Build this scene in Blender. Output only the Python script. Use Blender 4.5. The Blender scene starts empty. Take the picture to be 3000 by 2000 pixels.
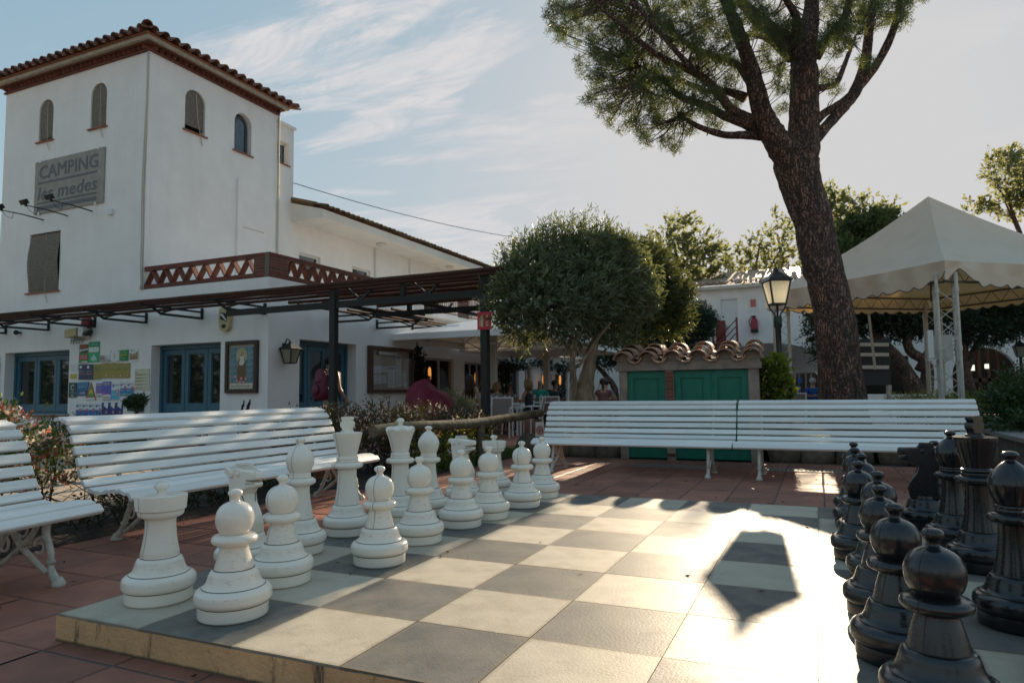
import bpy, math, random
import numpy as np
from mathutils import Vector, Matrix
random.seed(7); np.random.seed(7)
R = math.radians
scene = bpy.context.scene
COL = scene.collection

# ---------------------------------------------------------------- camera
# World axes: x and y run along the edges of the chess board, z is up, the
# camera stands one metre above the paving at the origin.
YAW, PITCH, ROLL, CAMH = 0.4198, 0.0742, -0.0119, 1.0
FPX = 2000 * 2352 / 3000.0          # focal length in px of a 2352 px wide frame


def _basis():
    cy, sy = math.cos(YAW), math.sin(YAW)
    cp, sp = math.cos(PITCH), math.sin(PITCH)
    f = Vector((-sy * cp, cy * cp, sp))
    rt = Vector((cy, sy, 0)); up = Vector((sy * sp, -cy * sp, cp))
    cr, sr = math.cos(ROLL), math.sin(ROLL)
    return rt * cr + up * sr, -rt * sr + up * cr, f


CR, CU, CF = _basis()
cam_d = bpy.data.cameras.new('camera'); cam = bpy.data.objects.new('camera', cam_d); COL.objects.link(cam)
cam_d.sensor_width = 36; cam_d.lens = 24; cam_d.clip_start = 0.05; cam_d.clip_end = 900
cam_d.dof.use_dof = True; cam_d.dof.focus_distance = 3.6; cam_d.dof.aperture_fstop = 5.0
mw = Matrix((CR, CU, -CF)).transposed().to_4x4(); mw.translation = (0, 0, CAMH)
cam.matrix_world = mw
scene.camera = cam

# ---------------------------------------------------------------- light
SUN = Vector((-0.026, 0.9545, 0.2976)).normalized()      # towards the sun
SUN_EL = math.asin(SUN.z)
sd = bpy.data.lights.new('sun', 'SUN'); sd.energy = 3.6; sd.angle = R(0.53); sd.color = (1.0, 0.80, 0.56)
so = bpy.data.objects.new('sun', sd); COL.objects.link(so)
so.rotation_euler = SUN.to_track_quat('Z', 'Y').to_euler(); so.location = (0, 20, 20)
scene.view_settings.view_transform = 'Standard'
scene.view_settings.look = 'None'
scene.view_settings.exposure = 1.38
scene.view_settings.gamma = 1.0
scene.view_settings.use_curve_mapping = False

world = bpy.data.worlds.new('World'); scene.world = world; world.use_nodes = True
nt = world.node_tree; nt.nodes.clear()
N = nt.nodes.new; L = nt.links.new
wout = N('ShaderNodeOutputWorld'); bg = N('ShaderNodeBackground'); bg.inputs['Strength'].default_value = 0.15
sky = N('ShaderNodeTexSky'); sky.sky_type = 'NISHITA'; sky.sun_disc = False
sky.sun_elevation = SUN_EL; sky.sun_rotation = math.atan2(SUN.x, SUN.y)
sky.air_density = 1.0; sky.dust_density = 0.6; sky.ozone_density = 1.6; sky.altitude = 10
tc = N('ShaderNodeTexCoord')


def vmath(op, a, b=None):
    n = N('ShaderNodeVectorMath'); n.operation = op
    for i, v in enumerate((a, b)):
        if v is None: continue
        if hasattr(v, 'is_linked') or hasattr(v, 'links'): L(v, n.inputs[i])
        else: n.inputs[i].default_value = v
    return n


def fmath(op, a, b=None, clamp=False):
    n = N('ShaderNodeMath'); n.operation = op; n.use_clamp = clamp
    for i, v in enumerate((a, b)):
        if v is None: continue
        if hasattr(v, 'links'): L(v, n.inputs[i])
        else: n.inputs[i].default_value = v
    return n.outputs[0]


# soft shoulder on the very bright low sky, so that it keeps its colour
c1 = vmath('MULTIPLY', sky.outputs[0], (1.06, 1.66, 2.25)).outputs[0]
c2 = vmath('DIVIDE', c1, vmath('ADD', vmath('MULTIPLY', c1, (0.575, 0.575, 0.56)).outputs[0], (1, 1, 1)).outputs[0]).outputs[0]
dirn = vmath('NORMALIZE', tc.outputs['Generated']).outputs[0]
dot = vmath('DOT_PRODUCT', dirn, tuple(SUN)).outputs['Value']
dp = fmath('MAXIMUM', dot, 0.0)
sep = N('ShaderNodeSeparateXYZ'); L(dirn, sep.inputs[0])
# high thin cloud: direction projected on a flat layer, streaked
zz = fmath('ADD', fmath('MAXIMUM', sep.outputs[2], 0.0), 0.10)
cx = fmath('DIVIDE', sep.outputs[0], zz); cyy = fmath('DIVIDE', sep.outputs[1], zz)
comb = N('ShaderNodeCombineXYZ'); L(cx, comb.inputs[0]); L(cyy, comb.inputs[1])
mp = N('ShaderNodeMapping'); L(comb.outputs[0], mp.inputs[0])
mp.inputs['Rotation'].default_value = (0, 0, R(28)); mp.inputs['Scale'].default_value = (0.42, 1.15, 1)
mp.inputs['Location'].default_value = (4.3, 0.6, 0)
n1 = N('ShaderNodeTexNoise'); n1.inputs['Scale'].default_value = 1.5; n1.inputs['Detail'].default_value = 9
n1.inputs['Roughness'].default_value = 0.60; n1.inputs['Distortion'].default_value = 1.3; L(mp.outputs[0], n1.inputs['Vector'])
r1 = N('ShaderNodeMapRange'); r1.interpolation_type = 'SMOOTHSTEP'; L(n1.outputs['Fac'], r1.inputs[0])
r1.inputs[1].default_value = 0.48; r1.inputs[2].default_value = 0.585
side = N('ShaderNodeMapRange'); side.interpolation_type = 'SMOOTHSTEP'; L(dp, side.inputs[0])
side.inputs[1].default_value = 0.58; side.inputs[2].default_value = 0.80
side.inputs[3].default_value = 0.30  # some cloud kept over the unseen sky too, added to lift ambient light
cm = fmath('MULTIPLY', r1.outputs[0], side.outputs[0])
n2 = N('ShaderNodeTexNoise'); n2.inputs['Scale'].default_value = 5.5; n2.inputs['Detail'].default_value = 9; n2.inputs['Roughness'].default_value = 0.65; n2.inputs['Distortion'].default_value = 1.6; L(mp.outputs[0], n2.inputs['Vector'])
r2 = N('ShaderNodeMapRange'); L(n2.outputs['Fac'], r2.inputs[0]); r2.inputs[1].default_value = 0.36; r2.inputs[2].default_value = 0.62; r2.inputs[3].default_value = 0.25
cm = fmath('MULTIPLY', cm, r2.outputs[0])
cm = fmath('MULTIPLY', cm, 1.0)
mixc = N('ShaderNodeMix'); mixc.data_type = 'RGBA'; L(cm, mixc.inputs['Factor']); L(c2, mixc.inputs['A'])
mixc.inputs['B'].default_value = (1.86, 1.80, 1.82, 1)
# the veil of bright haze round the sun
gl = fmath('POWER', dp, 19.0); gl = fmath('MULTIPLY', gl, 1.35, True)
mixg = N('ShaderNodeMix'); mixg.data_type = 'RGBA'; L(gl, mixg.inputs['Factor']); L(mixc.outputs['Result'], mixg.inputs['A'])
mixg.inputs['B'].default_value = (1.66, 1.65, 1.66, 1)
L(mixg.outputs['Result'], bg.inputs['Color']); L(bg.outputs[0], wout.inputs[0])


# ---------------------------------------------------------------- picking points of the place from the photograph's lines
def _ray(x, y):
    return CR * ((x - 1176) / FPX) - CU * ((y - 784) / FPX) + CF


def on_z(x, y, z):
    d = _ray(x, y); t = (z - CAMH) / d.z; return Vector((0, 0, CAMH)) + d * t


def on_y(x, y, yy):
    d = _ray(x, y); return Vector((0, 0, CAMH)) + d * (yy / d.y)


def on_x(x, y, xx):
    d = _ray(x, y); return Vector((0, 0, CAMH)) + d * (xx / d.x)


def at_d(x, y, D):
    d = _ray(x, y); h = d.x * -math.sin(YAW) + d.y * math.cos(YAW)
    return Vector((0, 0, CAMH)) + d * (D / h)


# ---------------------------------------------------------------- materials
MATS = {}


def mat(name, col, rough=0.6, var=0.0, vscale=6.0, bump=0.0, bscale=30.0, metal=0.0, spec=0.5,
        col2=None, emit=None, coords='Object', stretch=(1, 1, 1), trans=0.0, coat=0.0, detail=6.0, vlo=0.35, vhi=0.65, tcol=None):
    if name in MATS: return MATS[name]
    m = bpy.data.materials.new(name); m.use_nodes = True; t = m.node_tree
    b = t.nodes['Principled BSDF']
    b.inputs['Base Color'].default_value = (*col, 1); b.inputs['Roughness'].default_value = rough
    b.inputs['Metallic'].default_value = metal; b.inputs['Specular IOR Level'].default_value = spec
    if coat: b.inputs['Coat Weight'].default_value = coat
    tc = t.nodes.new('ShaderNodeTexCoord'); mp = t.nodes.new('ShaderNodeMapping')
    t.links.new(tc.outputs[coords], mp.inputs[0]); mp.inputs['Scale'].default_value = stretch
    if var > 0 or col2:
        n = t.nodes.new('ShaderNodeTexNoise'); n.inputs['Scale'].default_value = vscale; n.inputs['Detail'].default_value = detail
        n.inputs['Roughness'].default_value = 0.6
        t.links.new(mp.outputs[0], n.inputs['Vector'])
        mr = t.nodes.new('ShaderNodeMapRange'); mr.inputs[1].default_value = vlo; mr.inputs[2].default_value = vhi
        t.links.new(n.outputs['Fac'], mr.inputs[0])
        mx = t.nodes.new('ShaderNodeMix'); mx.data_type = 'RGBA'
        c2 = col2 if col2 else tuple(c * (1 - var) for c in col)
        mx.inputs['A'].default_value = (*c2, 1); mx.inputs['B'].default_value = (*col, 1)
        t.links.new(mr.outputs[0], mx.inputs['Factor']); t.links.new(mx.outputs['Result'], b.inputs['Base Color'])
    if bump > 0:
        n = t.nodes.new('ShaderNodeTexNoise'); n.inputs['Scale'].default_value = bscale; n.inputs['Detail'].default_value = 8
        t.links.new(mp.outputs[0], n.inputs['Vector'])
        bu = t.nodes.new('ShaderNodeBump'); bu.inputs['Strength'].default_value = bump; bu.inputs['Distance'].default_value = 0.02
        t.links.new(n.outputs['Fac'], bu.inputs['Height']); t.links.new(bu.outputs[0], b.inputs['Normal'])
    if emit:
        b.inputs['Emission Color'].default_value = (*emit[0], 1); b.inputs['Emission Strength'].default_value = emit[1]
    if trans > 0:
        out = t.nodes['Material Output']; tr = t.nodes.new('ShaderNodeBsdfTranslucent'); ms = t.nodes.new('ShaderNodeMixShader')
        ms.inputs[0].default_value = trans; tr.inputs[0].default_value = (*(tcol or col), 1)
        t.links.new(b.outputs[0], ms.inputs[1]); t.links.new(tr.outputs[0], ms.inputs[2]); t.links.new(ms.outputs[0], out.inputs[0])
    MATS[name] = m
    return m


# ---------------------------------------------------------------- mesh building
class MB:
    def __init__(self):
        self.V = []; self.F = []; self.M = []; self.m = 0

    def face(self, pts):
        i = len(self.V); self.V += [tuple(p) for p in pts]; self.F.append(list(range(i, i + len(pts)))); self.M.append(self.m)
        return self

    def hexa(self, c):          # 8 corners: 0-3 bottom ring, 4-7 top ring
        i = len(self.V); self.V += [tuple(p) for p in c]
        for f in ((3, 2, 1, 0), (4, 5, 6, 7), (0, 1, 5, 4), (1, 2, 6, 5), (2, 3, 7, 6), (3, 0, 4, 7)):
            self.F.append([i + k for k in f]); self.M.append(self.m)
        return self

    def box(self, x0, y0, z0, x1, y1, z1):
        return self.hexa([(x0, y0, z0), (x1, y0, z0), (x1, y1, z0), (x0, y1, z0), (x0, y0, z1), (x1, y0, z1), (x1, y1, z1), (x0, y1, z1)])

    def obox(self, c, ax, ay, az):
        c = Vector(c); ax = Vector(ax); ay = Vector(ay); az = Vector(az)
        return self.hexa([c - ax - ay - az, c + ax - ay - az, c + ax + ay - az, c - ax + ay - az, c - ax - ay + az, c + ax - ay + az, c + ax + ay + az, c - ax + ay + az])

    def bar(self, a, b, w, h, up=(0, 0, 1)):
        a = Vector(a); b = Vector(b); d = (b - a).normalized(); u = Vector(up)
        s = d.cross(u)
        if s.length < 1e-4: s = d.cross(Vector((1, 0, 0)))
        s.normalize(); u = s.cross(d).normalized()
        return self.obox((a + b) / 2, (b - a) / 2, s * w / 2, u * h / 2)

    def tube(self, pts, rad, n=8, cap=True, jit=0.0):
        pts = [Vector(p) for p in pts]
        if not hasattr(rad, '__len__'): rad = [rad] * len(pts)
        i0 = len(self.V); s = None
        for k, p in enumerate(pts):
            d = (pts[min(k + 1, len(pts) - 1)] - pts[max(k - 1, 0)]).normalized()
            if s is None:
                s = d.cross(Vector((0, 0, 1)))
                if s.length < 0.1: s = d.cross(Vector((1, 0, 0)))
            s = (s - d * s.dot(d)).normalized(); u = d.cross(s)
            for j in range(n):
                a = 2 * math.pi * j / n; rr = rad[k] * (1 + (random.uniform(-jit, jit) if jit else 0))
                self.V.append(tuple(p + (s * math.cos(a) + u * math.sin(a)) * rr))
        for k in range(len(pts) - 1):
            for j in range(n):
                a = i0 + k * n + j; b = i0 + k * n + (j + 1) % n
                self.F.append([a, b, b + n, a + n]); self.M.append(self.m)
        if cap:
            self.F.append([i0 + j for j in range(n)][::-1]); self.M.append(self.m)
            e = i0 + (len(pts) - 1) * n; self.F.append([e + j for j in range(n)]); self.M.append(self.m)
        return self

    def lathe(self, prof, c=(0, 0, 0), n=24, sx=1.0):
        i0 = len(self.V)
        for r, z in prof:
            for j in range(n):
                a = 2 * math.pi * j / n
                self.V.append((c[0] + r * math.cos(a) * sx, c[1] + r * math.sin(a), c[2] + z))
        for k in range(len(prof) - 1):
            for j in range(n):
                a = i0 + k * n + j; b = i0 + k * n + (j + 1) % n
                self.F.append([a, b, b + n, a + n]); self.M.append(self.m)
        self.F.append([i0 + j for j in range(n)][::-1]); self.M.append(self.m)
        e = i0 + (len(prof) - 1) * n; self.F.append([e + j for j in range(n)]); self.M.append(self.m)
        return self

    def prism(self, poly, f, d0, d1):   # poly of (s,t); f(s,t,d) -> point
        a = [f(s, t, d0) for s, t in poly]; b = [f(s, t, d1) for s, t in poly]; n = len(poly)
        i = len(self.V); self.V += [tuple(p) for p in a] + [tuple(p) for p in b]
        self.F.append([i + k for k in range(n)][::-1]); self.F.append([i + n + k for k in range(n)]); self.M += [self.m] * 2
        for k in range(n):
            self.F.append([i + k, i + (k + 1) % n, i + n + (k + 1) % n, i + n + k]); self.M.append(self.m)
        return self

    def sphere(self, c, r, n=12, m=8, sc=(1, 1, 1)):
        prof = []
        i0 = len(self.V)
        for k in range(1, m):
            a = math.pi * k / m
            for j in range(n):
                b = 2 * math.pi * j / n
                self.V.append((c[0] + r * sc[0] * math.sin(a) * math.cos(b), c[1] + r * sc[1] * math.sin(a) * math.sin(b), c[2] - r * sc[2] * math.cos(a)))
        for k in range(m - 2):
            for j in range(n):
                a = i0 + k * n + j; b = i0 + k * n + (j + 1) % n
                self.F.append([a, b, b + n, a + n]); self.M.append(self.m)
        bt = len(self.V); self.V.append((c[0], c[1], c[2] - r * sc[2])); self.V.append((c[0], c[1], c[2] + r * sc[2]))
        for j in range(n):
            self.F.append([bt, i0 + (j + 1) % n, i0 + j]); self.M.append(self.m)
            e = i0 + (m - 2) * n; self.F.append([bt + 1, e + j, e + (j + 1) % n]); self.M.append(self.m)
        return self

    def mesh(self, name, mats, smooth=False, off=None, inv=None, bevel=0):
        me = bpy.data.meshes.new(name)
        V = np.array(self.V, dtype=np.float64).reshape(-1, 3)
        if inv is not None:
            A = np.array(inv); V = V @ A[:3, :3].T + A[:3, 3]
        elif off is not None: V = V - np.array(off)
        me.from_pydata(V.tolist(), [], self.F)
        for mm in (mats if isinstance(mats, (list, tuple)) else [mats]): me.materials.append(mm)
        me.polygons.foreach_set('material_index', self.M)
        if smooth:
            me.shade_smooth()
            if smooth is not True: me.set_sharp_from_angle(angle=R(smooth))
        me.update()
        return me


def link(o, parent=None):
    COL.objects.link(o)
    if parent is not None: o.parent = parent
    return o


def tag(o, label=None, cat=None, group=None, kind=None):
    if label: o['label'] = label
    if cat: o['category'] = cat
    if group: o['group'] = group
    if kind: o['kind'] = kind
    return o


WM = {}


def root(name, loc, label, cat, group=None, rot=0.0):
    o = bpy.data.objects.new(name, None); o.empty_display_size = 0.1
    o.location = loc; o.rotation_euler = (0, 0, rot); link(o)
    WM[o.name] = Matrix.Translation(Vector(loc)) @ Matrix.Rotation(rot, 4, 'Z')
    return tag(o, label, cat, group)


def build(mb, name, mats, parent=None, smooth=False, world=True, kind=None, label=None):
    """mesh child; vertices given in world coordinates unless world=False"""
    top = parent
    while top is not None and top.parent is not None: top = top.parent
    inv = WM[top.name].inverted() if (world and top is not None and top.name in WM) else None
    o = bpy.data.objects.new(name, mb.mesh(name, mats, smooth, inv=inv)); link(o, parent)
    return tag(o, label=label, kind=kind)


def single(mb, name, mats, loc, label, cat, group=None, smooth=False, kind=None, world=True):
    """a thing made of one mesh; origin at loc"""
    o = bpy.data.objects.new(name, mb.mesh(name, mats, smooth, off=loc if world else None)); o.location = loc; link(o)
    return tag(o, label, cat, group, kind)


def copy_thing(r, loc, rot, label=None, group=None):
    c = r.copy(); link(c); c.location = loc; c.rotation_euler = (0, 0, rot)
    if label: c['label'] = label
    if group: c['group'] = group
    for ch in r.children:
        k = ch.copy(); link(k, c)
        for g in ch.children: link(g.copy(), k)
    return c


def instance(me, name, parent, loc, rot=(0, 0, 0), scale=(1, 1, 1)):
    """a piece that shares mesh data; loc in world axes relative to an unrotated parent root"""
    o = bpy.data.objects.new(name, me); o.location = loc; o.rotation_euler = rot; o.scale = scale
    return link(o, parent)


def np_mesh(name, V, k, m, smooth=False):
    """V: (n*k,3) vertices, every k of them one face"""
    me = bpy.data.meshes.new(name); n = len(V) // k
    me.vertices.add(len(V)); me.vertices.foreach_set('co', V.astype(np.float32).ravel())
    me.loops.add(len(V)); me.loops.foreach_set('vertex_index', np.arange(len(V), dtype=np.int32))
    me.polygons.add(n); me.polygons.foreach_set('loop_start', np.arange(0, len(V), k, dtype=np.int32))
    me.polygons.foreach_set('loop_total', np.full(n, k, dtype=np.int32))
    me.materials.append(m); me.update(calc_edges=True); me.validate()
    return me


def leaves(P, D, length, width, jl=0.3):
    """diamond leaves at P along D (n,3) -> (4n,3) vertices"""
    n = len(P); D = D / np.linalg.norm(D, axis=1, keepdims=True)
    rnd = np.random.normal(size=(n, 3)); S = np.cross(D, rnd); S /= np.linalg.norm(S, axis=1, keepdims=True) + 1e-9
    Ln = length * (1 + np.random.uniform(-jl, jl, (n, 1))); W = width * (1 + np.random.uniform(-jl, jl, (n, 1)))
    up = np.cross(S, D)
    V = np.stack([P, P + D * Ln * .45 + S * W * .5 + up * W * .12, P + D * Ln, P + D * Ln * .45 - S * W * .5 + up * W * .12], 1)
    return V.reshape(-1, 3)


def rand_dirs(n):
    v = np.random.normal(size=(n, 3)); return v / np.linalg.norm(v, axis=1, keepdims=True)


# ---------------------------------------------------------------- lettering (built-in font, turned into meshes once)
TEXTS = {}


def prepare_texts(strings):
    obs = []
    for s in strings:
        cu = bpy.data.curves.new('t', 'FONT'); cu.body = s; cu.size = 1.0; cu.resolution_u = 2
        o = bpy.data.objects.new('t', cu); COL.objects.link(o); obs.append((s, o, cu))
    dg = bpy.context.evaluated_depsgraph_get()
    for s, o, cu in obs:
        me = bpy.data.meshes.new_from_object(o.evaluated_get(dg))
        V = np.array([v.co[:] for v in me.vertices]).reshape(-1, 3)
        TEXTS[s] = (V, [list(p.vertices) for p in me.polygons]); bpy.data.meshes.remove(me)
    for s, o, cu in obs:
        bpy.data.objects.remove(o); bpy.data.curves.remove(cu)


def put_text(mb, s, f, s0, s1, t0, t1, d=0.0, shear=0.0, fat=0.0):
    """letters stretched into the rectangle s0..s1, t0..t1 of the surface f(s,t,d)"""
    V, F = TEXTS[s]
    if len(V) == 0: return
    mn = V.min(0); mx = V.max(0); w = mx[0] - mn[0] or 1; h = max(mx[1] - mn[1], .3)
    passes = [(0, 0)] if not fat else [(0, 0), (fat, 0), (0, fat), (fat, fat)]
    for k, (ox, oy) in enumerate(passes):
        i = len(mb.V)
        for v in V:
            a = (v[0] - mn[0]) / w; b = (v[1] - mn[1]) / h
            mb.V.append(tuple(f(s0 + a * (s1 - s0) + shear * b * (t1 - t0) + ox, t0 + b * (t1 - t0) + oy, d + k * .0004)))
        for fc in F: mb.F.append([i + q for q in fc]); mb.M.append(mb.m)
# ================================================================ common materials
M_white = mat('white_render', (0.84, 0.815, 0.785), 0.85, col2=(0.77, 0.745, 0.715), vscale=1.2, bump=0.18, bscale=22)
def weather(m, amt=.16, st=(2.2, 2.2, .16), lo=.50, hi=.72):
    # rain streaks: tall thin patches of a slightly dirtier tone
    t = m.node_tree; b = t.nodes['Principled BSDF']; sock = b.inputs['Base Color']; src = sock.links[0].from_socket
    tc_ = t.nodes.new('ShaderNodeTexCoord'); mp_ = t.nodes.new('ShaderNodeMapping'); mp_.inputs['Scale'].default_value = st; t.links.new(tc_.outputs['Object'], mp_.inputs[0])
    n = t.nodes.new('ShaderNodeTexNoise'); n.inputs['Scale'].default_value = 1.7; n.inputs['Detail'].default_value = 9; n.inputs['Roughness'].default_value = .66; t.links.new(mp_.outputs[0], n.inputs['Vector'])
    mr = t.nodes.new('ShaderNodeMapRange'); mr.inputs[1].default_value = lo; mr.inputs[2].default_value = hi; mr.inputs[4].default_value = amt; t.links.new(n.outputs['Fac'], mr.inputs[0])
    mx = t.nodes.new('ShaderNodeMix'); mx.data_type = 'RGBA'; t.links.new(mr.outputs[0], mx.inputs['Factor']); t.links.new(src, mx.inputs['A']); mx.inputs['B'].default_value = (.33, .29, .24, 1); t.links.new(mx.outputs['Result'], sock)
weather(M_white, .08)
M_cream = mat('cream_render', (0.74, 0.71, 0.64), 0.85, var=0.1, vscale=1.5, bump=0.15, bscale=25)
M_glass = mat('dark_glass', (0.012, 0.016, 0.016), 0.03, spec=1.0)
M_blue = mat('blue_painted_wood', (0.045, 0.135, 0.185), 0.45, var=0.15, vscale=9, bump=0.05)
M_black = mat('black_iron', (0.012, 0.012, 0.012), 0.6, var=0.3, vscale=20)
M_terra = mat('terracotta', (0.38, 0.13, 0.07), 0.75, col2=(0.22, 0.085, 0.05), vscale=14, bump=0.25, bscale=40)
M_soil = mat('soil', (0.055, 0.042, 0.030), 0.95, var=0.6, vscale=18, bump=0.9, bscale=40)
M_wood = mat('brown_wood', (0.10, 0.045, 0.022), 0.6, var=0.45, vscale=10, stretch=(1, 1, 1), bump=0.2, bscale=50)
M_whitemetal = mat('white_painted_metal', (0.74, 0.74, 0.72), 0.4, var=0.1, vscale=20)


def add_random_tint(m, amt=0.35):
    """each object that uses the material gets a slightly different tone"""
    t = m.node_tree; b = t.nodes['Principled BSDF']; sock = b.inputs['Base Color']
    oi = t.nodes.new('ShaderNodeObjectInfo'); mr = t.nodes.new('ShaderNodeMapRange')
    t.links.new(oi.outputs['Random'], mr.inputs[0]); mr.inputs[3].default_value = 1 - amt; mr.inputs[4].default_value = 1 + amt
    hv = t.nodes.new('ShaderNodeHueSaturation'); hv.inputs['Color'].default_value = sock.default_value[:]
    if sock.is_linked: src = sock.links[0].from_socket; t.links.new(src, hv.inputs['Color'])
    t.links.new(mr.outputs[0], hv.inputs['Value']); t.links.new(hv.outputs[0], sock)
    return m


# ================================================================ ground
M_ground = mat('sandy_ground', (0.38, 0.30, 0.21), 0.95, var=0.25, vscale=3, coords='Object', bump=0.3, bscale=40)
M_grout = mat('mortar_joints', (0.15, 0.125, 0.105), 0.95, var=0.45, vscale=5, bump=0.5, bscale=60)
g = MB(); g.face([(-1500, -1500, -0.012), (1500, -1500, -0.012), (1500, 1500, -0.012), (-1500, 1500, -0.012)])
ground = bpy.data.objects.new('ground', g.mesh('ground', M_ground)); link(ground); tag(ground, 'flat ground under the whole terrace', kind='structure')

M_tile = mat('paving_terracotta', (0.35, 0.140, 0.090), 0.6, col2=(0.20, 0.085, 0.060), vscale=3.2, bump=0.22, bscale=26, vlo=0.3, vhi=0.7, spec=0.35)
add_random_tint(M_tile, 0.22)
paving = root('paving', (0, 0, 0), None, None); tag(paving, 'terracotta tiled terrace floor', kind='structure')
mb = MB(); mb.face([(-11, -3, -.0055), (4.2, -3, -.0055), (4.2, 27, -.0055), (-11, 27, -.0055)]); build(mb, 'mortar_joint', M_grout, paving)
B0x, B0y, SQ, BZ = -2.915, 1.880, 0.48, 0.108      # corner, square size and height of the chess board
TS = 0.41
tile_me = []
for v in range(4):
    mb = MB(); h = TS / 2 - 0.007; c = 0.006; n = []
    j = lambda: random.uniform(-.0025, .0025)
    lo = [(-h + j(), -h + j()), (h + j(), -h + j()), (h + j(), h + j()), (-h + j(), h + j())]
    ring0 = [(x, y, -0.02) for x, y in lo]; ring1 = [(x, y, -0.004) for x, y in lo]; ring2 = [(x * (1 - c / h), y * (1 - c / h), 0) for x, y in lo]
    i = len(mb.V); mb.V += ring0 + ring1 + ring2
    for r_ in (0, 4):
        for k in range(4): mb.F.append([r_ + k, r_ + (k + 1) % 4, r_ + 4 + (k + 1) % 4, r_ + 4 + k]); mb.M.append(0)
    mb.F.append([8, 9, 10, 11]); mb.M.append(0)
    tile_me.append(mb.mesh('paving_tile', M_tile))


def in_bed(x, y):
    if -6.3 < x < -4.75 and y < 5.95: return True
    if -6.4 < x < -4.35 and 5.95 <= y < 10.4: return True
    if x > -4.3 and y > 10.15: return True
    if x < -6.3 and y < 9.3: return True
    return False


def visible(x, y, z, mx=0.15):
    d = Vector((x, y, z - CAMH)); w = d.dot(CF)
    if w < 0.2: return False
    u_ = d.dot(CR) / w * FPX; v_ = d.dot(CU) / w * FPX
    return abs(u_) < 1176 * (1 + mx) and abs(v_) < 784 * (1 + mx)


cand = []; rest = []
for i in range(-34, 20):
    for k in range(-8, 70):
        x = -2.45 + TS * (i + .5); y = 1.79 + TS * (k + .5)
        if x > 3.6 or y > 26 or in_bed(x, y): continue
        if B0x + .2 < x < B0x + 8 * SQ - .1 and B0y + .25 < y < B0y + 8 * SQ - .2: continue
        if x > -4.3 and y > 10.15: continue
        if y < 0.6 and not visible(x, y, 0): continue
        d = math.hypot(x, y)
        (cand if visible(x, y, 0, 0.05) else rest).append((d, x, y))
cand.sort(); rest += cand[270:]
for d, x, y in cand[:270]:
    o = instance(random.choice(tile_me), 'paving_tile', paving, (x, y, random.uniform(-.0012, .0012)), (random.uniform(-.003, .003), random.uniform(-.003, .003), random.choice((0, 1, 2, 3)) * math.pi / 2))
mb = MB()
for d, x, y in rest:
    h = TS / 2 - .007; mb.face([(x - h, y - h, 0), (x + h, y - h, 0), (x + h, y + h, 0), (x - h, y + h, 0)])
build(mb, 'far_tiles', M_tile, paving, kind='stuff')


def patch(name, x0, y0, x1, y1, z, m, label, amp=0.03, n=24):
    mb = MB(); nx = n; ny = n; idx = {}
    for i in range(nx + 1):
        for j in range(ny + 1):
            e = 0 if i in (0, nx) or j in (0, ny) else 1
            mb.V.append((x0 + (x1 - x0) * i / nx, y0 + (y1 - y0) * j / ny, z + e * random.uniform(0, amp)))
    for i in range(nx):
        for j in range(ny):
            a = i * (ny + 1) + j; mb.F.append([a, a + ny + 1, a + ny + 2, a + 1]); mb.M.append(0)
    o = bpy.data.objects.new(name, mb.mesh(name, m, True)); link(o); return tag(o, label, kind='structure')


patch('planting_bed', -6.25, -2.0, -4.72, 5.9, 0.004, M_soil, 'dark soil bed behind the two left benches', 0.05)
patch('planting_bed', -6.35, 5.97, -4.33, 10.3, 0.006, M_soil, 'soil bed under the pink flowering bush', 0.05)
patch('planting_bed', -4.25, 10.35, 9.0, 17.0, 0.16, M_soil, 'raised soil bed behind the green doored cabinet', 0.08)
M_path = mat('pale_path', (0.42, 0.33, 0.24), 0.8, var=0.25, vscale=4, bump=0.3)
patch('path', -12.5, -3, -6.3, 9.0, 0.002, M_path, 'pale path along the front of the white building', 0.0, 4)
M_grass = mat('grass_green', (0.07, 0.13, 0.022), 0.7, var=0.5, vscale=9, trans=0.35, tcol=(0.16, 0.26, 0.03))
P = np.stack([np.random.uniform(-4.9, -4.25, 2600), np.random.uniform(7.6, 10.2, 2600), np.full(2600, .01)], 1)
D = rand_dirs(2600) * 0.5; D[:, 2] = 1
go = bpy.data.objects.new('grass', np_mesh('grass', leaves(P, D, .13, .012), 4, M_grass)); link(go)
tag(go, 'sunlit green grass tuft strip beyond the wooden rail', 'grass', kind='stuff')

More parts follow.
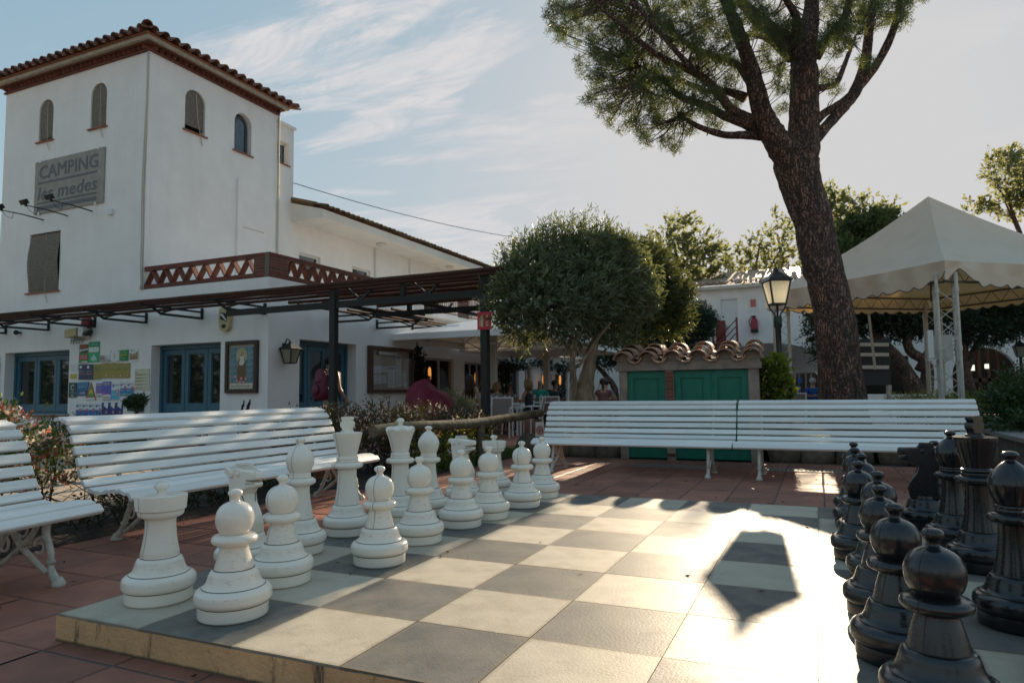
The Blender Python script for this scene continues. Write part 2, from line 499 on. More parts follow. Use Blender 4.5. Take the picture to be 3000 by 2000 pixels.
# ================================================================ chess board
M_light = mat('light_terrazzo', (0.50, 0.445, 0.35), 0.4, col2=(0.41, 0.365, 0.285), vscale=5, bump=0.08, bscale=90, spec=0.16, vlo=.25, vhi=.6)
M_dark = mat('dark_terrazzo', (0.092, 0.094, 0.095), 0.4, col2=(0.19, 0.18, 0.155), vscale=5, bump=0.08, bscale=90, spec=0.16, vlo=.38, vhi=.72)
for m_ in (M_light, M_dark):
    t = m_.node_tree; b = t.nodes['Principled BSDF']
    nz = t.nodes.new('ShaderNodeTexNoise'); nz.inputs['Scale'].default_value = 260; nz.inputs['Detail'].default_value = 2
    tc_ = t.nodes.new('ShaderNodeTexCoord'); t.links.new(tc_.outputs['Object'], nz.inputs['Vector'])
    sock = b.inputs['Base Color']; src = sock.links[0].from_socket
    mx = t.nodes.new('ShaderNodeMix'); mx.data_type = 'RGBA'; mx.blend_type = 'OVERLAY'; mx.inputs['Factor'].default_value = 0.6
    t.links.new(src, mx.inputs['A']); t.links.new(nz.outputs['Fac'], mx.inputs['B']); t.links.new(mx.outputs['Result'], sock)
    r2_ = t.nodes.new('ShaderNodeTexNoise'); r2_.inputs['Scale'].default_value = 9; r2_.inputs['Detail'].default_value = 6
    t.links.new(tc_.outputs['Object'], r2_.inputs['Vector'])
    mr = t.nodes.new('ShaderNodeMapRange'); mr.inputs[1].default_value = .3; mr.inputs[2].default_value = .7; mr.inputs[3].default_value = .46; mr.inputs[4].default_value = .58
    t.links.new(r2_.outputs['Fac'], mr.inputs[0]); t.links.new(mr.outputs[0], b.inputs['Roughness'])
    # dirt gathers along the joints of each slab, with blotches and fine scuffs
    sx = t.nodes.new('ShaderNodeSeparateXYZ'); t.links.new(tc_.outputs['Object'], sx.inputs[0]); ax = t.nodes.new('ShaderNodeMath'); ax.operation = 'ABSOLUTE'; ay = t.nodes.new('ShaderNodeMath'); ay.operation = 'ABSOLUTE'
    t.links.new(sx.outputs[0], ax.inputs[0]); t.links.new(sx.outputs[1], ay.inputs[0]); mxm = t.nodes.new('ShaderNodeMath'); mxm.operation = 'MAXIMUM'; t.links.new(ax.outputs[0], mxm.inputs[0]); t.links.new(ay.outputs[0], mxm.inputs[1])
    oi = t.nodes.new('ShaderNodeObjectInfo'); va = t.nodes.new('ShaderNodeVectorMath'); va.operation = 'ADD'; t.links.new(tc_.outputs['Object'], va.inputs[0]); t.links.new(oi.outputs['Location'], va.inputs[1])
    bn = t.nodes.new('ShaderNodeTexNoise'); bn.inputs['Scale'].default_value = 7; bn.inputs['Detail'].default_value = 10; bn.inputs['Roughness'].default_value = .7; t.links.new(va.outputs[0], bn.inputs['Vector'])
    e1_ = t.nodes.new('ShaderNodeMapRange'); e1_.inputs[1].default_value = .218; e1_.inputs[2].default_value = .240; e1_.inputs[4].default_value = .34; t.links.new(mxm.outputs[0], e1_.inputs[0])
    su = t.nodes.new('ShaderNodeMath'); su.operation = 'ADD'; t.links.new(e1_.outputs[0], su.inputs[0]); t.links.new(bn.outputs['Fac'], su.inputs[1])
    e2_ = t.nodes.new('ShaderNodeMapRange'); e2_.inputs[1].default_value = .52; e2_.inputs[2].default_value = .86; e2_.inputs[4].default_value = .62; t.links.new(su.outputs[0], e2_.inputs[0])
    mz = t.nodes.new('ShaderNodeMix'); mz.data_type = 'RGBA'; t.links.new(e2_.outputs[0], mz.inputs['Factor']); t.links.new(sock.links[0].from_socket, mz.inputs['A'])
    mz.inputs['B'].default_value = (.21, .165, .115, 1); t.links.new(mz.outputs['Result'], sock)
    add_random_tint(m_, 0.08)
# painted side of the plinth, stained from above and from below
M_side = mat('yellow_plinth_render', (0.76, 0.45, 0.22), 0.85, var=0.22, vscale=4, bump=0.35, bscale=60)
t = M_side.node_tree; b = t.nodes['Principled BSDF']; tc_ = t.nodes.new('ShaderNodeTexCoord'); mp_ = t.nodes.new('ShaderNodeMapping')
mp_.inputs['Scale'].default_value = (7, 7, 1.6); t.links.new(tc_.outputs['Object'], mp_.inputs[0])
nz = t.nodes.new('ShaderNodeTexNoise'); nz.inputs['Scale'].default_value = 1.4; nz.inputs['Detail'].default_value = 10; nz.inputs['Roughness'].default_value = 0.7
t.links.new(mp_.outputs[0], nz.inputs['Vector']); mr = t.nodes.new('ShaderNodeMapRange'); mr.inputs[1].default_value = .565; mr.inputs[2].default_value = .66
t.links.new(nz.outputs['Fac'], mr.inputs[0])
sp = t.nodes.new('ShaderNodeSeparateXYZ'); t.links.new(tc_.outputs['Object'], sp.inputs[0])
e1 = t.nodes.new('ShaderNodeMapRange'); e1.inputs[1].default_value = 0.02; e1.inputs[2].default_value = 0.0; t.links.new(sp.outputs[2], e1.inputs[0])
ad = t.nodes.new('ShaderNodeMath'); ad.operation = 'ADD'; t.links.new(e1.outputs[0], ad.inputs[0]); t.links.new(nz.outputs['Fac'], ad.inputs[1])
e2 = t.nodes.new('ShaderNodeMapRange'); e2.inputs[1].default_value = .75; e2.inputs[2].default_value = 1.25; t.links.new(ad.outputs[0], e2.inputs[0])
mxx = t.nodes.new('ShaderNodeMath'); mxx.operation = 'MAXIMUM'; t.links.new(mr.outputs[0], mxx.inputs[0]); t.links.new(e2.outputs[0], mxx.inputs[1])
sc_ = t.nodes.new('ShaderNodeMath'); sc_.operation = 'MULTIPLY'; sc_.inputs[1].default_value = 0.88; t.links.new(mxx.outputs[0], sc_.inputs[0])
mx = t.nodes.new('ShaderNodeMix'); mx.data_type = 'RGBA'; t.links.new(sc_.outputs[0], mx.inputs['Factor'])
t.links.new(b.inputs['Base Color'].links[0].from_socket, mx.inputs['A']); mx.inputs['B'].default_value = (0.06, 0.045, 0.035, 1); t.links.new(mx.outputs['Result'], b.inputs['Base Color'])

board = root('chessboard', (B0x + 4 * SQ, B0y + 4 * SQ, 0), 'raised giant chessboard of grey and cream squares with yellow painted edge', 'chessboard')
mb = MB(); e = 0.004
x1, y1 = B0x + 8 * SQ, B0y + 8 * SQ
# the plinth, its upper edge slightly chipped
def plinth_edge(p, q, n=60):
    pts = []
    for k in range(n + 1):
        f = k / n; x = p[0] + (q[0] - p[0]) * f; y = p[1] + (q[1] - p[1]) * f
        pts.append((x, y, BZ - 0.006 - max(0, random.gauss(0, .0018))))
    return pts
cs = [(B0x - e, B0y - e), (x1 + e, B0y - e), (x1 + e, y1 + e), (B0x - e, y1 + e)]
for k in range(4):
    pts = plinth_edge(cs[k], cs[(k + 1) % 4])
    for a, b_ in zip(pts[:-1], pts[1:]):
        mb.face([(a[0], a[1], -.01), (b_[0], b_[1], -.01), b_, a])
mb.face([(B0x, B0y, BZ - .014), (x1, B0y, BZ - .014), (x1, y1, BZ - .014), (B0x, y1, BZ - .014)])
build(mb, 'plinth', M_side, board)
sq_me = []
for m_ in (M_light, M_dark):
    mb = MB(); h = SQ / 2 - 0.0012
    mb.box(-h, -h, -.013, h, h, 0); sq_me.append(mb.mesh('board_square', m_))
for i in range(8):
    for k in range(8):
        dark = (i + k) % 2 == 1
        o = instance(sq_me[1 if dark else 0], 'board_square', board, ((i - 3.5) * SQ, (k - 3.5) * SQ, BZ + random.uniform(-.0006, .0006)), (random.uniform(-.0006, .0006), random.uniform(-.0006, .0006), 0))
# ================================================================ walls with openings
def arc_pts(sa, sb, tt, n=12):
    r = (sb - sa) / 2; c = (sa + sb) / 2; cy = tt - r
    return [(c - r * math.cos(math.pi * k / n), cy + r * math.sin(math.pi * k / n)) for k in range(n + 1)]


def wall(mb, f, s0, s1, t0, t1, ops=(), depth=0.3):
    S = sorted({s0, s1, *[o[0] for o in ops], *[o[1] for o in ops]}); T = sorted({t0, t1, *[o[2] for o in ops], *[o[3] for o in ops]})
    S = [s for s in S if s0 <= s <= s1]; T = [t for t in T if t0 <= t <= t1]
    for i in range(len(S) - 1):
        for j in range(len(T) - 1):
            cs, ct = (S[i] + S[i + 1]) / 2, (T[j] + T[j + 1]) / 2
            if any(o[0] < cs < o[1] and o[2] < ct < o[3] for o in ops): continue
            mb.face([f(S[i], T[j], 0), f(S[i + 1], T[j], 0), f(S[i + 1], T[j + 1], 0), f(S[i], T[j + 1], 0)])
    for o in ops:
        sa, sb, ta, tb = o[:4]
        if len(o) > 4 and o[4]:
            A = arc_pts(sa, sb, tb)
            for p, q in zip(A[:-1], A[1:]):
                mb.face([f(p[0], p[1], 0), f(q[0], q[1], 0), f(q[0], tb, 0), f(p[0], tb, 0)])
            ring = [(sa, ta)] + A + [(sb, ta)]
        else: ring = [(sa, ta), (sa, tb), (sb, tb), (sb, ta)]
        for p, q in zip(ring, ring[1:] + ring[:1]):
            mb.face([f(p[0], p[1], 0), f(q[0], q[1], 0), f(q[0], q[1], depth), f(p[0], p[1], depth)])
    return mb


AY, BX, TX = 10.36, -9.92, -13.56
fA = lambda s, t, d=0: (s, AY + d, t)
fB = lambda s, t, d=0: (BX - d, s, t)
fT = lambda s, t, d=0: (TX - d, s, t)
bld = root('white_building', (-14, 12, 0), 'white rendered campsite building with square tower, tiled roofs and blue windows', 'building')
winA1 = (-18.46, -15.99, 0.60, 2.12); winA2 = (-13.24, -11.19, 0.60, 2.11)
a1 = (-17.48, -16.93, 7.33, 8.39, 1); a2 = (-15.53, -14.97, 7.33, 8.42, 1); bl = (-17.66, -16.48, 3.56, 5.02)
mb = MB()
wall(mb, fA, -21, TX, -.02, 3.36, [winA1]); wall(mb, fA, TX, BX, -.02, 3.36, [winA2])
wall(mb, fA, -18.88, TX, 3.36, 8.9, [a1, a2, bl])
b1 = (11.34, 11.93, 7.36, 8.42, 1); b2 = (12.86, 13.44, 7.35, 8.42, 1)
wall(mb, fT, AY, 14.40, 3.36, 8.9, [b1, b2])
door = (11.26, 13.19, 0.60, 2.17)
wall(mb, fB, AY, 15.70, -.02, 3.36, [door])
mb.face([(BX, 15.70, -.02), (-14.5, 15.70, -.02), (-14.5, 15.70, 3.36), (BX, 15.70, 3.36)])
mb.face([(TX, AY, 3.35), (BX, AY, 3.35), (BX, 15.7, 3.35), (TX, 15.7, 3.35)])
mb.face([(TX, 14.40, 3.36), (-18.88, 14.40, 3.36), (-18.88, 14.40, 8.9), (TX, 14.40, 8.9)])
mb.face([(-18.88, 14.40, 0), (-18.88, AY, 0), (-18.88, AY, 8.9), (-18.88, 14.40, 8.9)])
# stair block behind the tower, then the long wing
fW = lambda s, t, d=0: (-13.62 - d, s, t)
wbl = (14.42, 14.93, 7.55, 8.19)
wall(mb, fW, 14.40, 15.12, 3.36, 8.66, [wbl], .12)
mb.face([(-13.62, 15.12, 3.36), (-16, 15.12, 3.36), (-16, 15.12, 8.66), (-13.62, 15.12, 8.66)])
mb.box(-16.05, 14.40, 8.66, -13.56, 15.16, 8.74)
ww = [(15.39, 16.34, 4.55, 5.14), (17.89, 18.88, 4.45, 5.14), (20.1, 21.0, 4.45, 5.10)]
wd = [(22.3, 23.7, 3.95, 5.35), (25.0, 26.3, 3.95, 5.35)]
wall(mb, fW, 15.12, 28.5, 0, 6.0, ww + wd, .14)
mb.face([(-13.62, 28.5, 0), (-19, 28.5, 0), (-19, 28.5, 6), (-13.62, 28.5, 6)])
build(mb, 'wall', M_white, bld)

# eave box of the wing
mb = MB()
mb.prism([(-13.62, 5.95), (-12.47, 5.95), (-12.47, 6.19), (-13.62, 6.50)], lambda s, t, d: (s, d, t), 15.04, 28.8)
build(mb, 'eave_box', M_cream, bld)
mb = MB(); mb.face([(-12.42, 15.0, 6.22), (-12.42, 28.9, 6.22), (-18, 28.9, 7.75), (-18, 15.0, 7.75)])
mb.face([(-18, 15.0, 7.75), (-18, 28.9, 7.75), (-22, 28.9, 6.4), (-22, 15.0, 6.4)])
wing_roof = build(mb, 'roof', M_terra, bld)
for y in (17.0, 21.6):
    m_ = MB(); m_.lathe([(.02, -.11), (.12, -.10), (.16, -.05), (.17, 0.0)], (-13.0, y + 1.6, 5.95), 14); build(m_, 'ceiling_lamp', mat('frosted_shade', (.6, .58, .52), .5), bld, True)

# small windows of the wing and stair block
def small_window(f, o, frame=.06, depth=.1, louvre=False):
    m_ = MB(); sa, sb, ta, tb = o[:4]
    for (a, b_, c, d_) in ((sa, sa + frame, ta, tb), (sb - frame, sb, ta, tb), (sa + frame, sb - frame, ta, ta + frame), (sa + frame, sb - frame, tb - frame, tb)):
        m_.hexa([f(a, c, depth), f(b_, c, depth), f(b_, c, depth + .05), f(a, c, depth + .05), f(a, d_, depth), f(b_, d_, depth), f(b_, d_, depth + .05), f(a, d_, depth + .05)])
    w = build(m_, 'window', M_whitemetal, bld)
    p = MB(); p.face([f(sa, ta, depth + .03), f(sb, ta, depth + .03), f(sb, tb, depth + .03), f(sa, tb, depth + .03)]); build(p, 'pane', M_glass, w)
    s_ = MB(); s_.hexa([f(sa - .04, ta - .025, -.04), f(sb + .04, ta - .025, -.04), f(sb + .04, ta - .025, depth), f(sa - .04, ta - .025, depth), f(sa - .04, ta, -.04), f(sb + .04, ta, -.04), f(sb + .04, ta, depth), f(sa - .04, ta, depth)])
    build(s_, 'sill', M_terra, w); return w


for o in ww: small_window(fW, o)
small_window(fW, wbl)
for o in wd: small_window(fW, o, .08)
# balcony of the wing
m_ = MB(); m_.box(-13.62, 21.4, 3.78, -12.65, 27.3, 3.93); build(m_, 'balcony_slab', M_white, bld)
M_redbar = mat('rust_red_metal', (0.20, 0.03, 0.025), .5)
m_ = MB(); m_.tube([(-12.68, 21.45, 4.78), (-12.68, 27.25, 4.78)], .028, 6); m_.tube([(-12.68, 21.45, 4.0), (-12.68, 27.25, 4.0)], .018, 6)
rail_ = build(m_, 'balcony_rail', M_black, bld)
bar_ = MB(); bar_.tube([(0, 0, 0), (0, 0, .78)], .011, 5); bme = bar_.mesh('rail_bar', M_redbar)
for k in range(40): instance(bme, 'rail_bar', rail_, (-12.68 + 14, 21.5 + k * .145 - 12, 4.0))

# ---------------------------------------------------------------- arched windows with reed blinds
M_reed = mat('weathered_reed', (0.27, 0.235, 0.19), .8, var=.45, vscale=25)
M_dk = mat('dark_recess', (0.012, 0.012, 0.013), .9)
M_cord = mat('pale_cord', (.5, .46, .38), .8)


def reed(f, o, arch=True, blind=True, lift=.0, bulge=.02, frame=False):
    sa, sb, ta, tb = o[:4]; r = (sb - sa) / 2; c = (sa + sb) / 2
    A = arc_pts(sa, sb, tb) if arch else [(sa, tb), (sb, tb)]
    m_ = MB(); m_.face([f(p[0], p[1], .16) for p in [(sa, ta)] + A + [(sb, ta)]])
    w = build(m_, 'window', M_glass if not blind else M_dk, bld)
    s_ = MB(); g_ = lambda s, t, d: f(s, t, d)
    s_.hexa([f(sa - .06, ta - .03, -.05), f(sb + .06, ta - .03, -.05), f(sb + .06, ta - .03, .16), f(sa - .06, ta - .03, .16), f(sa - .06, ta, -.05), f(sb + .06, ta, -.05), f(sb + .06, ta, .16), f(sa - .06, ta, .16)])
    build(s_, 'sill', M_terra, w)
    if blind:
        bm_ = MB(); z = ta + lift; n = 0
        while z < tb - .02:
            if arch and z > tb - r: hw = math.sqrt(max(r * r - (z - (tb - r)) ** 2, 0))
            else: hw = r
            if hw > .03:
                dd = .05 - bulge * math.sin(math.pi * (z - ta) / (tb - ta)); j_ = random.uniform(-.003, .003)
                bm_.bar(f(c - hw + .012, z + j_, dd), f(c + hw - .012, z - j_, dd), .012, .019)
            z += .0245
        build(bm_, 'blind', M_reed, w)
        cd = MB(); pts = [f(c + .02, tb - .03, .02), f(c + .07, ta + .35, -.01), f(c + .12, ta + .02, -.03), f(c + .16, ta - .12, -.05), f(c + .21, ta - .28, -.03), f(c + .17, ta - .2, -.03), f(c + .13, ta - .02, -.04)]
        cd.tube(pts, .007, 5); build(cd, 'cord', M_cord, w)
    else:
        fr = MB(); B = arc_pts(sa + .09, sb - .09, tb - .10) if arch else None
        ring = [(sa + .09, ta + .05)] + B + [(sb - .09, ta + .05)]
        for p, q in zip(ring, ring[1:] + ring[:1]): fr.bar(f(p[0], p[1], .13), f(q[0], q[1], .13), .05, .06)
        build(fr, 'frame', mat('dark_frame', (.05, .05, .055), .5), w)
        pn = MB(); pn.face([f(p[0], p[1], .125) for p in ring]); build(pn, 'pane', mat('frosted_blue_pane', (.05, .09, .12), .25, var=.4, vscale=14, spec=.8), w)
    return w


reed(fA, a1, lift=.09); reed(fA, a2); reed(fT, b1, lift=.16, bulge=-.01); reed(fT, b2, blind=False)
reed(fA, bl, arch=False, bulge=.10)

# ---------------------------------------------------------------- blue french windows
def french(f, o, s_frames, depth=.30, name='window'):
    sa, sb, ta, tb = o; m_ = MB()
    def fb(a, b_, c, d_, d0, d1, mm): mm.hexa([f(a, c, d0), f(b_, c, d0), f(b_, c, d1), f(a, c, d1), f(a, d_, d0), f(b_, d_, d0), f(b_, d_, d1), f(a, d_, d1)])
    w_ = .07
    fb(sa, sa + w_, ta, tb, depth - .08, depth, m_); fb(sb - w_, sb, ta, tb, depth - .08, depth, m_)
    fb(sa + w_, sb - w_, tb - .09, tb, depth - .08, depth, m_); fb(sa + w_, sb - w_, ta, ta + .05, depth - .08, depth, m_)
    w = build(m_, name, M_blue, bld)
    for i in range(len(s_frames) - 1):
        a, b_ = s_frames[i] + .008, s_frames[i + 1] - .008; lf = MB(); q = .095
        for (s0_, s1_, t0_, t1_) in ((a, a + q, ta + .06, tb - .1), (b_ - q, b_, ta + .06, tb - .1), (a + q, b_ - q, tb - .1 - q, tb - .1), (a + q, b_ - q, ta + .06, ta + .06 + .17)):
            fb(s0_, s1_, t0_, t1_, depth - .045, depth + .01, lf)
        # bead round the glass
        for (s0_, s1_, t0_, t1_) in ((a + q, a + q + .02, ta + .23, tb - .1 - q), (b_ - q - .02, b_ - q, ta + .23, tb - .1 - q), (a + q + .02, b_ - q - .02, tb - .12 - q, tb - .1 - q), (a + q + .02, b_ - q - .02, ta + .23, ta + .25)):
            fb(s0_, s1_, t0_, t1_, depth - .03, depth, lf)
        build(lf, 'casement', M_blue, w)
        pn = MB(); pn.face([f(a + .05, ta + .1, depth - .012), f(b_ - .05, ta + .1, depth - .012), f(b_ - .05, tb - .15, depth - .012), f(a + .05, tb - .15, depth - .012)])
        build(pn, 'pane', M_glass, w)
    sl = MB(); fb(sa - .05, sb + .05, ta - .05, ta - .002, -.06, depth, sl); build(sl, 'sill', M_terra, w)
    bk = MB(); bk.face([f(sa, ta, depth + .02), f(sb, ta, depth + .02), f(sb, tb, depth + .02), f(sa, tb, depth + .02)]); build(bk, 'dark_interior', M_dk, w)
    return w


french(fA, winA1, [-18.39, -17.6, -16.83, -16.06]); french(fA, winA2, [-13.17, -12.50, -11.83, -11.26])
french(fB, door, [11.33, 11.84, 12.45, 13.12], .33)

# ---------------------------------------------------------------- roof tiles
def tile_mesh(name, r0, r1, L_, th, up, m, n=8, a0=8):
    mb = MB(); s = 1 if up else -1
    for k in range(2):
        r = (r0, r1)[k]; y = (0, L_)[k]
        for rr in (r, r - th):
            for j in range(n + 1):
                a = R(a0) + (math.pi - 2 * R(a0)) * j / n
                mb.V.append((rr * math.cos(a), y, s * (rr * math.sin(a) - (0 if up else 0))))
    q = n + 1
    for j in range(n):
        for A, B, C_, D_ in ((j, j + 1, 2 * q + j + 1, 2 * q + j), (q + j + 1, q + j, 3 * q + j, 3 * q + j + 1), (j + 1, j, q + j, q + j + 1), (2 * q + j, 2 * q + j + 1, 3 * q + j + 1, 3 * q + j)):
            mb.F.append([A, B, C_, D_]); mb.M.append(0)
    for A, B in ((0, q), (n, q + n)):
        mb.F.append([A, B, B + 2 * q, A + 2 * q]); mb.M.append(0)
    return mb.mesh(name, m, 50)


M_tileR = mat('old_roof_tile', (0.27, 0.125, 0.085), 0.8, col2=(0.10, 0.075, 0.060), vscale=7, bump=.35, bscale=30, vlo=.3, vhi=.62)
add_random_tint(M_tileR, .3)
t_cov = tile_mesh('roof_tile', .098, .082, .45, .014, True, M_tileR); t_pan = tile_mesh('roof_tile', .075, .088, .45, .014, False, M_tileR)
# tower roof: cornice courses, mortar bed, tiled hips
M_brickred = mat('red_brick', (0.20, 0.060, 0.036), .8, col2=(.12, .04, .028), vscale=12, bump=.3, bscale=50); add_random_tint(M_brickred, .25)
mb = MB(); ov = .30; ex = TX + ov; ey = AY - ov; bx0 = -19.2; by1 = 14.72
rz = 9.10; sl = math.tan(R(17)); cxm, cym = -16.3, 12.4
pk = (cxm, cym, rz + sl * (cym - ey))
A_, B_, C_, D_ = (bx0, ey, rz), (ex, ey, rz), (ex, by1, rz), (bx0, by1, rz)
for tri in ((A_, B_, pk), (B_, C_, pk), (C_, D_, pk), (D_, A_, pk)): mb.face(tri)
mb.face([D_, C_, B_, A_])
troof = build(mb, 'tower_roof', M_terra, bld)
mb = MB()   # mouldings
for (o_, z0, z1) in ((.045, 8.83, 8.875), (.13, 8.975, 9.01)):
    mb.box(-18.88 - o_, AY - o_, z0, TX + o_, AY + .02, z1); mb.box(TX - .02, AY + .02, z0, TX + o_, 14.4 + o_, z1)
build(mb, 'cornice_strip', M_brickred, troof)
mb = MB(); mb.box(-18.9 - .2, AY - .22, 9.013, TX + .22, AY, 9.098); mb.box(TX, AY, 9.013, TX + .22, 14.62, 9.098)
build(mb, 'mortar_band', mat('mortar_cream', (.50, .45, .37), .9, var=.3, vscale=10, bump=.4), troof)
tb_ = MB(); tb_.prism([(-.075, .10), (.075, .10), (0, -.05)], lambda s, t, d: (s, t, d), 0, .10); tooth = tb_.mesh('cornice_brick', M_brickred)
O = Vector((-14, 12, 0))
n_ = 32
for k in range(n_):
    instance(tooth, 'cornice_brick', troof, (-18.8 + k * (5.3 / n_) - O.x, AY - .065 - O.y, 8.876))
for k in range(25):
    instance(tooth, 'cornice_brick', troof, (TX + .065 - O.x, AY + .12 + k * .163 - O.y, 8.876), (0, 0, math.pi / 2))
p_ = .285
for k in range(21):
    x = ex - .12 - k * p_
    instance(t_cov, 'roof_tile', troof, (x - O.x, ey - .10 - O.y, rz + .035), (R(16 + random.uniform(-2, 2)), 0, random.uniform(-.04, .04)))
    instance(t_pan, 'roof_tile', troof, (x - p_ / 2 - O.x, ey - .06 - O.y, rz + .085), (R(16), 0, random.uniform(-.03, .03)))
for k in range(17):
    y = ey + .12 + k * p_
    instance(t_cov, 'roof_tile', troof, (ex + .10 - O.x, y - O.y, rz + .035), (R(16 + random.uniform(-2, 2)), 0, math.pi / 2 + random.uniform(-.04, .04)))
    instance(t_pan, 'roof_tile', troof, (ex + .06 - O.x, y + p_ / 2 - O.y, rz + .085), (R(16), 0, math.pi / 2))
instance(t_cov, 'ridge_tile', troof, (ex + .04 - O.x, ey - .04 - O.y, rz + .10), (R(8), 0, R(38)), (1.25, 1.0, 1.25))
mb = MB()
for k in range(20):
    for row in range(1, 6):
        x = ex - .12 - k * p_; yy = ey + row * .36
        lim = (yy - ey)
        if x > ex - lim or x < bx0 + lim * .9: continue
        mb.tube([(x, yy, rz + .06 + row * .36 * sl), (x, yy + .4, rz + .05 + (row + 1) * .36 * sl)], [.095, .08], 8, False)
build(mb, 'upper_tiles', M_tileR, troof, kind='stuff')
# tiles along the wing eave (moss on some)
M_mosst = mat('mossy_roof_tile', (0.24, 0.13, 0.07), 0.85, col2=(0.07, 0.075, 0.035), vscale=9, bump=.4, bscale=30, vlo=.4, vhi=.6); add_random_tint(M_mosst, .35)
w_cov = tile_mesh('roof_tile', .095, .08, .45, .014, True, M_mosst)
for k in range(58):
    y = 15.1 + k * .236
    instance(w_cov, 'roof_tile', wing_roof, (-12.36 - O.x, y - O.y, 6.23 + random.uniform(-.01, .012)), (R(15 + random.uniform(-2, 2)), 0, math.pi / 2 + random.uniform(-.06, .06)))
mb = MB()
for k in range(58):
    y = 15.1 + k * .236
    mb.tube([(-12.78, y, 6.37), (-14.9, y + random.uniform(-.02, .02), 6.97)], .085, 6, False)
build(mb, 'upper_tiles', M_mosst, wing_roof, kind='stuff')

# ---------------------------------------------------------------- brick parapet round the first floor terrace
par = root('brick_parapet', (BX, AY, 3.36), 'red brick parapet with zigzag openings round the first floor terrace', 'parapet')
M_mort = mat('grey_mortar', (.20, .16, .13), .95, var=.3, vscale=20)
PO = Vector((BX, AY, 3.36)); z0, z1 = 3.37, 3.87
def brick_mesh(l, w, h):
    b_ = MB(); b_.box(-l / 2, -w / 2, -h / 2, l / 2, w / 2, h / 2); return b_.mesh('brick', M_brickred)
bk_h = brick_mesh(.225, .13, .042)
def run(f, s0, s1, rot):
    core = MB()
    L_ = s1 - s0
    for zz in (z0 + .024, z0 + .071, z1 - .071, z1 - .024):
        n = int(L_ / .235)
        for k in range(n):
            p = Vector(f(s0 + (k + .5) * L_ / n, zz, .07)) - PO
            o = instance(bk_h, 'brick', par, p, (0, 0, rot + random.uniform(-.01, .01)), (L_ / n / .235, 1, 1))
    for (a, b_) in ((z0, z0 + .094), (z1 - .094, z1 - .004)):
        core.hexa([f(s0, a, .012), f(s1, a, .012), f(s1, a, .125), f(s0, a, .125), f(s0, b_, .012), f(s1, b_, .012), f(s1, b_, .125), f(s0, b_, .125)])
    build(core, 'mortar_joint', M_mort, par)
bk_z = brick_mesh(.30, .13, .03)
def zig(f, s0, s1, n, rot):
    w = (s1 - s0) / n; hh = (z1 - z0 - .19)
    for k in range(n):
        for sgn in (1, -1):
            cx_ = s0 + (k + (.25 if sgn > 0 else .75)) * w
            p = Vector(f(cx_, (z0 + z1) / 2, .07)) - PO; ang = math.atan2(hh, w / 2)
            ln = math.hypot(hh, w / 2) / .30
            q = Matrix.Rotation(rot, 4, 'Z') @ Matrix.Rotation(-sgn * ang, 4, 'Y')
            o = instance(bk_z, 'brick', par, p, q.to_euler(), (ln * .99, 1, 1))
def pillar(f, s0, s1, rot):
    n = 5
    for k in range(n):
        zz = z0 + .118 + k * (z1 - z0 - .19) / n
        for j in range(2):
            p = Vector(f(s0 + (j + .5) * (s1 - s0) / 2, zz, .07)) - PO
            instance(bk_h, 'brick', par, p, (0, 0, rot), ((s1 - s0) / 2 / .24, 1, 1))
    core = MB(); core.hexa([f(s0, z0 + .09, .012), f(s1, z0 + .09, .012), f(s1, z0 + .09, .125), f(s0, z0 + .09, .125), f(s0, z1 - .09, .012), f(s1, z1 - .09, .012), f(s1, z1 - .09, .125), f(s0, z1 - .09, .125)])
    build(core, 'mortar_joint', M_mort, par)
run(fA, TX + .02, BX - .14, 0); run(fB, AY, 15.6, math.pi / 2)
zig(fA, TX + .04, BX - .42, 8, 0); pillar(fA, BX - .42, BX - .14, 0); pillar(fB, AY, AY + .54, math.pi / 2)
zig(fB, AY + .54, 15.2, 13, math.pi / 2); pillar(fB, 15.2, 15.6, math.pi / 2)

# ---------------------------------------------------------------- pipes and cables on the tower
mb = MB(); pts = []
zs = [8.8, 8.2, 7.5, 6.8, 6.2, 5.6, 5.0, 4.5, 4.1, 3.8, 3.5, 3.36]; off = [0, .005, .0, -.03, -.05, -.06, -.05, -.03, -.04, -.03, -.01, -.02]
mb.tube([(TX + o_, AY - .03, z) for z, o_ in zip(zs, off)], .028, 8)
single(mb, 'drain_pipe', M_cord, (TX, AY - .03, 3.36), 'thin crooked pale pipe down the front corner of the tower', 'pipe', smooth=True)
mb = MB(); mb.tube([(TX + .03, 14.42, z) for z in (8.8, 7.2, 6.0, 4.6, 3.4)], .03, 8)
single(mb, 'drain_pipe', M_cord, (TX + .03, 14.42, 3.4), 'narrow pipe down the far corner of the tower, above the parapet', 'pipe', smooth=True)
p0 = on_x(549, 412, TX); mb = MB(); mb.box(TX - .01, p0.y - .07, 3.9, TX + .06, p0.y + .07, p0.z)
single(mb, 'cable_duct', M_white, (TX, p0.y, 3.9), 'white vertical duct on the tower wall left of the stair window', 'duct')
q0, q1 = on_x(558, 521, TX), on_x(606, 535, TX); mb = MB(); mb.tube([q0, q1], .012, 6)
single(mb, 'cable', M_cord, tuple(q0), 'short horizontal cable beside the white duct on the tower', 'cable')
for (yy, zt) in ((19.1, 5.93), (21.25, 5.93)):
    mb = MB(); mb.tube([(-13.56, yy, zt), (-13.56, yy, 3.5)], .035, 8); build(mb, 'rain_pipe', M_whitemetal, bld)
# aerial cable across the sky
A0 = Vector((-13.6, 15.1, 7.1)); A1 = at_d(1330, 560, 32); mb = MB()
mb.tube([A0.lerp(A1, k / 14) - Vector((0, 0, .35 * 4 * (k / 14) * (1 - k / 14))) for k in range(15)], .012, 5)
single(mb, 'aerial_cable', M_black, tuple(A0), 'thin overhead cable from the stair block across the sky', 'cable')
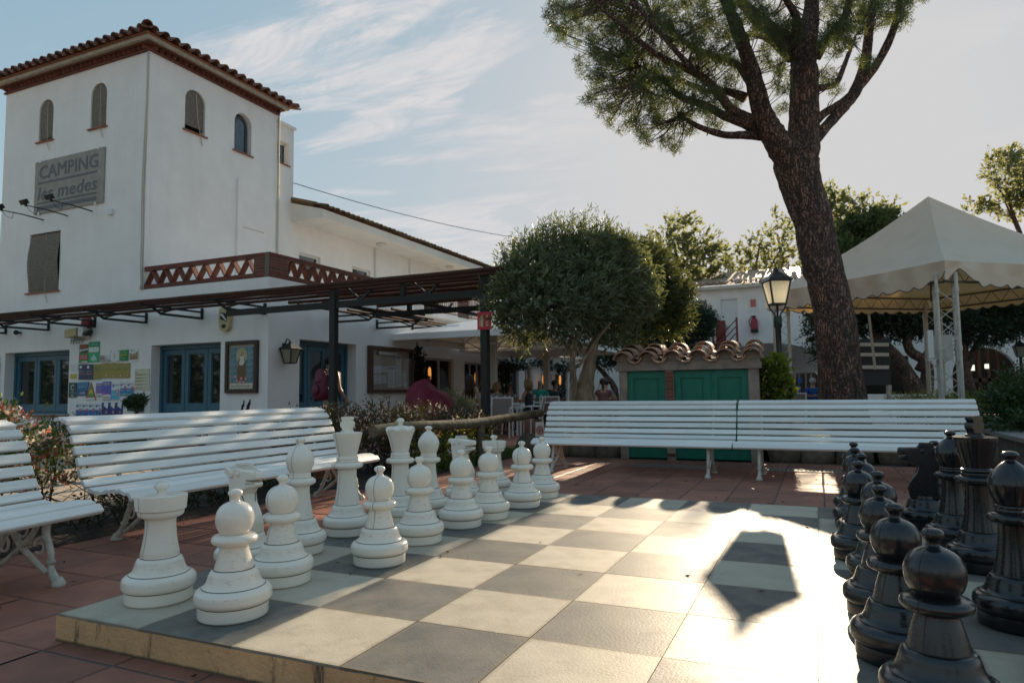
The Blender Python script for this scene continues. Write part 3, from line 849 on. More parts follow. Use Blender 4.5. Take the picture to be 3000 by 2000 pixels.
# ================================================================ lettering used in the place
prepare_texts(['CAMPING', 'les medes', 'ACSI', 'Camping', 'CAMPING', 'RECOMMENDED', 'ADAC', 'Camping 2018', 'ANWB', 'C', 'Best', 'campings', 'Superplatz', '*****', '****', '2014', '2015', '2016', '2017', 'www', 'Zoover', 'Awards', 'EMAS', 'Biosphere', '10',
               'Ave Maria Purisima', 'Generalitat', 'Q', 'info', 'AVISO', 'Restaurant', 'zoom', 'quality', '9', '8', 'Leading', 'Bistro'])
def flat(c, name=None, rough=.45): return mat(name or 'print_%02d_%02d_%02d' % tuple(int(x * 99) for x in c), c, rough)
W_ = (.72, .72, .70)
# ---------------------------------------------------------------- the stone sign
sg = root('wall_sign', (-16.2, AY, 5.5), 'grey stone plaque reading CAMPING les medes high on the tower', 'sign')
fS = lambda s, t, d=0: (s, AY - .035 - d, t)
mb = MB(); mb.box(-17.50, AY - .035, 5.50, -14.94, AY - .004, 6.815)
M_stone = mat('grey_stone_plaque', (.34, .32, .28), .75, var=.22, vscale=5, bump=.1, bscale=60); build(mb, 'plaque', M_stone, sg)
M_let = mat('slate_lettering', (.12, .125, .13), .6)
mb = MB(); put_text(mb, 'CAMPING', fS, -17.33, -15.16, 6.36, 6.68, .005, fat=.012); build(mb, 'lettering', M_let, sg); mb = MB()
put_text(mb, 'les medes', fS, -17.36, -15.20, 5.83, 6.14, .005, shear=.18, fat=.014); build(mb, 'lettering', M_let, sg)
mb = MB()
for a, b_ in ((6.24, 6.285), (5.735, 5.775), (5.585, 5.675)): mb.box(-17.36, AY - .042, a, -15.18, AY - .034, b_)
build(mb, 'rule_line', M_let, sg)
cl = MB(); cl.box(-.025, -.02, -.03, .025, .0, .03); clm = cl.mesh('clip', M_whitemetal)
for x, z in ((-17.3, 6.81), (-15.15, 6.81), (-17.3, 5.50), (-15.2, 5.50)): instance(clm, 'clip', sg, (x + 16.2, -.03, z - 5.5))
# ---------------------------------------------------------------- floodlights on arms
fl_lab = ['nearest the tower corner', 'middle of the three below the stone plaque', 'leftmost, cut by the frame edge']
for i, x in enumerate((-15.35, -16.25, -17.16)):
    r_ = root('floodlight', (x, AY, 5.34), 'black floodlight on a long wall arm, ' + fl_lab[i], 'floodlight', 'floodlights lighting the stone plaque')
    mb = MB(); mb.tube([(x, AY, 5.34), (x - .01, AY - .45, 5.37), (x, AY - .93, 5.36)], [.016, .014, .012], 6)
    mb.tube([(x, AY - .93, 5.36), (x + .02, AY - .86, 5.24), (x + .05, AY - .74, 5.20), (x + .03, AY - .70, 5.36)], .006, 5); build(mb, 'arm', M_black, r_)
    mb = MB(); mb.obox((x - .01, AY - .98, 5.43), (.075, 0, 0), (0, .05, .03), (0, -.03, .045)); mb.box(x - .03, AY - .96, 5.34, x + .01, AY - .92, 5.42)
    build(mb, 'lamp_head', M_black, r_)
p = on_y(257, 488, AY)
mb = MB(); mb.box(p.x - .07, AY - .06, p.z - .06, p.x + .07, AY, p.z + .07); single(mb, 'junction_box', M_whitemetal, (p.x, AY, p.z), 'small white junction box on the tower below the plaque', 'box')

# ---------------------------------------------------------------- plaques and posters round the reception
def pp(x, y): return on_y((200 + x * .185) / 1.2755, (950 + y * .185) / 1.2755, AY)
def fP(s, t, d=0): return (s, AY - d, t)
def poster(x0, y0, x1, y1, label, base, shapes=(), texts=(), poly=None, name='plaque', cat='plaque', d=.02, group='plaques and stickers beside the reception window'):
    a = pp(x0, (y0 + y1) / 2); b_ = pp(x1, (y0 + y1) / 2); t1 = pp((x0 + x1) / 2, y0).z; t0 = pp((x0 + x1) / 2, y1).z
    s0, s1 = a.x, b_.x; w, h = s1 - s0, t1 - t0; mb = MB(); mats = [flat(base)]
    P_ = poly or [(0, 0), (1, 0), (1, 1), (0, 1)]
    mb.prism([(s0 + u_ * w, t0 + v_ * h) for u_, v_ in P_][::-1], fP, .001, d)
    k = 0
    for shp in shapes:
        c, pts = shp[0], shp[1]; mats.append(flat(c)); mb.m = len(mats) - 1; k += 1
        if isinstance(pts[0], (int, float)):
            if len(pts) == 3:
                cx_, cy_, rr = pts; pts = [(cx_ + rr * math.cos(q) , cy_ + rr * math.sin(q) * w / h) for q in np.linspace(0, 2 * math.pi, 17)[:-1]]
            else: u0, v0, u1, v1 = pts; pts = [(u0, v0), (u1, v0), (u1, v1), (u0, v1)]
        dd = d + .0012 * k
        mb.face([fP(s0 + u_ * w, t0 + v_ * h, dd) for u_, v_ in pts][::-1])
    for (tx, c, u0, v0, u1, v1) in texts:
        mats.append(flat(c)); mb.m = len(mats) - 1
        put_text(mb, tx, fP, s0 + u0 * w, s0 + u1 * w, t0 + v0 * h, t0 + v1 * h, d + .0012 * (k + 1), shear=0)
    return single(mb, name, mats, (s0, AY, t0), label, cat, group)
G_, T_, Wh, Rd, Nv, Oc = (.05, .24, .06), (.02, .36, .17), (.72, .72, .70), (.45, .04, .04), (.02, .035, .09), (.36, .29, .045)
Bl, Tq, Pu = (.02, .12, .38), (.02, .32, .50), (.11, .10, .45)
lines = lambda c, u0, u1, vs, h=.014: [(c, (u0, v, u1, v + h)) for v in vs]
poster(185, 315, 335, 610, 'green camping club plaque with red figures and ACSI on a white band', G_, [((.02, .02, .02), (.14, .52, .86, .99)), (Rd, (.22, .78, .46, .99)), (Rd, (.54, .78, .78, .99)), (Wh, [(.1, .6), (.92, .68), (.92, .76), (.1, .72)]), (Rd, (.0, .18, .95, .42)), (Wh, (.3, .02, .95, .08))], [('ACSI', (.02, .02, .02), .22, .63, .82, .71), ('Camping', Wh, .08, .30, .85, .40), ('RECOMMENDED', Wh, .08, .22, .85, .27)])
poster(337, 275, 500, 600, 'teal plaque with a wide white middle band at top of the plaques', T_, [(Wh, (0, .50, .97, .73)), ((.01, .28, .12), (0, .74, 1, 1)), ((.35, .62, .5), [(.2, .12), (.5, .4), (.85, .15), (.6, .05)])], [('Camping', (.3, .5, .4), .15, .60, .85, .67), ('quality', Wh, .2, .84, .8, .90)])
poster(502, 490, 678, 590, 'low grey strip plaque with red lettering', (.30, .31, .32), [((.6, .6, .6), (.5, .3, 1, .95))], [('RECOMMENDED', Rd, .06, .40, .72, .68), ('campings', Wh, .06, .1, .8, .25)])
poster(682, 410, 815, 590, 'plain white plaque held by four screws', Wh, [((.55, .54, .42), (.36, .3, .64, .7)), ((.08, .08, .08), (.02, .02, .12, .10)), ((.08, .08, .08), (.88, .02, .98, .10)), ((.08, .08, .08), (.02, .9, .12, .98)), ((.08, .08, .08), (.88, .9, .98, .98))])
dots = [(Wh, (.5 + .3 * math.cos(a), .52 + .3 * math.sin(a), .028)) for a in np.linspace(0, 6.283, 13)[:-1]]
poster(832, 405, 957, 578, 'square green plaque with a ring of dots and a yellow bar', (.01, .25, .05), dots + [((.65, .5, .05), (.08, .48, .92, .58))], [('EMAS', Rd, .25, .49, .75, .57)])
poster(980, 380, 1120, 580, 'white and brown plaque, rightmost of the upper row', Wh, [((.27, .15, .07), [(0.03, .12), (.97, .12), (.97, .80), (.7, .62), (.4, .55), (.03, .66)]), ((.30, .26, .14), [(0.03, .30), (.97, .4), (.97, .80), (.7, .62), (.4, .55), (.03, .66)]), (T_, (.27, .82, .08))], [('Biosphere', T_, .4, .78, .75, .86)])
poster(35, 618, 160, 725, 'small white plaque with red lettering beside the left window', Wh, [], [('Generalitat', Rd, .12, .55, .85, .7), ('info', (.3, .3, .3), .2, .2, .7, .32)])
poster(42, 782, 138, 860, 'small yellow plaque beside the left window', (.60, .52, .10), lines((.2, .2, .05), .1, .9, (.25, .6), .1))
for k, (x0, x1) in enumerate(((178, 294), (296, 412))):
    poster(x0, 632, x1, 875, 'navy quality plaque, %s of the navy pair under the green ones' % ('left' if k == 0 else 'right'), Nv, [(Wh, (.12, .74, .42, .9)), (Rd, (.8, .38, .1))], [('quality', Wh, .08, .52, .75, .58), ('2014', Wh, .08, .45, .3, .49), ('*****', Wh, .08, .34, .62, .40) if '*****' in TEXTS else ('10', Wh, .08, .34, .4, .38)])
poster(413, 628, 531, 870, 'olive green quality plaque, first of the five yellowish plaques', (.27, .25, .05), lines((.06, .06, .02), .1, .8, (.72, .66, .5), .025), [('2015', (.05, .05, .02), .75, .93, .95, .97)])
for k in range(4):
    poster(533 + k * 113, 612, 645 + k * 113, 850, 'ochre quality plaque, %s in the row of four' % ('first', 'second', 'third', 'last')[k], (.34, .27, .055), [(Rd, (.74, .16, .13)), (Wh, (.74, .16, .07))] + lines((.03, .2, .3), .08, .62, (.70,), .03), [('Leading', (.04, .04, .03), .08, .55, .9, .61), (('2014', '2015', '2016', '2017')[k], (.03, .03, .03), .7, .88, .95, .94), ('campings', (.04, .04, .03), .08, .48, .3, .52)])
poster(1062, 700, 1290, 1035, 'cream notice sheet with lines of small print next to the window recess', (.62, .58, .42), lines((.16, .12, .08), .08, .92, (.10, .26, .42, .56, .72), .016) + lines((.16, .12, .08), .08, .60, (.07, .23, .39, .53, .69), .014) + [((.1, .1, .1), (.08, .80, .22, .83)), ((.25, .2, .15), (.55, .84, .57, .98))])
poster(20, 920, 138, 1155, 'dark green plaque with a big white letter C', (.015, .07, .06), [(Wh, (.3, .36, .7, .38)), ((.5, .6, .1), (.38, .08, .62, .14))], [('C', Wh, .28, .48, .72, .86), ('****', Wh, .2, .22, .8, .28) if '****' in TEXTS else ('www', Wh, .2, .22, .8, .28)])
poster(130, 910, 340, 1130, 'slanting blue camping guide plaque', (.015, .14, .27), [((.03, .20, .36), (.12, .52, .95, .98)), ((.01, .10, .22), (.02, .02, .78, .36))], [('campings', (.5, .6, .65), .28, .6, .7, .7), ('ANWB', Wh, .32, .12, .74, .28)], poly=[(0, 0), (.78, 0), (1, 1), (.22, 1)])
poster(280, 915, 450, 1195, 'triangular plaque with red edge and green and yellow stripes', (.45, .07, .04), [((.05, .33, .05), [(.27, .18), (.88, .18), (.54, .9)]), ((.55, .50, .05), [(.34, .34), (.80, .34), (.62, .60), (.48, .60)]), ((.05, .36, .04), [(.3, .18), (.85, .18), (.68, .34), (.5, .42), (.4, .32)]), (Wh, (.04, .0, .95, .13))], poly=[(0, 0), (1, 0), (.52, 1)])
poster(450, 930, 551, 1145, 'pale violet plaque, left of the two violet ones', (.16, .15, .42), [(Wh, (.02, .02, .98, .24)), ((.5, .1, .3), (.2, .36, .16)), ((.55, .55, .1), (.08, .05, .32, .2)), ((.5, .5, .3), (.1, .84, .9, .9))], [('Best', Nv, .45, .06, .9, .18)])
poster(553, 905, 688, 1195, 'deep violet plaque, taller of the two violet ones', Pu, [(Wh, (.02, .02, .98, .30)), ((.55, .1, .35), (.2, .36, .14)), ((.5, .6, .05), (.1, .06, .35, .2)), ((.45, .48, .2), (.08, .86, .92, .92))], [('Best', Nv, .45, .08, .9, .2), ('Camping', Wh, .1, .76, .8, .82)])
poster(695, 895, 828, 1195, 'white and turquoise plaque with a magenta rosette', Wh, [((.10, .42, .60), (.02, .02, .98, .52)), ((.55, .04, .22), (.74, .42, .2)), ((.7, .6, .65), (.74, .42, .1)), ((.1, .3, .6), (.22, .74, .13))], [('Zoover', Bl, .15, .76, .95, .86), ('Awards', Wh, .1, .25, .7, .32)])
for k in range(2):
    poster(835 + k * 111, 888, 941 + k * 111, 1130, 'white and blue award plaque, %s of the pair above the letter box' % ('left' if k == 0 else 'right'), Wh, [((.01, .22, .45), (.0, .0, 1, .50)), ((.5, .04, .12), (.74, .5, .2)), ((.7, .6, .6), (.74, .5, .09)), ((.01, .2, .5), (.2, .70, .12)), ((.45, .5, .2), (.08, .08, .92, .13))], [('Zoover', Nv, .22, .72, .92, .84), ('10', Rd, .62, .44, .86, .54), ('Awards', Wh, .08, .34, .6, .42)])
for k in range(4):
    poster(135 + k * 102, 1240, 232 + k * 102, 1440, 'white and blue award plaque, %s in the bottom row' % ('first', 'second', 'third', 'fourth')[k], Wh, [((.01, .14, .40), (.0, .0, 1, .45)), ((.5, .04, .12), (.72, .42, .2)), ((.01, .2, .5), (.2, .74, .14))], [('Zoover', Nv, .22, .72, .92, .88), ('9', Wh, .62, .34, .8, .5)])
for k in range(3):
    poster(543 + k * 108, 1235, 648 + k * 108, 1475, 'dark blue plaque with torn white corner, %s of the three' % ('first', 'second', 'third')[k], (.012, .04, .19), [(Wh, [(.35, 1), (.98, 1), (.86, .58), (.3, .78)]), ((.45, .04, .12), (.72, .36, .17))], [('Awards', Wh, .08, .12, .75, .2), ('8', Wh, .62, .3, .8, .42)])
# strip of notices at the far left edge
mb = MB(); mats_ = [flat(Wh), flat((.03, .03, .03)), flat((.3, .3, .3))]
x0, x1 = -19.15, -18.62
mb.box(x0, AY - .02, .6, x1, AY - .002, 2.05); mb.m = 1; mb.box(x0, AY - .028, 1.72, x1, AY - .021, 1.9); mb.prism([(x1 - .16 + .11 * math.cos(a), 1.5 + .13 * math.sin(a)) for a in np.linspace(6.28, 0, 15)[:-1]], fP, .021, .03)
mb.m = 2; mb.box(x1 - .2, AY - .026, 1.05, x1 - .03, AY - .0205, 1.25)
single(mb, 'notice_board', mats_, (x0, AY, .6), 'white board of notices with black band at the left frame edge', 'notice board')
# letter box
a, b_ = pp(1040, 1230), pp(1228, 1230); zt, zb = pp(1130, 1095).z, pp(1130, 1370).z
lb = root('letter_box', ((a.x + b_.x) / 2, AY, zb), 'dark green letter box on the wall under the cream notice', 'letter box')
M_dgreen = mat('dark_green_paint', (.008, .05, .03), .35)
mb = MB(); mb.box(a.x, AY - .16, zb, b_.x - .04, AY, zt - .06); build(mb, 'body', M_dgreen, lb)
mb = MB(); mb.prism([(-.01, zt - .07), (b_.x - a.x - .02, zt - .07), ((b_.x - a.x) / 2, zt)], lambda s, t, d: (a.x + s, AY - d, t), 0, .19); build(mb, 'lid', M_dgreen, lb)
mb = MB(); mb.box(a.x + .03, AY - .168, zt - .12, b_.x - .07, AY - .161, zt - .10); build(mb, 'slot', M_whitemetal, lb)
# ---------------------------------------------------------------- framed tile picture
pc = root('tile_picture', (-10.58, AY, 1.05), 'framed picture of painted tiles showing a robed figure between the window and the corner', 'picture')
xa, xb, za, zb_ = -11.0, -10.15, 1.05, 2.10; q = .075
mb = MB()
mb.box(xa, AY - .07, za, xa + q, AY, zb_); mb.box(xb - q, AY - .07, za, xb, AY, zb_); mb.box(xa + q, AY - .07, za, xb - q, AY, za + q); mb.box(xa + q, AY - .07, zb_ - q, xb - q, AY, zb_)
build(mb, 'frame', mat('dark_brown_frame', (.05, .022, .015), .5, var=.3), pc)
M_tl = mat('painted_blue_tile', (.30, .40, .42), .25, col2=(.06, .17, .23), vscale=2.2, vlo=.4, vhi=.6); add_random_tint(M_tl, .1)
xi0, xi1, zi0, zi1 = xa + q, xb - q, za + q, zb_ - q
mb = MB(); mb.box(xi0, AY - .03, zi0, xi1, AY, zi1); build(mb, 'border', mat('ornate_border', (.55, .50, .36), .4, col2=(.16, .14, .1), vscale=60, vlo=.45, vhi=.55), pc)
bx_, bz_ = (xi1 - xi0 - .09) / 4, (zi1 - zi0 - .18) / 6
tm = MB(); tm.box(0, -.006, 0, bx_ - .004, 0, bz_ - .004); tmm = tm.mesh('tile', M_tl)
for i in range(4):
    for k in range(6): instance(tmm, 'tile', pc, (xi0 + .045 + i * bx_ + 10.58, -.031, zi0 + .135 + k * bz_ - 1.05))
mb = MB(); fQ = lambda s, t, d=0: (-10.575 + s, AY - .0385 - d, t)
mats_ = [flat((.42, .40, .22)), flat((.16, .08, .03)), flat((.66, .62, .52)), flat((.42, .22, .12)), flat((.55, .20, .18)), flat((.66, .62, .50)), flat((.12, .04, .05)), flat((.5, .38, .08))]
ell = lambda cx_, cy_, rx, ry, n=16: [(cx_ + rx * math.cos(a), cy_ + ry * math.sin(a)) for a in np.linspace(2 * math.pi, 0, n + 1)[:-1]]
def sh(m_, pts, d): mb.m = m_; mb.face([fQ(s, t, d) for s, t in pts])
sh(0, ell(0.0, 1.80, .15, .16), .000)
sh(1, [(-.10, 1.30), (-.12, 1.50), (-.09, 1.70), (-.04, 1.80), (.04, 1.80), (.10, 1.70), (.12, 1.50), (.11, 1.30)][::-1], .001)
sh(2, [(-.07, 1.62), (-.05, 1.78), (.05, 1.80), (.08, 1.66), (.02, 1.60)][::-1], .002)
sh(3, ell(.015, 1.835, .03, .037), .003); sh(3, ell(-.05, 1.72, .022, .026), .003)
sh(1, [(-.10, 1.30), (-.02, 1.32), (-.01, 1.60), (-.07, 1.62), (-.12, 1.50)][::-1], .003)
sh(7, [(-.02, 1.87), (.05, 1.87), (.045, 1.92), (.015, 1.90), (-.015, 1.92)][::-1], .004)
for s, t in ((-.12, 1.30), (-.03, 1.27), (.06, 1.27), (.12, 1.34), (-.16, 1.38), (.0, 1.34)): sh(4, ell(s, t, .035, .033, 10), .004); sh(2, ell(s, t, .014, .012, 8), .005)
sh(5, [(-.30, 1.14), (.30, 1.14), (.30, 1.24), (-.30, 1.24)][::-1], .002)
mb.m = 6; put_text(mb, 'Ave Maria Purisima', fQ, -.27, .27, 1.165, 1.225, .004)
build(mb, 'painted_figure', mats_, pc)
# ---------------------------------------------------------------- wall lantern, alarm box, lamps and siren under the pergola
def lantern_head(r_, c, w, h, M_fr, M_gl, sides=4, wb=.55, rot=math.pi / 4, roof=.45, glass_emit=False):
    """tapered lantern standing on c (bottom centre): four posts, panes, pitched roof and finial"""
    x, y, z = c; A = [rot + 2 * math.pi * k / sides for k in range(sides)]
    lo = [(x + w * wb * .5 * math.cos(a), y + w * wb * .5 * math.sin(a), z) for a in A]; hi = [(x + w * .5 * math.cos(a), y + w * .5 * math.sin(a), z + h) for a in A]
    fr = MB()
    for k in range(sides):
        fr.tube([lo[k], hi[k]], w * .035, 5); fr.bar(lo[k], lo[(k + 1) % sides], w * .07, w * .05); fr.bar(hi[k], hi[(k + 1) % sides], w * .07, w * .05)
    rf = MB(); n = sides; z1_ = z + h
    lv = [(w * .60, 0), (w * .58, .02 * h), (w * .46, roof * h * .30), (w * .36, roof * h * .45), (w * .16, roof * h * .82), (w * .10, roof * h * .9), (w * .085, roof * h), (w * .12, roof * h * 1.06), (w * .06, roof * h * 1.15), (w * .05, roof * h * 1.22), (w * .015, roof * h * 1.4)]
    i0 = len(rf.V)
    for r0_, zz in lv:
        for a in A: rf.V.append((x + r0_ * math.cos(a), y + r0_ * math.sin(a), z1_ + zz))
    for k in range(len(lv) - 1):
        for j in range(n):
            a_, b2 = i0 + k * n + j, i0 + k * n + (j + 1) % n; rf.F.append([a_, b2, b2 + n, a_ + n]); rf.M.append(0)
    rf.F.append([i0 + j for j in range(n)][::-1]); rf.M.append(0)
    build(fr, 'lantern_frame', M_fr, r_); build(rf, 'lantern_roof', M_fr, r_)
    for k in range(sides):
        g = MB(); g.face([lo[k], lo[(k + 1) % sides], hi[(k + 1) % sides], hi[k]]); build(g, 'glass_pane', M_gl, r_)
M_frost = mat('frosted_lantern_glass', (.7, .7, .62), .35, trans=.85, tcol=(.95, .94, .84))
M_dimgl = mat('dusty_lantern_glass', (.30, .31, .25), .3, trans=.4, tcol=(.45, .45, .36))
ln = root('wall_lantern', (BX, 10.9, 1.62), 'black iron wall lantern between the corner and the blue door', 'lantern')
lantern_head(ln, (BX + .17, 10.8, 1.64), .40, .29, M_black, M_dimgl, roof=.45)
mb = MB(); mb.tube([(BX, 10.8, 1.98), (BX + .08, 10.8, 2.14), (BX + .17, 10.8, 2.10)], .014, 6); mb.box(BX, 10.75, 1.9, BX + .02, 10.85, 2.05); build(mb, 'bracket', M_black, ln)
al = on_y(523, 731, AY); r_ = root('alarm_box', (al.x, AY, al.z), 'cream alarm box with black emblem beneath the pergola at the corner', 'alarm box')
mb = MB(); mb.prism([(-.13, -.2), (-.06, -.27), (.06, -.27), (.13, -.2), (.15, 0), (.13, .2), (.06, .25), (-.06, .25), (-.13, .2), (-.15, 0)][::-1], lambda s, t, d: (al.x + s, AY - d, al.z + t), .0, .10); build(mb, 'housing', mat('cream_plastic', (.50, .42, .22), .45), r_)
mb = MB(); mb.prism([(-.10, -.02), (.08, -.08), (.10, .08), (-.08, .12)], lambda s, t, d: (al.x + s, AY - d, al.z + t), .101, .104); mb.prism([(.06 * math.cos(a), -.17 + .045 * math.sin(a)) for a in np.linspace(0, 6.28, 13)[:-1]], lambda s, t, d: (al.x + s, AY - d, al.z + t), .101, .104)
mb.m = 1; mb.prism([(-.09, .07), (.05, -.06), (.08, -.04), (-.05, .10)], lambda s, t, d: (al.x + s, AY - d, al.z + t), .1045, .107); build(mb, 'emblem', [M_black, M_whitemetal], r_)
si = on_y(205, 742, AY); mb = MB(); mb.lathe([(.15, 0), (.16, .02), (.15, .08), (.08, .1)], (0, 0, 0), 14)
mb.V = [(si.x + v[0], AY - v[2] - .02, si.z + v[1]) for v in mb.V]; single(mb, 'siren', mat('siren_red', (.22, .012, .015), .4), (si.x, AY, si.z), 'round red siren under the pergola above the plaques', 'siren')
fl = on_y(190, 765, AY); r_ = root('floodlight', (fl.x, AY, fl.z), 'pale box floodlight with a small black camera above the green plaques', 'floodlight')
mb = MB(); mb.obox((fl.x - .13, AY - .12, fl.z), (.2, 0, .02), (0, .09, 0), (0, 0, .09)); build(mb, 'lamp_box', mat('cream_plastic', (.5, .42, .22), .45), r_)
mb = MB(); mb.obox((fl.x + .20, AY - .1, fl.z + .04), (.09, 0, 0), (0, .09, 0), (0, 0, .13)); build(mb, 'mount', M_whitemetal, r_)
mb = MB(); mb.obox((fl.x + .40, AY - .15, fl.z - .02), (.11, 0, .03), (0, .05, 0), (0, 0, .035)); mb.tube([(fl.x + .3, AY, fl.z - .06), (fl.x + .35, AY - .15, fl.z - .04)], .02, 6); build(mb, 'camera', M_black, r_)
cm_ = on_y(47, 764, AY); mb = MB(); mb.sphere((cm_.x, AY - .1, cm_.z), .06, 10, 7); mb.box(cm_.x - .05, AY - .06, cm_.z - .02, cm_.x + .05, AY, cm_.z + .02); mb.tube([(cm_.x - .09, AY - .08, cm_.z + .03), (cm_.x + .09, AY - .08, cm_.z - .01)], .012, 5)
single(mb, 'security_camera', M_black, (cm_.x, AY, cm_.z), 'small black security camera above the left window', 'camera')
fw = on_y(181, 782, AY); mb = MB(); mb.tube([(fw.x - .25, AY - .03, fw.z), (fw.x + .25, AY - .03, fw.z + .03)], .012, 5)
for k in range(5): mb.tube([(fw.x - .25 + k * .1, AY - .03, fw.z - .07), (fw.x - .2 + k * .1, AY - .03, fw.z + .07)], .01, 5)
mb.tube([(fw.x + .1, AY - .03, fw.z), (fw.x + .45, AY - .03, fw.z + .02), (fw.x + .45, AY - .03, fw.z + .2)], .008, 5)
single(mb, 'metal_ornament', mat('grey_metal', (.28, .28, .26), .5), (fw.x, AY, fw.z), 'small grey wrought metal ornament above the green plaques', 'ornament')
# ---------------------------------------------------------------- glazed notice cabinet on the side wall
nb = root('notice_cabinet', (BX, 14.58, 1.02), 'brown wooden glazed notice cabinet full of paper sheets on the side wall', 'notice cabinet')
fN = lambda s, t, d=0: (BX + d, s, t); ya, yb, za, zb2 = 13.62, 15.53, 1.02, 2.17; q = .085
mb = MB()
def nbx(m_, s0, s1, t0, t1, d0, d1): m_.hexa([fN(s0, t0, d1), fN(s1, t0, d1), fN(s1, t0, d0), fN(s0, t0, d0), fN(s0, t1, d1), fN(s1, t1, d1), fN(s1, t1, d0), fN(s0, t1, d0)])
nbx(mb, ya, ya + q, za, zb2, 0, .13); nbx(mb, yb - q, yb, za, zb2, 0, .13); nbx(mb, ya + q, yb - q, za, za + q, 0, .13); nbx(mb, ya + q, yb - q, zb2 - q, zb2, 0, .13)
build(mb, 'frame', M_wood, nb)
mb = MB(); nbx(mb, ya + q, yb - q, za + q, zb2 - q, .003, .02); build(mb, 'cork_board', mat('grey_board', (.50, .44, .38), .8, var=.1), nb)
mb = MB(); nbx(mb, ya + .35, yb - .75, zb2 - .2, zb2 - .13, .02, .10); build(mb, 'lamp_tube', M_whitemetal, nb)
ps = [(.02, .40, .10, .60), (.12, .42, .26, .60), (.27, .44, .42, .60), (.43, .06, .62, .60), (.64, .08, .78, .90), (.05, .14, .16, .38), (.17, .14, .28, .38), (.29, .16, .40, .38), (.0, .16, .045, .38), (.80, .1, .9, .5)]
for k, (u0, v0, u1, v1) in enumerate(ps):
    Wi, Hi = yb - ya - 2 * q, zb2 - za - 2 * q; m_ = MB(); s0, s1, t0, t1 = ya + q + u0 * Wi, ya + q + u1 * Wi, za + q + v0 * Hi, za + q + v1 * Hi
    nbx(m_, s0, s1, t0, t1, .022, .026); m_.m = 1; w, h = s1 - s0, t1 - t0
    nbx(m_, s0 + .1 * w, s1 - .1 * w, t1 - .12 * h, t1 - .05 * h, .0262, .027)
    for j in range(int(h / .035)): nbx(m_, s0 + .1 * w, s1 - (.1 + .2 * (j % 3 == 0)) * w, t0 + .06 * h + j * .03, t0 + .06 * h + j * .03 + .008, .0262, .027)
    build(m_, 'paper_sheet', [flat((.80, .82, .84)), flat((.22, .26, .34))], nb)
mb = MB(); mb.face([fN(ya + q, za + q, .11), fN(yb - q, za + q, .11), fN(yb - q, zb2 - q, .11), fN(ya + q, zb2 - q, .11)])
M_clear = bpy.data.materials.new('clear_pane'); M_clear.use_nodes = True; t = M_clear.node_tree; t.nodes.clear()
o_ = t.nodes.new('ShaderNodeOutputMaterial'); ms = t.nodes.new('ShaderNodeMixShader'); tr = t.nodes.new('ShaderNodeBsdfTransparent'); gg = t.nodes.new('ShaderNodeBsdfGlossy'); fr_ = t.nodes.new('ShaderNodeFresnel')
gg.inputs['Roughness'].default_value = .03; t.links.new(fr_.outputs[0], ms.inputs[0]); t.links.new(tr.outputs[0], ms.inputs[1]); t.links.new(gg.outputs[0], ms.inputs[2]); t.links.new(ms.outputs[0], o_.inputs[0])
build(mb, 'pane', M_clear, nb)

# ================================================================ pergola
pg = root('pergola', (-7.46, 9.3, 0), 'dark iron pergola carrying brown wooden rods along the white building', 'pergola')
M_rod = mat('brown_pergola_rod', (.085, .040, .027), .8, spec=.2, var=.5, vscale=6, stretch=(1, 12, 12), bump=.25, bscale=30)
M_iron = mat('dark_green_iron', (.012, .013, .012), .65, var=.2, vscale=10)
Zr = 2.80
rods = [(8.92, -22.5, -4.02, .0), (9.24, -22.5, -4.25, 0), (9.56, -22.5, -4.60, 0), (9.95, -22.5, -4.95, 0)]
for y, xa_, xb_, dz in rods:
    mb = MB(); n = 26; mb.tube([(xa_ + (xb_ - xa_) * k / n, y + random.uniform(-.008, .008), Zr + random.uniform(-.006, .006)) for k in range(n + 1)], [(.040 if y < 9 else .033) + random.uniform(-.003, .003) for _ in range(n + 1)], 7)
    build(mb, 'rod', M_rod, pg, 40)
for y, xa_, xb_ in ((10.35, -9.4, -4.3), (10.75, -8.9, -4.2), (11.15, -8.4, -4.1), (11.6, -8.2, -4.0)):
    mb = MB(); n = 8; mb.tube([(xa_ + (xb_ - xa_) * k / n, y + random.uniform(-.01, .01), Zr + random.uniform(-.006, .006)) for k in range(n + 1)], .034, 7); build(mb, 'rod', M_rod, pg, 40)
for x, ya_, yb_ in ((-9.30, 10.5, 17.5), (-9.02, 11.7, 16.5), (-8.74, 11.8, 15.4), (-8.42, 11.9, 14.2), (-8.12, 12.0, 13.3)):
    mb = MB(); n = 8; mb.tube([(x + random.uniform(-.008, .008), ya_ + (yb_ - ya_) * k / n, Zr - .02) for k in range(n + 1)], .030, 7); build(mb, 'rod', M_rod, pg, 40)
# sawn boards that close the roof over the entrance
M_board = mat('sunlit_plank', (.24, .095, .04), .6, col2=(.12, .045, .025), vscale=5, stretch=(.4, 6, 1), bump=.2)  # orange of the sunlit undersides is put into the board colour
for k, y in enumerate((9.75, 10.15, 10.55, 10.95, 11.38)):
    mb = MB(); mb.box(-8.6 + .15 * k, y - .10, Zr + .045, -4.05 + .1 * k, y + .10, Zr + .065); build(mb, 'plank', M_board, pg)
for x in (-7.46, -4.60):
    mb = MB(); mb.box(x - .055, 9.245, -.01, x + .055, 9.355, Zr + (.02 if x < -5 else .10)); build(mb, 'post', M_iron, pg)
mb = MB(); mb.box(-9.9, 9.27, 2.46, -4.655, 9.33, 2.57); build(mb, 'beam', M_iron, pg)
mb = MB(); mb.box(-8.2, 11.55, 2.56, -4.2, 11.61, 2.66); build(mb, 'beam', M_iron, pg)
for xx in (-7.43, -6.10, -4.63):
    mb = MB(); mb.box(xx, 9.36, 2.50, xx + .05, 12.0, 2.558); build(mb, 'cross_beam', M_iron, pg)
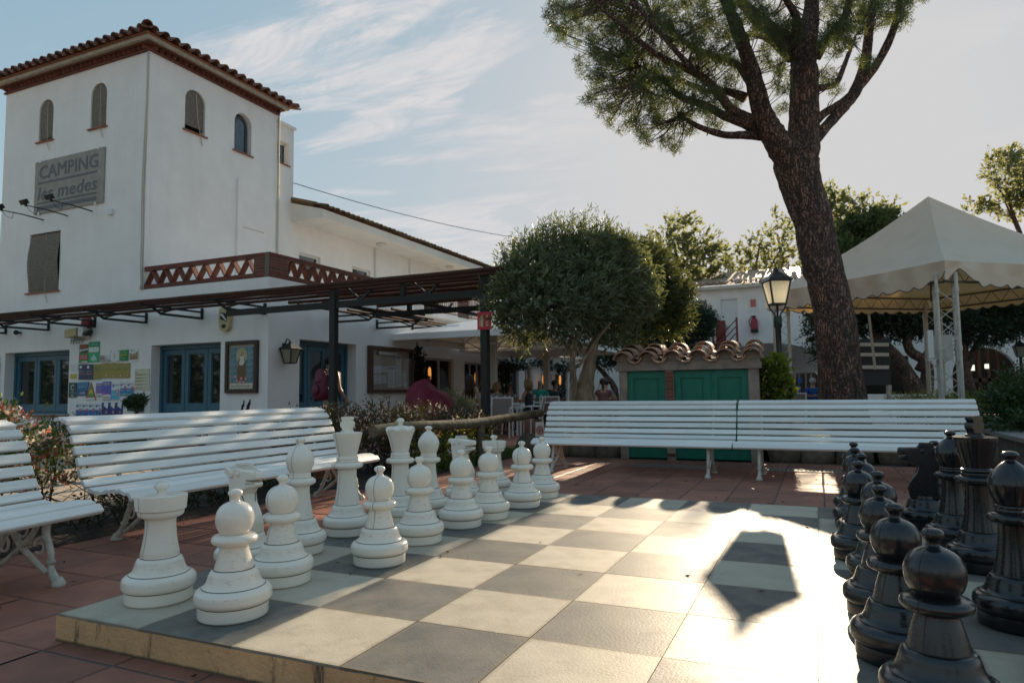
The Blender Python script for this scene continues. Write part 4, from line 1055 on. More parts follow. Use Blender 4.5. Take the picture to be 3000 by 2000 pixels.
mb = MB(); mb.box(-6.11, 9.26, 2.572, -6.03, 9.34, 2.79); build(mb, 'strut', M_iron, pg)
mb = MB(); mb.box(-7.5, 11.62, 2.56, -7.42, 11.70, 2.79); build(mb, 'strut', M_iron, pg)
def bracket(f, s):
    m_ = MB(); w = .045
    m_.bar(f(s, 2.83, .02), f(s, 2.60, .02), w, w); m_.bar(f(s, 2.615, .03), f(s, 2.615, 1.0), w, w); m_.bar(f(s, 2.615, 1.0), f(s, 2.74, 1.22), w * .8, w * .8)
    m_.bar(f(s, 2.745, .03), f(s, 2.745, 1.46), w, w * .8); m_.bar(f(s, 2.735, .70), f(s, 2.63, 1.0), w * .6, w * .6); return m_
gA = lambda s, t, d: (s, AY - d, t); gB = lambda s, t, d: (BX + d, s, t)
for x in (-20.1, -18.45, -16.77, -15.1, -13.40, -11.72, -10.0): build(bracket(gA, x), 'bracket', M_iron, pg)
for y in (12.3, 14.0, 15.62): build(bracket(gB, y), 'bracket', M_iron, pg)
for x, y in ((-5.6, 9.3), (-6.9, 9.3), (-5.3, 11.58), (-6.6, 11.58)):
    mb = MB(); mb.bar((x, y, 2.56), (x - .28, y, 2.78), .035, .035); mb.bar((x, y, 2.56), (x + .0, y + .3, 2.78), .035, .035); build(mb, 'brace', M_iron, pg)
# fire extinguisher sign
fs = root('fire_extinguisher_sign', (-4.6, 9.24, 2.05), 'red sign with pale extinguisher and flame symbols on the pergola post', 'sign')
c_ = on_y(1111, 736, 9.2); fX = lambda s, t, d=0: (c_.x + s, 9.23 - d, c_.z + t)
mb = MB(); mb.prism([(-.12, -.135), (.115, -.135), (.115, .135), (-.12, .135)][::-1], fX, 0, .006); build(mb, 'plate', mat('sign_red', (.52, .012, .03), .4), fs)
mb = MB(); mb.face([fX(*p, .008) for p in [(-.065, -.085), (-.02, -.085), (-.02, .05), (-.03, .07), (-.055, .07), (-.065, .05)]][::-1]); mb.face([fX(*p, .008) for p in [(-.06, .075), (-.02, .08), (-.025, .09), (-.06, .088)]][::-1])
mb.face([fX(*p, .008) for p in [(-.085, -.09), (-.075, -.09), (-.075, .06), (-.085, .03)]][::-1])
for k in range(4): mb.face([fX(*p, .008) for p in [(.02, -.085 + k * .045), (.055, -.075 + k * .045), (.075, -.04 + k * .045), (.05, -.055 + k * .045), (.03, -.06 + k * .045)]][::-1])
build(mb, 'symbol', mat('pale_green_ink', (.50, .50, .28), .5), fs)
# ================================================================ chess pieces
def piece_mat(name, white):
    m = bpy.data.materials.new(name); m.use_nodes = True; t = m.node_tree; b = t.nodes['Principled BSDF']
    b.inputs['Roughness'].default_value = .30 if white else .20; b.inputs['Specular IOR Level'].default_value = .5
    b.inputs['Coat Weight'].default_value = .25 if white else .3; b.inputs['Coat Roughness'].default_value = .12
    tc = t.nodes.new('ShaderNodeTexCoord'); mp = t.nodes.new('ShaderNodeMapping'); mp.inputs['Scale'].default_value = (1, 1, 2.6)
    t.links.new(tc.outputs['Object'], mp.inputs[0])
    oi = t.nodes.new('ShaderNodeObjectInfo'); ad = t.nodes.new('ShaderNodeVectorMath'); ad.operation = 'ADD'
    t.links.new(mp.outputs[0], ad.inputs[0]); t.links.new(oi.outputs['Random'], ad.inputs[1])
    n = t.nodes.new('ShaderNodeTexNoise'); n.inputs['Scale'].default_value = 42; n.inputs['Detail'].default_value = 10; n.inputs['Roughness'].default_value = .72
    t.links.new(ad.outputs[0], n.inputs['Vector'])
    n2 = t.nodes.new('ShaderNodeTexNoise'); n2.inputs['Scale'].default_value = 3.0; n2.inputs['Detail'].default_value = 3; t.links.new(tc.outputs['Object'], n2.inputs['Vector'])
    geo = t.nodes.new('ShaderNodeNewGeometry'); sx = t.nodes.new('ShaderNodeSeparateXYZ'); t.links.new(geo.outputs['Normal'], sx.inputs[0])
    # dust lies where the surface turns upwards
    ab = t.nodes.new('ShaderNodeMath'); ab.operation = 'SUBTRACT'; t.links.new(sx.outputs[2], ab.inputs[0]); ab.inputs[1].default_value = .28
    a2 = t.nodes.new('ShaderNodeMath'); a2.operation = 'ABSOLUTE'; t.links.new(ab.outputs[0], a2.inputs[0])
    band = t.nodes.new('ShaderNodeMapRange'); band.inputs[1].default_value = .32; band.inputs[2].default_value = .02; band.inputs[3].default_value = 0; band.inputs[4].default_value = .16
    t.links.new(a2.outputs[0], band.inputs[0])
    s1 = t.nodes.new('ShaderNodeMath'); s1.operation = 'ADD'; t.links.new(n.outputs['Fac'], s1.inputs[0]); t.links.new(band.outputs[0], s1.inputs[1])
    s2 = t.nodes.new('ShaderNodeMath'); s2.operation = 'MULTIPLY_ADD'; t.links.new(n2.outputs['Fac'], s2.inputs[0]); s2.inputs[1].default_value = .22; t.links.new(s1.outputs[0], s2.inputs[2])
    mr = t.nodes.new('ShaderNodeMapRange'); mr.inputs[1].default_value = .76 if white else .70; mr.inputs[2].default_value = 1.0 if white else 1.05; t.links.new(s2.outputs[0], mr.inputs[0])
    mx = t.nodes.new('ShaderNodeMix'); mx.data_type = 'RGBA'; t.links.new(mr.outputs[0], mx.inputs['Factor'])
    if white: mx.inputs['A'].default_value = (.88, .80, .68, 1); mx.inputs['B'].default_value = (.46, .39, .30, 1)
    else: mx.inputs['A'].default_value = (.010, .0105, .012, 1); mx.inputs['B'].default_value = (.045, .037, .030, 1)
    t.links.new(mx.outputs['Result'], b.inputs['Base Color'])
    rr = t.nodes.new('ShaderNodeMapRange'); rr.inputs[3].default_value = .26 if white else .22; rr.inputs[4].default_value = .6
    t.links.new(mr.outputs[0], rr.inputs[0]); t.links.new(rr.outputs[0], b.inputs['Roughness'])
    bu = t.nodes.new('ShaderNodeBump'); bu.inputs['Strength'].default_value = .12; bu.inputs['Distance'].default_value = .004; t.links.new(n.outputs['Fac'], bu.inputs['Height']); t.links.new(bu.outputs[0], b.inputs['Normal'])
    return m


M_pw, M_pb = piece_mat('white_piece_plastic', True), piece_mat('black_piece_plastic', False)
M_seamW = mat('seam_dirt', (.17, .12, .08), .9); M_seamB = mat('seam_dark', (.03, .028, .025), .6)


def rounded(prof, it=1):
    """Chaikin smoothing of a profile; points given with a third value 1 stay sharp"""
    P = [(p[0], p[1], p[2] if len(p) > 2 else 0) for p in prof]
    for _ in range(it):
        Q = [P[0]]
        for i in range(1, len(P) - 1):
            a, b_, c = P[i - 1], P[i], P[i + 1]
            if b_[2]: Q.append(b_)
            else:
                Q.append((b_[0] * .72 + a[0] * .28, b_[1] * .72 + a[1] * .28, 0)); Q.append((b_[0] * .72 + c[0] * .28, b_[1] * .72 + c[1] * .28, 0))
        Q.append(P[-1]); P = Q
    return [(p[0], p[1]) for p in P]


def base_profile(k=1.0):
    return [(r * 1.05, z) for r, z in rounded([(.002, 0, 1), (.122, 0, 1), (.129, .005), (.130, .012, 1), (.130, .050, 1), (.1275, .054, 1), (.136, .058), (.1425, .068), (.1435, .080), (.1430, .094), (.139, .106), (.128, .116), (.117, .120, 1), (.1165, .1225, 1), (.108, .128), (.101, .140), (.0955, .156), (.091, .174), (.086, .182, 1), (.083, .186), (.0765, .188, 1), (.0745, .1895, 1), (.03, .1895, 1)], 2)]


def ring_head(z0, r=.072, big=.0735):
    pass


PROF = {
    'pawn': ([(.03, .1895, 1), (.0745, .1895, 1), (.0735, .194), (.067, .222), (.059, .252), (.0525, .272), (.051, .280, 1), (.064, .283), (.0795, .290), (.087, .301), (.0868, .312), (.079, .322), (.064, .327), (.0545, .3285, 1), (.03, .3285, 1)],
             [(.03, .3285, 1), (.0525, .3285, 1), (.0555, .333), (.064, .345), (.071, .362), (.0742, .383), (.0735, .402), (.0665, .424), (.054, .441), (.037, .452), (.021, .457), (.0165, .462), (.0160, .470), (.020, .477), (.0268, .483), (.0285, .491), (.0260, .499), (.017, .506), (.002, .508, 1)]),
    'bishop': ([(.03, .1895, 1), (.0745, .1895, 1), (.0735, .196), (.064, .245), (.0555, .300), (.052, .345), (.052, .372, 1), (.066, .376), (.080, .383), (.0855, .394), (.0845, .405), (.076, .414), (.060, .4185, 1), (.03, .4185, 1)],
               [(.03, .4185, 1), (.0555, .4185, 1), (.0575, .424), (.0560, .429, 1), (.0545, .432, 1), (.056, .438), (.0545, .444, 1), (.0525, .446, 1), (.060, .462), (.0685, .486), (.0735, .510), (.0735, .530), (.066, .553), (.051, .576), (.034, .596), (.020, .607), (.0155, .612), (.0155, .617), (.022, .622), (.0268, .629), (.0260, .637), (.018, .645), (.002, .648, 1)]),
    'rook': ([(.03, .1895, 1), (.0765, .1895, 1), (.0755, .196), (.066, .245), (.0590, .300), (.0580, .338), (.0595, .352, 1), (.060, .354), (.074, .360), (.084, .366), (.088, .376), (.0880, .390, 1), (.03, .390, 1)],
             [(.03, .391, 1), (.0865, .391, 1), (.092, .394, 1), (.0965, .450, 1), (.0955, .456, 1), (.090, .4575, 1), (.020, .4585), (.0140, .462), (.0140, .472), (.020, .479), (.0270, .486), (.0285, .493), (.0255, .502), (.016, .508), (.002, .509, 1)]),
    'king': ([(.03, .1895, 1), (.0780, .1895, 1), (.0765, .198), (.0675, .250), (.0605, .310), (.0570, .370), (.0565, .410, 1), (.070, .414), (.090, .421), (.0960, .431), (.0955, .444), (.087, .453), (.066, .4575, 1), (.03, .4575, 1)],
             [(.03, .4575, 1), (.0690, .4575, 1), (.0705, .464), (.0685, .469, 1), (.0630, .471, 1), (.0690, .475), (.0695, .482), (.0670, .488, 1), (.0625, .490, 1), (.0600, .494, 1), (.070, .535), (.084, .590), (.0955, .640, 1), (.0950, .644, 1), (.088, .646, 1), (.042, .648, 1), (.0415, .652), (.041, .657, 1), (.034, .659, 1), (.034, .664, 1), (.002, .665, 1)]),
    'queen': ([(.03, .1895, 1), (.0780, .1895, 1), (.0765, .198), (.0675, .250), (.0605, .310), (.0565, .365), (.0560, .400, 1), (.070, .404), (.089, .410), (.0945, .420), (.094, .432), (.086, .440), (.066, .4445, 1), (.03, .4445, 1)],
              [(.03, .4445, 1), (.0670, .4445, 1), (.0685, .451), (.0665, .456, 1), (.0620, .458, 1), (.0670, .462), (.0675, .469), (.0650, .475, 1), (.0610, .477, 1), (.058, .481, 1), (.065, .520), (.077, .568), (.096, .622), (.1030, .638, 1), (.098, .650, 1), (.080, .657, 1), (.046, .664), (.020, .668), (.0150, .672), (.0155, .680), (.022, .688), (.0290, .696), (.0290, .705), (.023, .714), (.012, .719), (.002, .720, 1)])
}


def seam(mb, prof, ang, m):
    """thin raised mould line that runs up the side of a turned part"""
    mb.m = m; c, s = math.cos(ang), math.sin(ang)
    for a, b_ in zip(prof[:-1], prof[1:]):
        if a[0] < .012 or b_[0] < .012: continue
        e = .0009; w = .0011
        mb.face([((a[0] + e) * c - w * s, (a[0] + e) * s + w * c, a[1]), ((a[0] + e) * c + w * s, (a[0] + e) * s - w * c, a[1]), ((b_[0] + e) * c + w * s, (b_[0] + e) * s - w * c, b_[1]), ((b_[0] + e) * c - w * s, (b_[0] + e) * s + w * c, b_[1])])
    mb.m = 0


def knight_head(mb):
    """thick carved horse head, muzzle towards +x"""
    body = [(x_q * 1.2, z_q + (.012 if z_q > .4 else 0)) for x_q, z_q in [(-.072, .19), (-.066, .25), (-.064, .30), (-.073, .36), (-.082, .42), (-.086, .455), (-.094, .475), (-.098, .490), (-.090, .500), (-.050, .503), (.012, .502), (.030, .496), (.070, .494), (.108, .492), (.116, .484), (.117, .462), (.108, .452), (.072, .448), (.069, .444), (.106, .437), (.112, .428), (.104, .416), (.060, .404), (.030, .398), (.020, .382), (.034, .340), (.062, .290), (.078, .250), (.074, .232), (.068, .19)]]
    n = len(body); ws = {}
    def half(x, z):
        if z < .30: return .062 - (z - .19) * .12
        w = .050 - max(0, (x - .0)) * .17
        return max(w, .022)
    # three slabs give bevelled cheeks
    for (f, d) in ((1.0, .0),):
        i0 = len(mb.V)
        cx = sum(p[0] for p in body) / n; cz = sum(p[1] for p in body) / n
        rings = []
        for kf, kw in ((.90, -1.0), (1.0, -.72), (1.0, .72), (.90, 1.0)):
            rings.append(len(mb.V))
            for x, z in body:
                mx = -.01 if z < .38 else .0
                zz = z if z < .2 else cz * (1 - kf) + z * kf if kf < 1 else z
                if kf < 1 and z >= .2:
                    # pull towards the local centreline rather than the centroid
                    zz = z + (.455 - z) * .10 if z > .38 else z
                    xx = x * .90
                elif kf < 1: xx = x * .9
                else: xx = x
                mb.V.append((xx, kw * half(x, z), zz))
        for a, b_ in zip(rings[:-1], rings[1:]):
            for j in range(n):
                mb.F.append([a + j, a + (j + 1) % n, b_ + (j + 1) % n, b_ + j]); mb.M.append(0)
        # side caps as a strip of quads along the outline (ear clipping left to Blender's n-gon)
        mb.F.append([rings[0] + j for j in range(n)][::-1]); mb.M.append(0)
        mb.F.append([rings[-1] + j for j in range(n)]); mb.M.append(0)


def make_piece(kind, white, name):
    m = M_pw if white else M_pb; sm = M_seamW if white else M_seamB
    r = bpy.data.objects.new(name, None); r.empty_display_size = .1; link(r)
    WM[r.name] = Matrix.Identity(4)
    bp = base_profile(); mb = MB(); mb.lathe(bp, n=40)
    mb.m = 1; mb.lathe([(.1350, .0518), (.1372, .0530), (.1350, .0542)], n=40); mb.lathe([(.1225, .1195), (.1242, .1212), (.1222, .1228)], n=40); mb.lathe([(.0795, .1875), (.0812, .1892), (.0790, .1905)], n=40); mb.m = 0
    build(mb, 'base', [m, sm], r, 32)
    if kind == 'knight':
        mb = MB(); mb.lathe(rounded([(.03, .1895, 1), (.0745, .1895, 1), (.0735, .196), (.071, .206, 1), (.03, .207, 1)], 1), n=36); build(mb, 'collar', m, r, 32)
        mb = MB(); knight_head(mb)
        o = build(mb, 'horse_head', [m], r, 35)
        mb = MB()   # forelock, ears, eyes, mane, mouth line
        for k in range(4): mb.box(-.066 + k * .002, -.030, .512 + k * .0068, .026 - k * .004, .030, .517 + k * .0068)
        build(mb, 'forelock', m, r)
        for s_ in (-1, 1):
            mb = MB(); mb.prism([(-.098, .494), (-.082, .503), (-.040, .478), (-.036, .462), (-.052, .452), (-.094, .474)], lambda s, t, d: (s * 1.2, s_ * (.043 + d), t + .012), 0, .018); build(mb, 'ear', m, r)
        for s_ in (-1, 1): mb = MB(); mb.sphere((.002, s_ * .046, .487), .014, 12, 8, (1, .7, 1)); build(mb, 'eye', m, r, True)
        mb = MB()
        for k in range(12): mb.box(-.082 + .010 * math.sin(k * .26), -.018, .24 + k * .019, -.060, .018, .252 + k * .019)
        build(mb, 'mane', m, r)
        mb = MB()
        for s_ in (-1, 1):
            for dz, x1 in ((.0, .112), (-.016, .104)):
                mb.bar((.070, s_ * .041, .459 + dz), (x1 * 1.2, s_ * .0235, .462 + dz), .004, .003)
            mb.bar((.02, s_ * .044, .400), (.045, s_ * .030, .345), .004, .003)
        build(mb, 'carved_line', sm, r)
        return r
    st, hd = PROF[kind]
    for nm, pr_ in (('column', st), ('head', hd)):
        kx = {'rook': 1.12, 'bishop': 1.08, 'pawn': 1.03}.get(kind, 1.0) if nm == 'head' else {'rook': 1.08}.get(kind, 1.04)
        p = [(r_q * (kx if z_q > .2 else 1.04), z_q) for r_q, z_q in rounded(pr_, 2)]; mb = MB()
        if kind == 'queen' and nm == 'head':
            n = 48; i0 = len(mb.V)
            for rr, z in p:
                for j in range(n):
                    a = 2 * math.pi * j / n; dz = 0
                    if .62 < z < .66 and rr > .05: dz = .006 * math.cos(a * 8) * (1 if rr > .07 else .5)
                    mb.V.append((rr * math.cos(a), rr * math.sin(a), z + dz))
            for k in range(len(p) - 1):
                for j in range(n):
                    a = i0 + k * n + j; b_ = i0 + k * n + (j + 1) % n; mb.F.append([a, b_, b_ + n, a + n]); mb.M.append(0)
        elif kind == 'rook' and nm == 'head':
            n = 48; i0 = len(mb.V)
            for rr, z in p:
                for j in range(n):
                    a = 2 * math.pi * j / n; q = 1.0
                    if .41 < z < .4565 and rr > .09: q = .965 if (j % 8) in (0, 1) else 1.0
                    mb.V.append((rr * q * math.cos(a), rr * q * math.sin(a), z))
            for k in range(len(p) - 1):
                for j in range(n):
                    a = i0 + k * n + j; b_ = i0 + k * n + (j + 1) % n; mb.F.append([a, b_, b_ + n, a + n]); mb.M.append(0)
        else: mb.lathe(p, n=44)
        seam(mb, p, -1.9, 1); seam(mb, p, 1.25, 1)
        z0_ = p[0][1]; r0_ = p[1][0]
        mb.m = 1; mb.lathe([(r0_ - .001, z0_ - .001), (r0_ + .0008, z0_ + .0006), (r0_ - .001, z0_ + .002)], n=36); mb.m = 0
        build(mb, nm, [m, sm], r, 32)
    if kind == 'king':   # the thick square-armed cross
        mb = MB(); w = .020
        sil = [(k * 1.28, .664 + (z - .640) * .81) for k, z in [(-.022, .640), (.022, .640), (.024, .652), (.026, .658), (.031, .664), (.0335, .672), (.0335, .694), (.030, .702), (.020, .708), (.024, .714), (.0285, .722), (.0285, .734), (.024, .741), (.0, .744), (-.024, .741), (-.0285, .734), (-.0285, .722), (-.024, .714), (-.020, .708), (-.030, .702), (-.0335, .694), (-.0335, .672), (-.031, .664), (-.026, .658), (-.024, .652)]]
        mb.prism(sil[::-1], lambda s, t, d: (d * .0 + s, d, t), -w, w); build(mb, 'cross', [m], r, 40)
    return r


protos = {}
def place_piece(kind, white, x, y, label, group, rot=0.0):
    key = (kind, white)
    nm = ('white_' if white else 'black_') + kind
    if key not in protos: protos[key] = make_piece(kind, white, nm); o = protos[key]; tag(o, label, kind, group); o['used'] = 1
    else: o = copy_thing(protos[key], (0, 0, 0), 0, label, group)
    if 'used' in o.keys(): del o['used']
    o.location = (x, y, BZ + .0008); o.rotation_euler = (0, 0, rot); o['category'] = 'chess ' + kind
    return o


sqc = lambda u, v: (B0x + u * SQ, B0y + v * SQ)
order = ['first', 'second', 'third', 'fourth', 'fifth', 'sixth', 'seventh', 'eighth']
wp = [(-2.215, 2.141), (-2.23, 2.60), (-2.160, 3.082), (-2.235, 3.60), (-2.229, 4.12), (-2.187, 4.46), (-2.154, 4.99), (-2.186, 5.498)]
wl = ['nearest the camera at the front corner', 'just behind the nearest one, hiding the white knight base', 'standing alone in front of the white king', 'in front of the white queen', 'in front of the near white bishop and far knight', 'sixth from the camera, in front of the far knight', 'seventh from the camera, just short of the last', 'last of the row, farthest from the camera']
wp[1] = (-2.385, 2.598)
for k, (x, y) in enumerate(wp): place_piece('pawn', True, x, y, 'white chess pawn ' + wl[k], 'white pawns of the giant chess set', random.uniform(-.6, .6))
G = 'white back row pieces of the giant chess set'
place_piece('rook', True, -2.689, 2.174, 'large white chess rook at the near corner of the board', G, .25)
place_piece('rook', True, -2.69, 5.60, 'distant white chess rook at the far end of the row', G, 1.1)
place_piece('knight', True, -2.74, 2.72, 'white chess knight behind the near rook and second pawn', G, -.30)
place_piece('knight', True, -2.70, 5.03, 'white chess knight near the far rook, head turned right', G, -.35)
place_piece('bishop', True, -2.735, 3.12, 'white chess bishop between the near knight and the king', G, .4)
place_piece('bishop', True, -2.68, 4.45, 'white chess bishop to the right of the queen', G, 2.3)
place_piece('king', True, -2.795, 3.63, 'tall white chess king topped by a squat cross', G, R(-24) + .5)
place_piece('queen', True, -2.70, 4.10, 'white chess queen with flared crown and round knob', G, 0)
bps = [(.27, 2.21), (.215, 2.64), (.205, 3.11), (.235, 3.62), (.175, 4.08), (.215, 4.55), (.20, 5.0), (.215, 5.50)]
for k, (x, y) in enumerate(bps): place_piece('pawn', False, x, y, 'glossy black chess pawn, %s from the camera in the black row' % order[k], 'black pawns of the giant chess set', random.uniform(-.8, .8))
G = 'black back row pieces of the giant chess set'
place_piece('bishop', False, .655, 3.16, 'large glossy black chess bishop at the right frame edge', G, .3)
place_piece('bishop', False, .67, 4.56, 'glossy black chess bishop between the knight and the king', G, 1.7)
place_piece('king', False, .70, 4.05, 'tall glossy black chess king with squat cross', G, R(-24) + 1.2)
kn_, rk2_ = on_z(2128, 1212, .108), on_z(2110, 1174, .108)
place_piece('knight', False, kn_.x, kn_.y, 'black chess knight facing left in front of the far rook', G, math.pi - .1)
place_piece('knight', False, .71, 2.66, 'black chess knight cut by the right frame edge', G, math.pi + .2)
place_piece('rook', False, rk2_.x + .12, rk2_.y, 'black chess rook mostly hidden behind the far knight', G, .6)

# ================================================================ benches
M_slat = mat('white_bench_slat', (.87, .845, .79), .42, col2=(.76, .74, .69), vscale=5, stretch=(.6, 6, 6), bump=.1, bscale=35, vlo=.3, vhi=.6); add_random_tint(M_slat, .08); weather(M_slat, .22, (1.2, 12, 12), .58, .74)
M_cast = mat('cream_cast_iron', (.56, .53, .45), .55, col2=(.30, .26, .19), vscale=14, bump=.25, bscale=50, vlo=.3, vhi=.5)
curve = [(y_q * 1.17, z_q + (.02 if z_q > .7 else 0)) for y_q, z_q in [(-.01, .335), (.02, .372), (.09, .395), (.16, .392), (.23, .380), (.30, .372), (.36, .385), (.405, .425), (.435, .485), (.458, .55), (.482, .62), (.508, .69), (.54, .755), (.585, .81), (.64, .835), (.70, .825)]]
def resample(pts, n):
    P = np.array(pts); d = np.r_[0, np.cumsum(np.linalg.norm(np.diff(P, axis=0), axis=1))]
    s = np.linspace(0, d[-1], n); X = np.interp(s, d, P[:, 0]); Z = np.interp(s, d, P[:, 1])
    return np.stack([X, Z], 1), d[-1]
bench_L = 2.45
def make_bench():
    r = bpy.data.objects.new('bench', None); r.empty_display_size = .2; link(r); WM[r.name] = Matrix.Identity(4)
    fine, tot = resample(curve, 400); n = 14; pitch = tot / n
    for k in range(n):
        i = int((k + .5) / n * 399); p = fine[i]; q = fine[min(i + 4, 399)] - fine[max(i - 4, 0)]; q = q / np.linalg.norm(q)
        hw = pitch * .5 - .0105; th = .014
        if k in (1, 2): hw += .001
        c = (bench_L / 2, p[0], p[1]); mb = MB()
        ex_ = random.uniform(-.006, .006)
        t_ = Vector((0, q[0], q[1])); nrm = Vector((0, -q[1], q[0]))
        L2 = bench_L / 2 + ex_
        # box with bevelled long edges and ends
        sec = [(-hw, -th), (hw, -th), (hw, th * .55), (hw - .006, th), (-hw + .006, th), (-hw, th * .55)]
        C_ = Vector(c)
        i0 = len(mb.V)
        for xx, sh_ in ((-L2, .86), (-L2 + .006, 1), (L2 - .006, 1), (L2, .86)):
            for a, b_ in sec: mb.V.append(tuple(C_ + Vector((xx, 0, 0)) + t_ * a * (1 if sh_ == 1 else .93) + nrm * b_ * sh_))
        m_ = len(sec)
        for a in range(3):
            for j in range(m_): mb.F.append([i0 + a * m_ + j, i0 + a * m_ + (j + 1) % m_, i0 + (a + 1) * m_ + (j + 1) % m_, i0 + (a + 1) * m_ + j]); mb.M.append(0)
        mb.F.append([i0 + j for j in range(m_)][::-1]); mb.F.append([i0 + 3 * m_ + j for j in range(m_)]); mb.M += [0, 0]
        build(mb, 'seat_slat' if k < 6 else 'back_slat', M_slat, r)
    for x in (.27, bench_L - .27):
        mb = MB(); P = lambda y, z: (x, y * 1.12, z)
        def cv(pts, rad, nn=8):
            pts = [Vector(P(*p)) for p in pts]; out = []
            for i in range(len(pts) - 1):
                p0 = pts[max(i - 1, 0)]; p1 = pts[i]; p2 = pts[i + 1]; p3 = pts[min(i + 2, len(pts) - 1)]
                for k in range(4):
                    t_ = k / 4; out.append(.5 * ((2 * p1) + (p2 - p0) * t_ + (2 * p0 - 5 * p1 + 4 * p2 - p3) * t_ ** 2 + (-p0 + 3 * p1 - 3 * p2 + p3) * t_ ** 3))
            out.append(pts[-1]); R_ = np.interp(np.linspace(0, 1, len(out)), np.linspace(0, 1, len(rad)), rad)
            mb.tube(out, list(R_), nn)
        cv([(.07, .36), (.085, .27), (.05, .17), (.045, .09), (.02, .035), (-.01, .02)], [.022, .020, .017, .016, .024, .02])
        cv([(.37, .355), (.345, .27), (.385, .17), (.42, .09), (.455, .035), (.49, .02)], [.022, .020, .017, .016, .024, .02])
        cv([(.12, .355), (.17, .26), (.235, .19), (.32, .12), (.40, .06)], [.016, .015, .018, .015, .014])
        cv([(.33, .345), (.29, .26), (.235, .19), (.15, .12), (.07, .06)], [.016, .015, .018, .015, .014])
        for c_, rr in (((.125, .20), .030), ((.35, .20), .030), ((.235, .29), .034)):
            cv([(c_[0] + rr * math.cos(a), c_[1] + rr * 1.35 * math.sin(a)) for a in np.linspace(0, 5.4, 9)], [.008, .007], 6)
        sup = []
        for i_ in range(30, 380, 12):
            p_ = fine[i_]; q_ = fine[min(i_ + 4, 399)] - fine[max(i_ - 4, 0)]; q_ = q_ / np.linalg.norm(q_); sup.append(Vector((x, p_[0] + q_[1] * .032, p_[1] - q_[0] * .032)))
        mb.tube(sup, [.015] * len(sup), 8)
        for yy, zz in ((-.005, .0), (.475, .0)):
            mb.lathe([(.034, 0), (.036, .012), (.026, .028), (.018, .045)], (x, yy * 1.12, 0), 10)
        for yy, zz in ((.085, .25), (.35, .25), (.046, .12), (.41, .12)): mb.sphere((x, yy * 1.12, zz), .024, 8, 6, (1, 1, .7))
        build(mb, 'leg', M_cast, r, 50)
    return r
bench = make_bench()
G = 'white slatted benches round the chessboard'
def set_bench(o, x, y, rot, label): o.location = (x, y, 0); o.rotation_euler = (0, 0, rot); tag(o, label, 'bench', G)
set_bench(bench, -3.37, 8.10, 0, 'white slatted bench in front of the left green door, behind the board')
b4 = copy_thing(bench, (0, 0, 0), 0); set_bench(b4, -.905, 8.10, R(-.4), 'white slatted bench behind the black pieces, right of its twin')
b2 = copy_thing(bench, (0, 0, 0), 0); b2.scale = (1.10, 1, 1); set_bench(b2, -4.02, 3.03, R(90), 'long white slatted bench on the left behind the white pieces')
a_ = R(98); b1_ = copy_thing(bench, (0, 0, 0), 0)
set_bench(b1_, -3.79 - bench_L * math.cos(a_), 2.68 - bench_L * math.sin(a_), a_, 'white slatted bench cut by the left frame edge')
# ================================================================ umbrella pine
M_bark = mat('pine_bark', (.36, .20, .14), .9, col2=(.12, .085, .07), vscale=9, stretch=(1, 1, .32), vlo=.38, vhi=.62, detail=9)
t = M_bark.node_tree; b = t.nodes['Principled BSDF']; tc_ = t.nodes.new('ShaderNodeTexCoord'); mp_ = t.nodes.new('ShaderNodeMapping'); mp_.inputs['Scale'].default_value = (24, 24, 5.5)
t.links.new(tc_.outputs['Object'], mp_.inputs[0]); vo = t.nodes.new('ShaderNodeTexVoronoi'); vo.feature = 'DISTANCE_TO_EDGE'; vo.inputs['Scale'].default_value = 1.0
nz = t.nodes.new('ShaderNodeTexNoise'); nz.inputs['Scale'].default_value = 9; nz.inputs['Detail'].default_value = 8; t.links.new(tc_.outputs['Object'], nz.inputs['Vector'])
vs = t.nodes.new('ShaderNodeVectorMath'); vs.operation = 'SCALE'; vs.inputs['Scale'].default_value = 3.2; t.links.new(nz.outputs['Color'], vs.inputs[0])
va = t.nodes.new('ShaderNodeVectorMath'); va.operation = 'ADD'; t.links.new(mp_.outputs[0], va.inputs[0]); t.links.new(vs.outputs[0], va.inputs[1]); t.links.new(va.outputs[0], vo.inputs['Vector'])
mr = t.nodes.new('ShaderNodeMapRange'); mr.inputs[1].default_value = 0; mr.inputs[2].default_value = .22; t.links.new(vo.outputs['Distance'], mr.inputs[0])
bu = t.nodes.new('ShaderNodeBump'); bu.inputs['Strength'].default_value = 1.0; bu.inputs['Distance'].default_value = .035; t.links.new(mr.outputs[0], bu.inputs['Height']); t.links.new(bu.outputs[0], b.inputs['Normal'])
mx = t.nodes.new('ShaderNodeMix'); mx.data_type = 'RGBA'; mx.inputs['A'].default_value = (.045, .034, .030, 1); t.links.new(mr.outputs[0], mx.inputs['Factor']); t.links.new(b.inputs['Base Color'].links[0].from_socket, mx.inputs['B']); t.links.new(mx.outputs['Result'], b.inputs['Base Color'])

q5 = lambda x, y, D: at_d((1500 + x * .574) / 1.2755, y * .574 / 1.2755, D)
PXM = .574 / 1.2755 / FPX     # metres per zoomed px per metre of distance


def smooth_path(pts, rad, k=5):
    out = []; ro = []
    for i in range(len(pts) - 1):
        p0 = pts[max(i - 1, 0)]; p1 = pts[i]; p2 = pts[i + 1]; p3 = pts[min(i + 2, len(pts) - 1)]
        for j in range(k):
            u_ = j / k; out.append(.5 * ((2 * p1) + (p2 - p0) * u_ + (2 * p0 - 5 * p1 + 4 * p2 - p3) * u_ ** 2 + (-p0 + 3 * p1 - 3 * p2 + p3) * u_ ** 3)); ro.append(rad[i] + (rad[i + 1] - rad[i]) * u_)
    out.append(pts[-1]); ro.append(rad[-1]); return out, ro


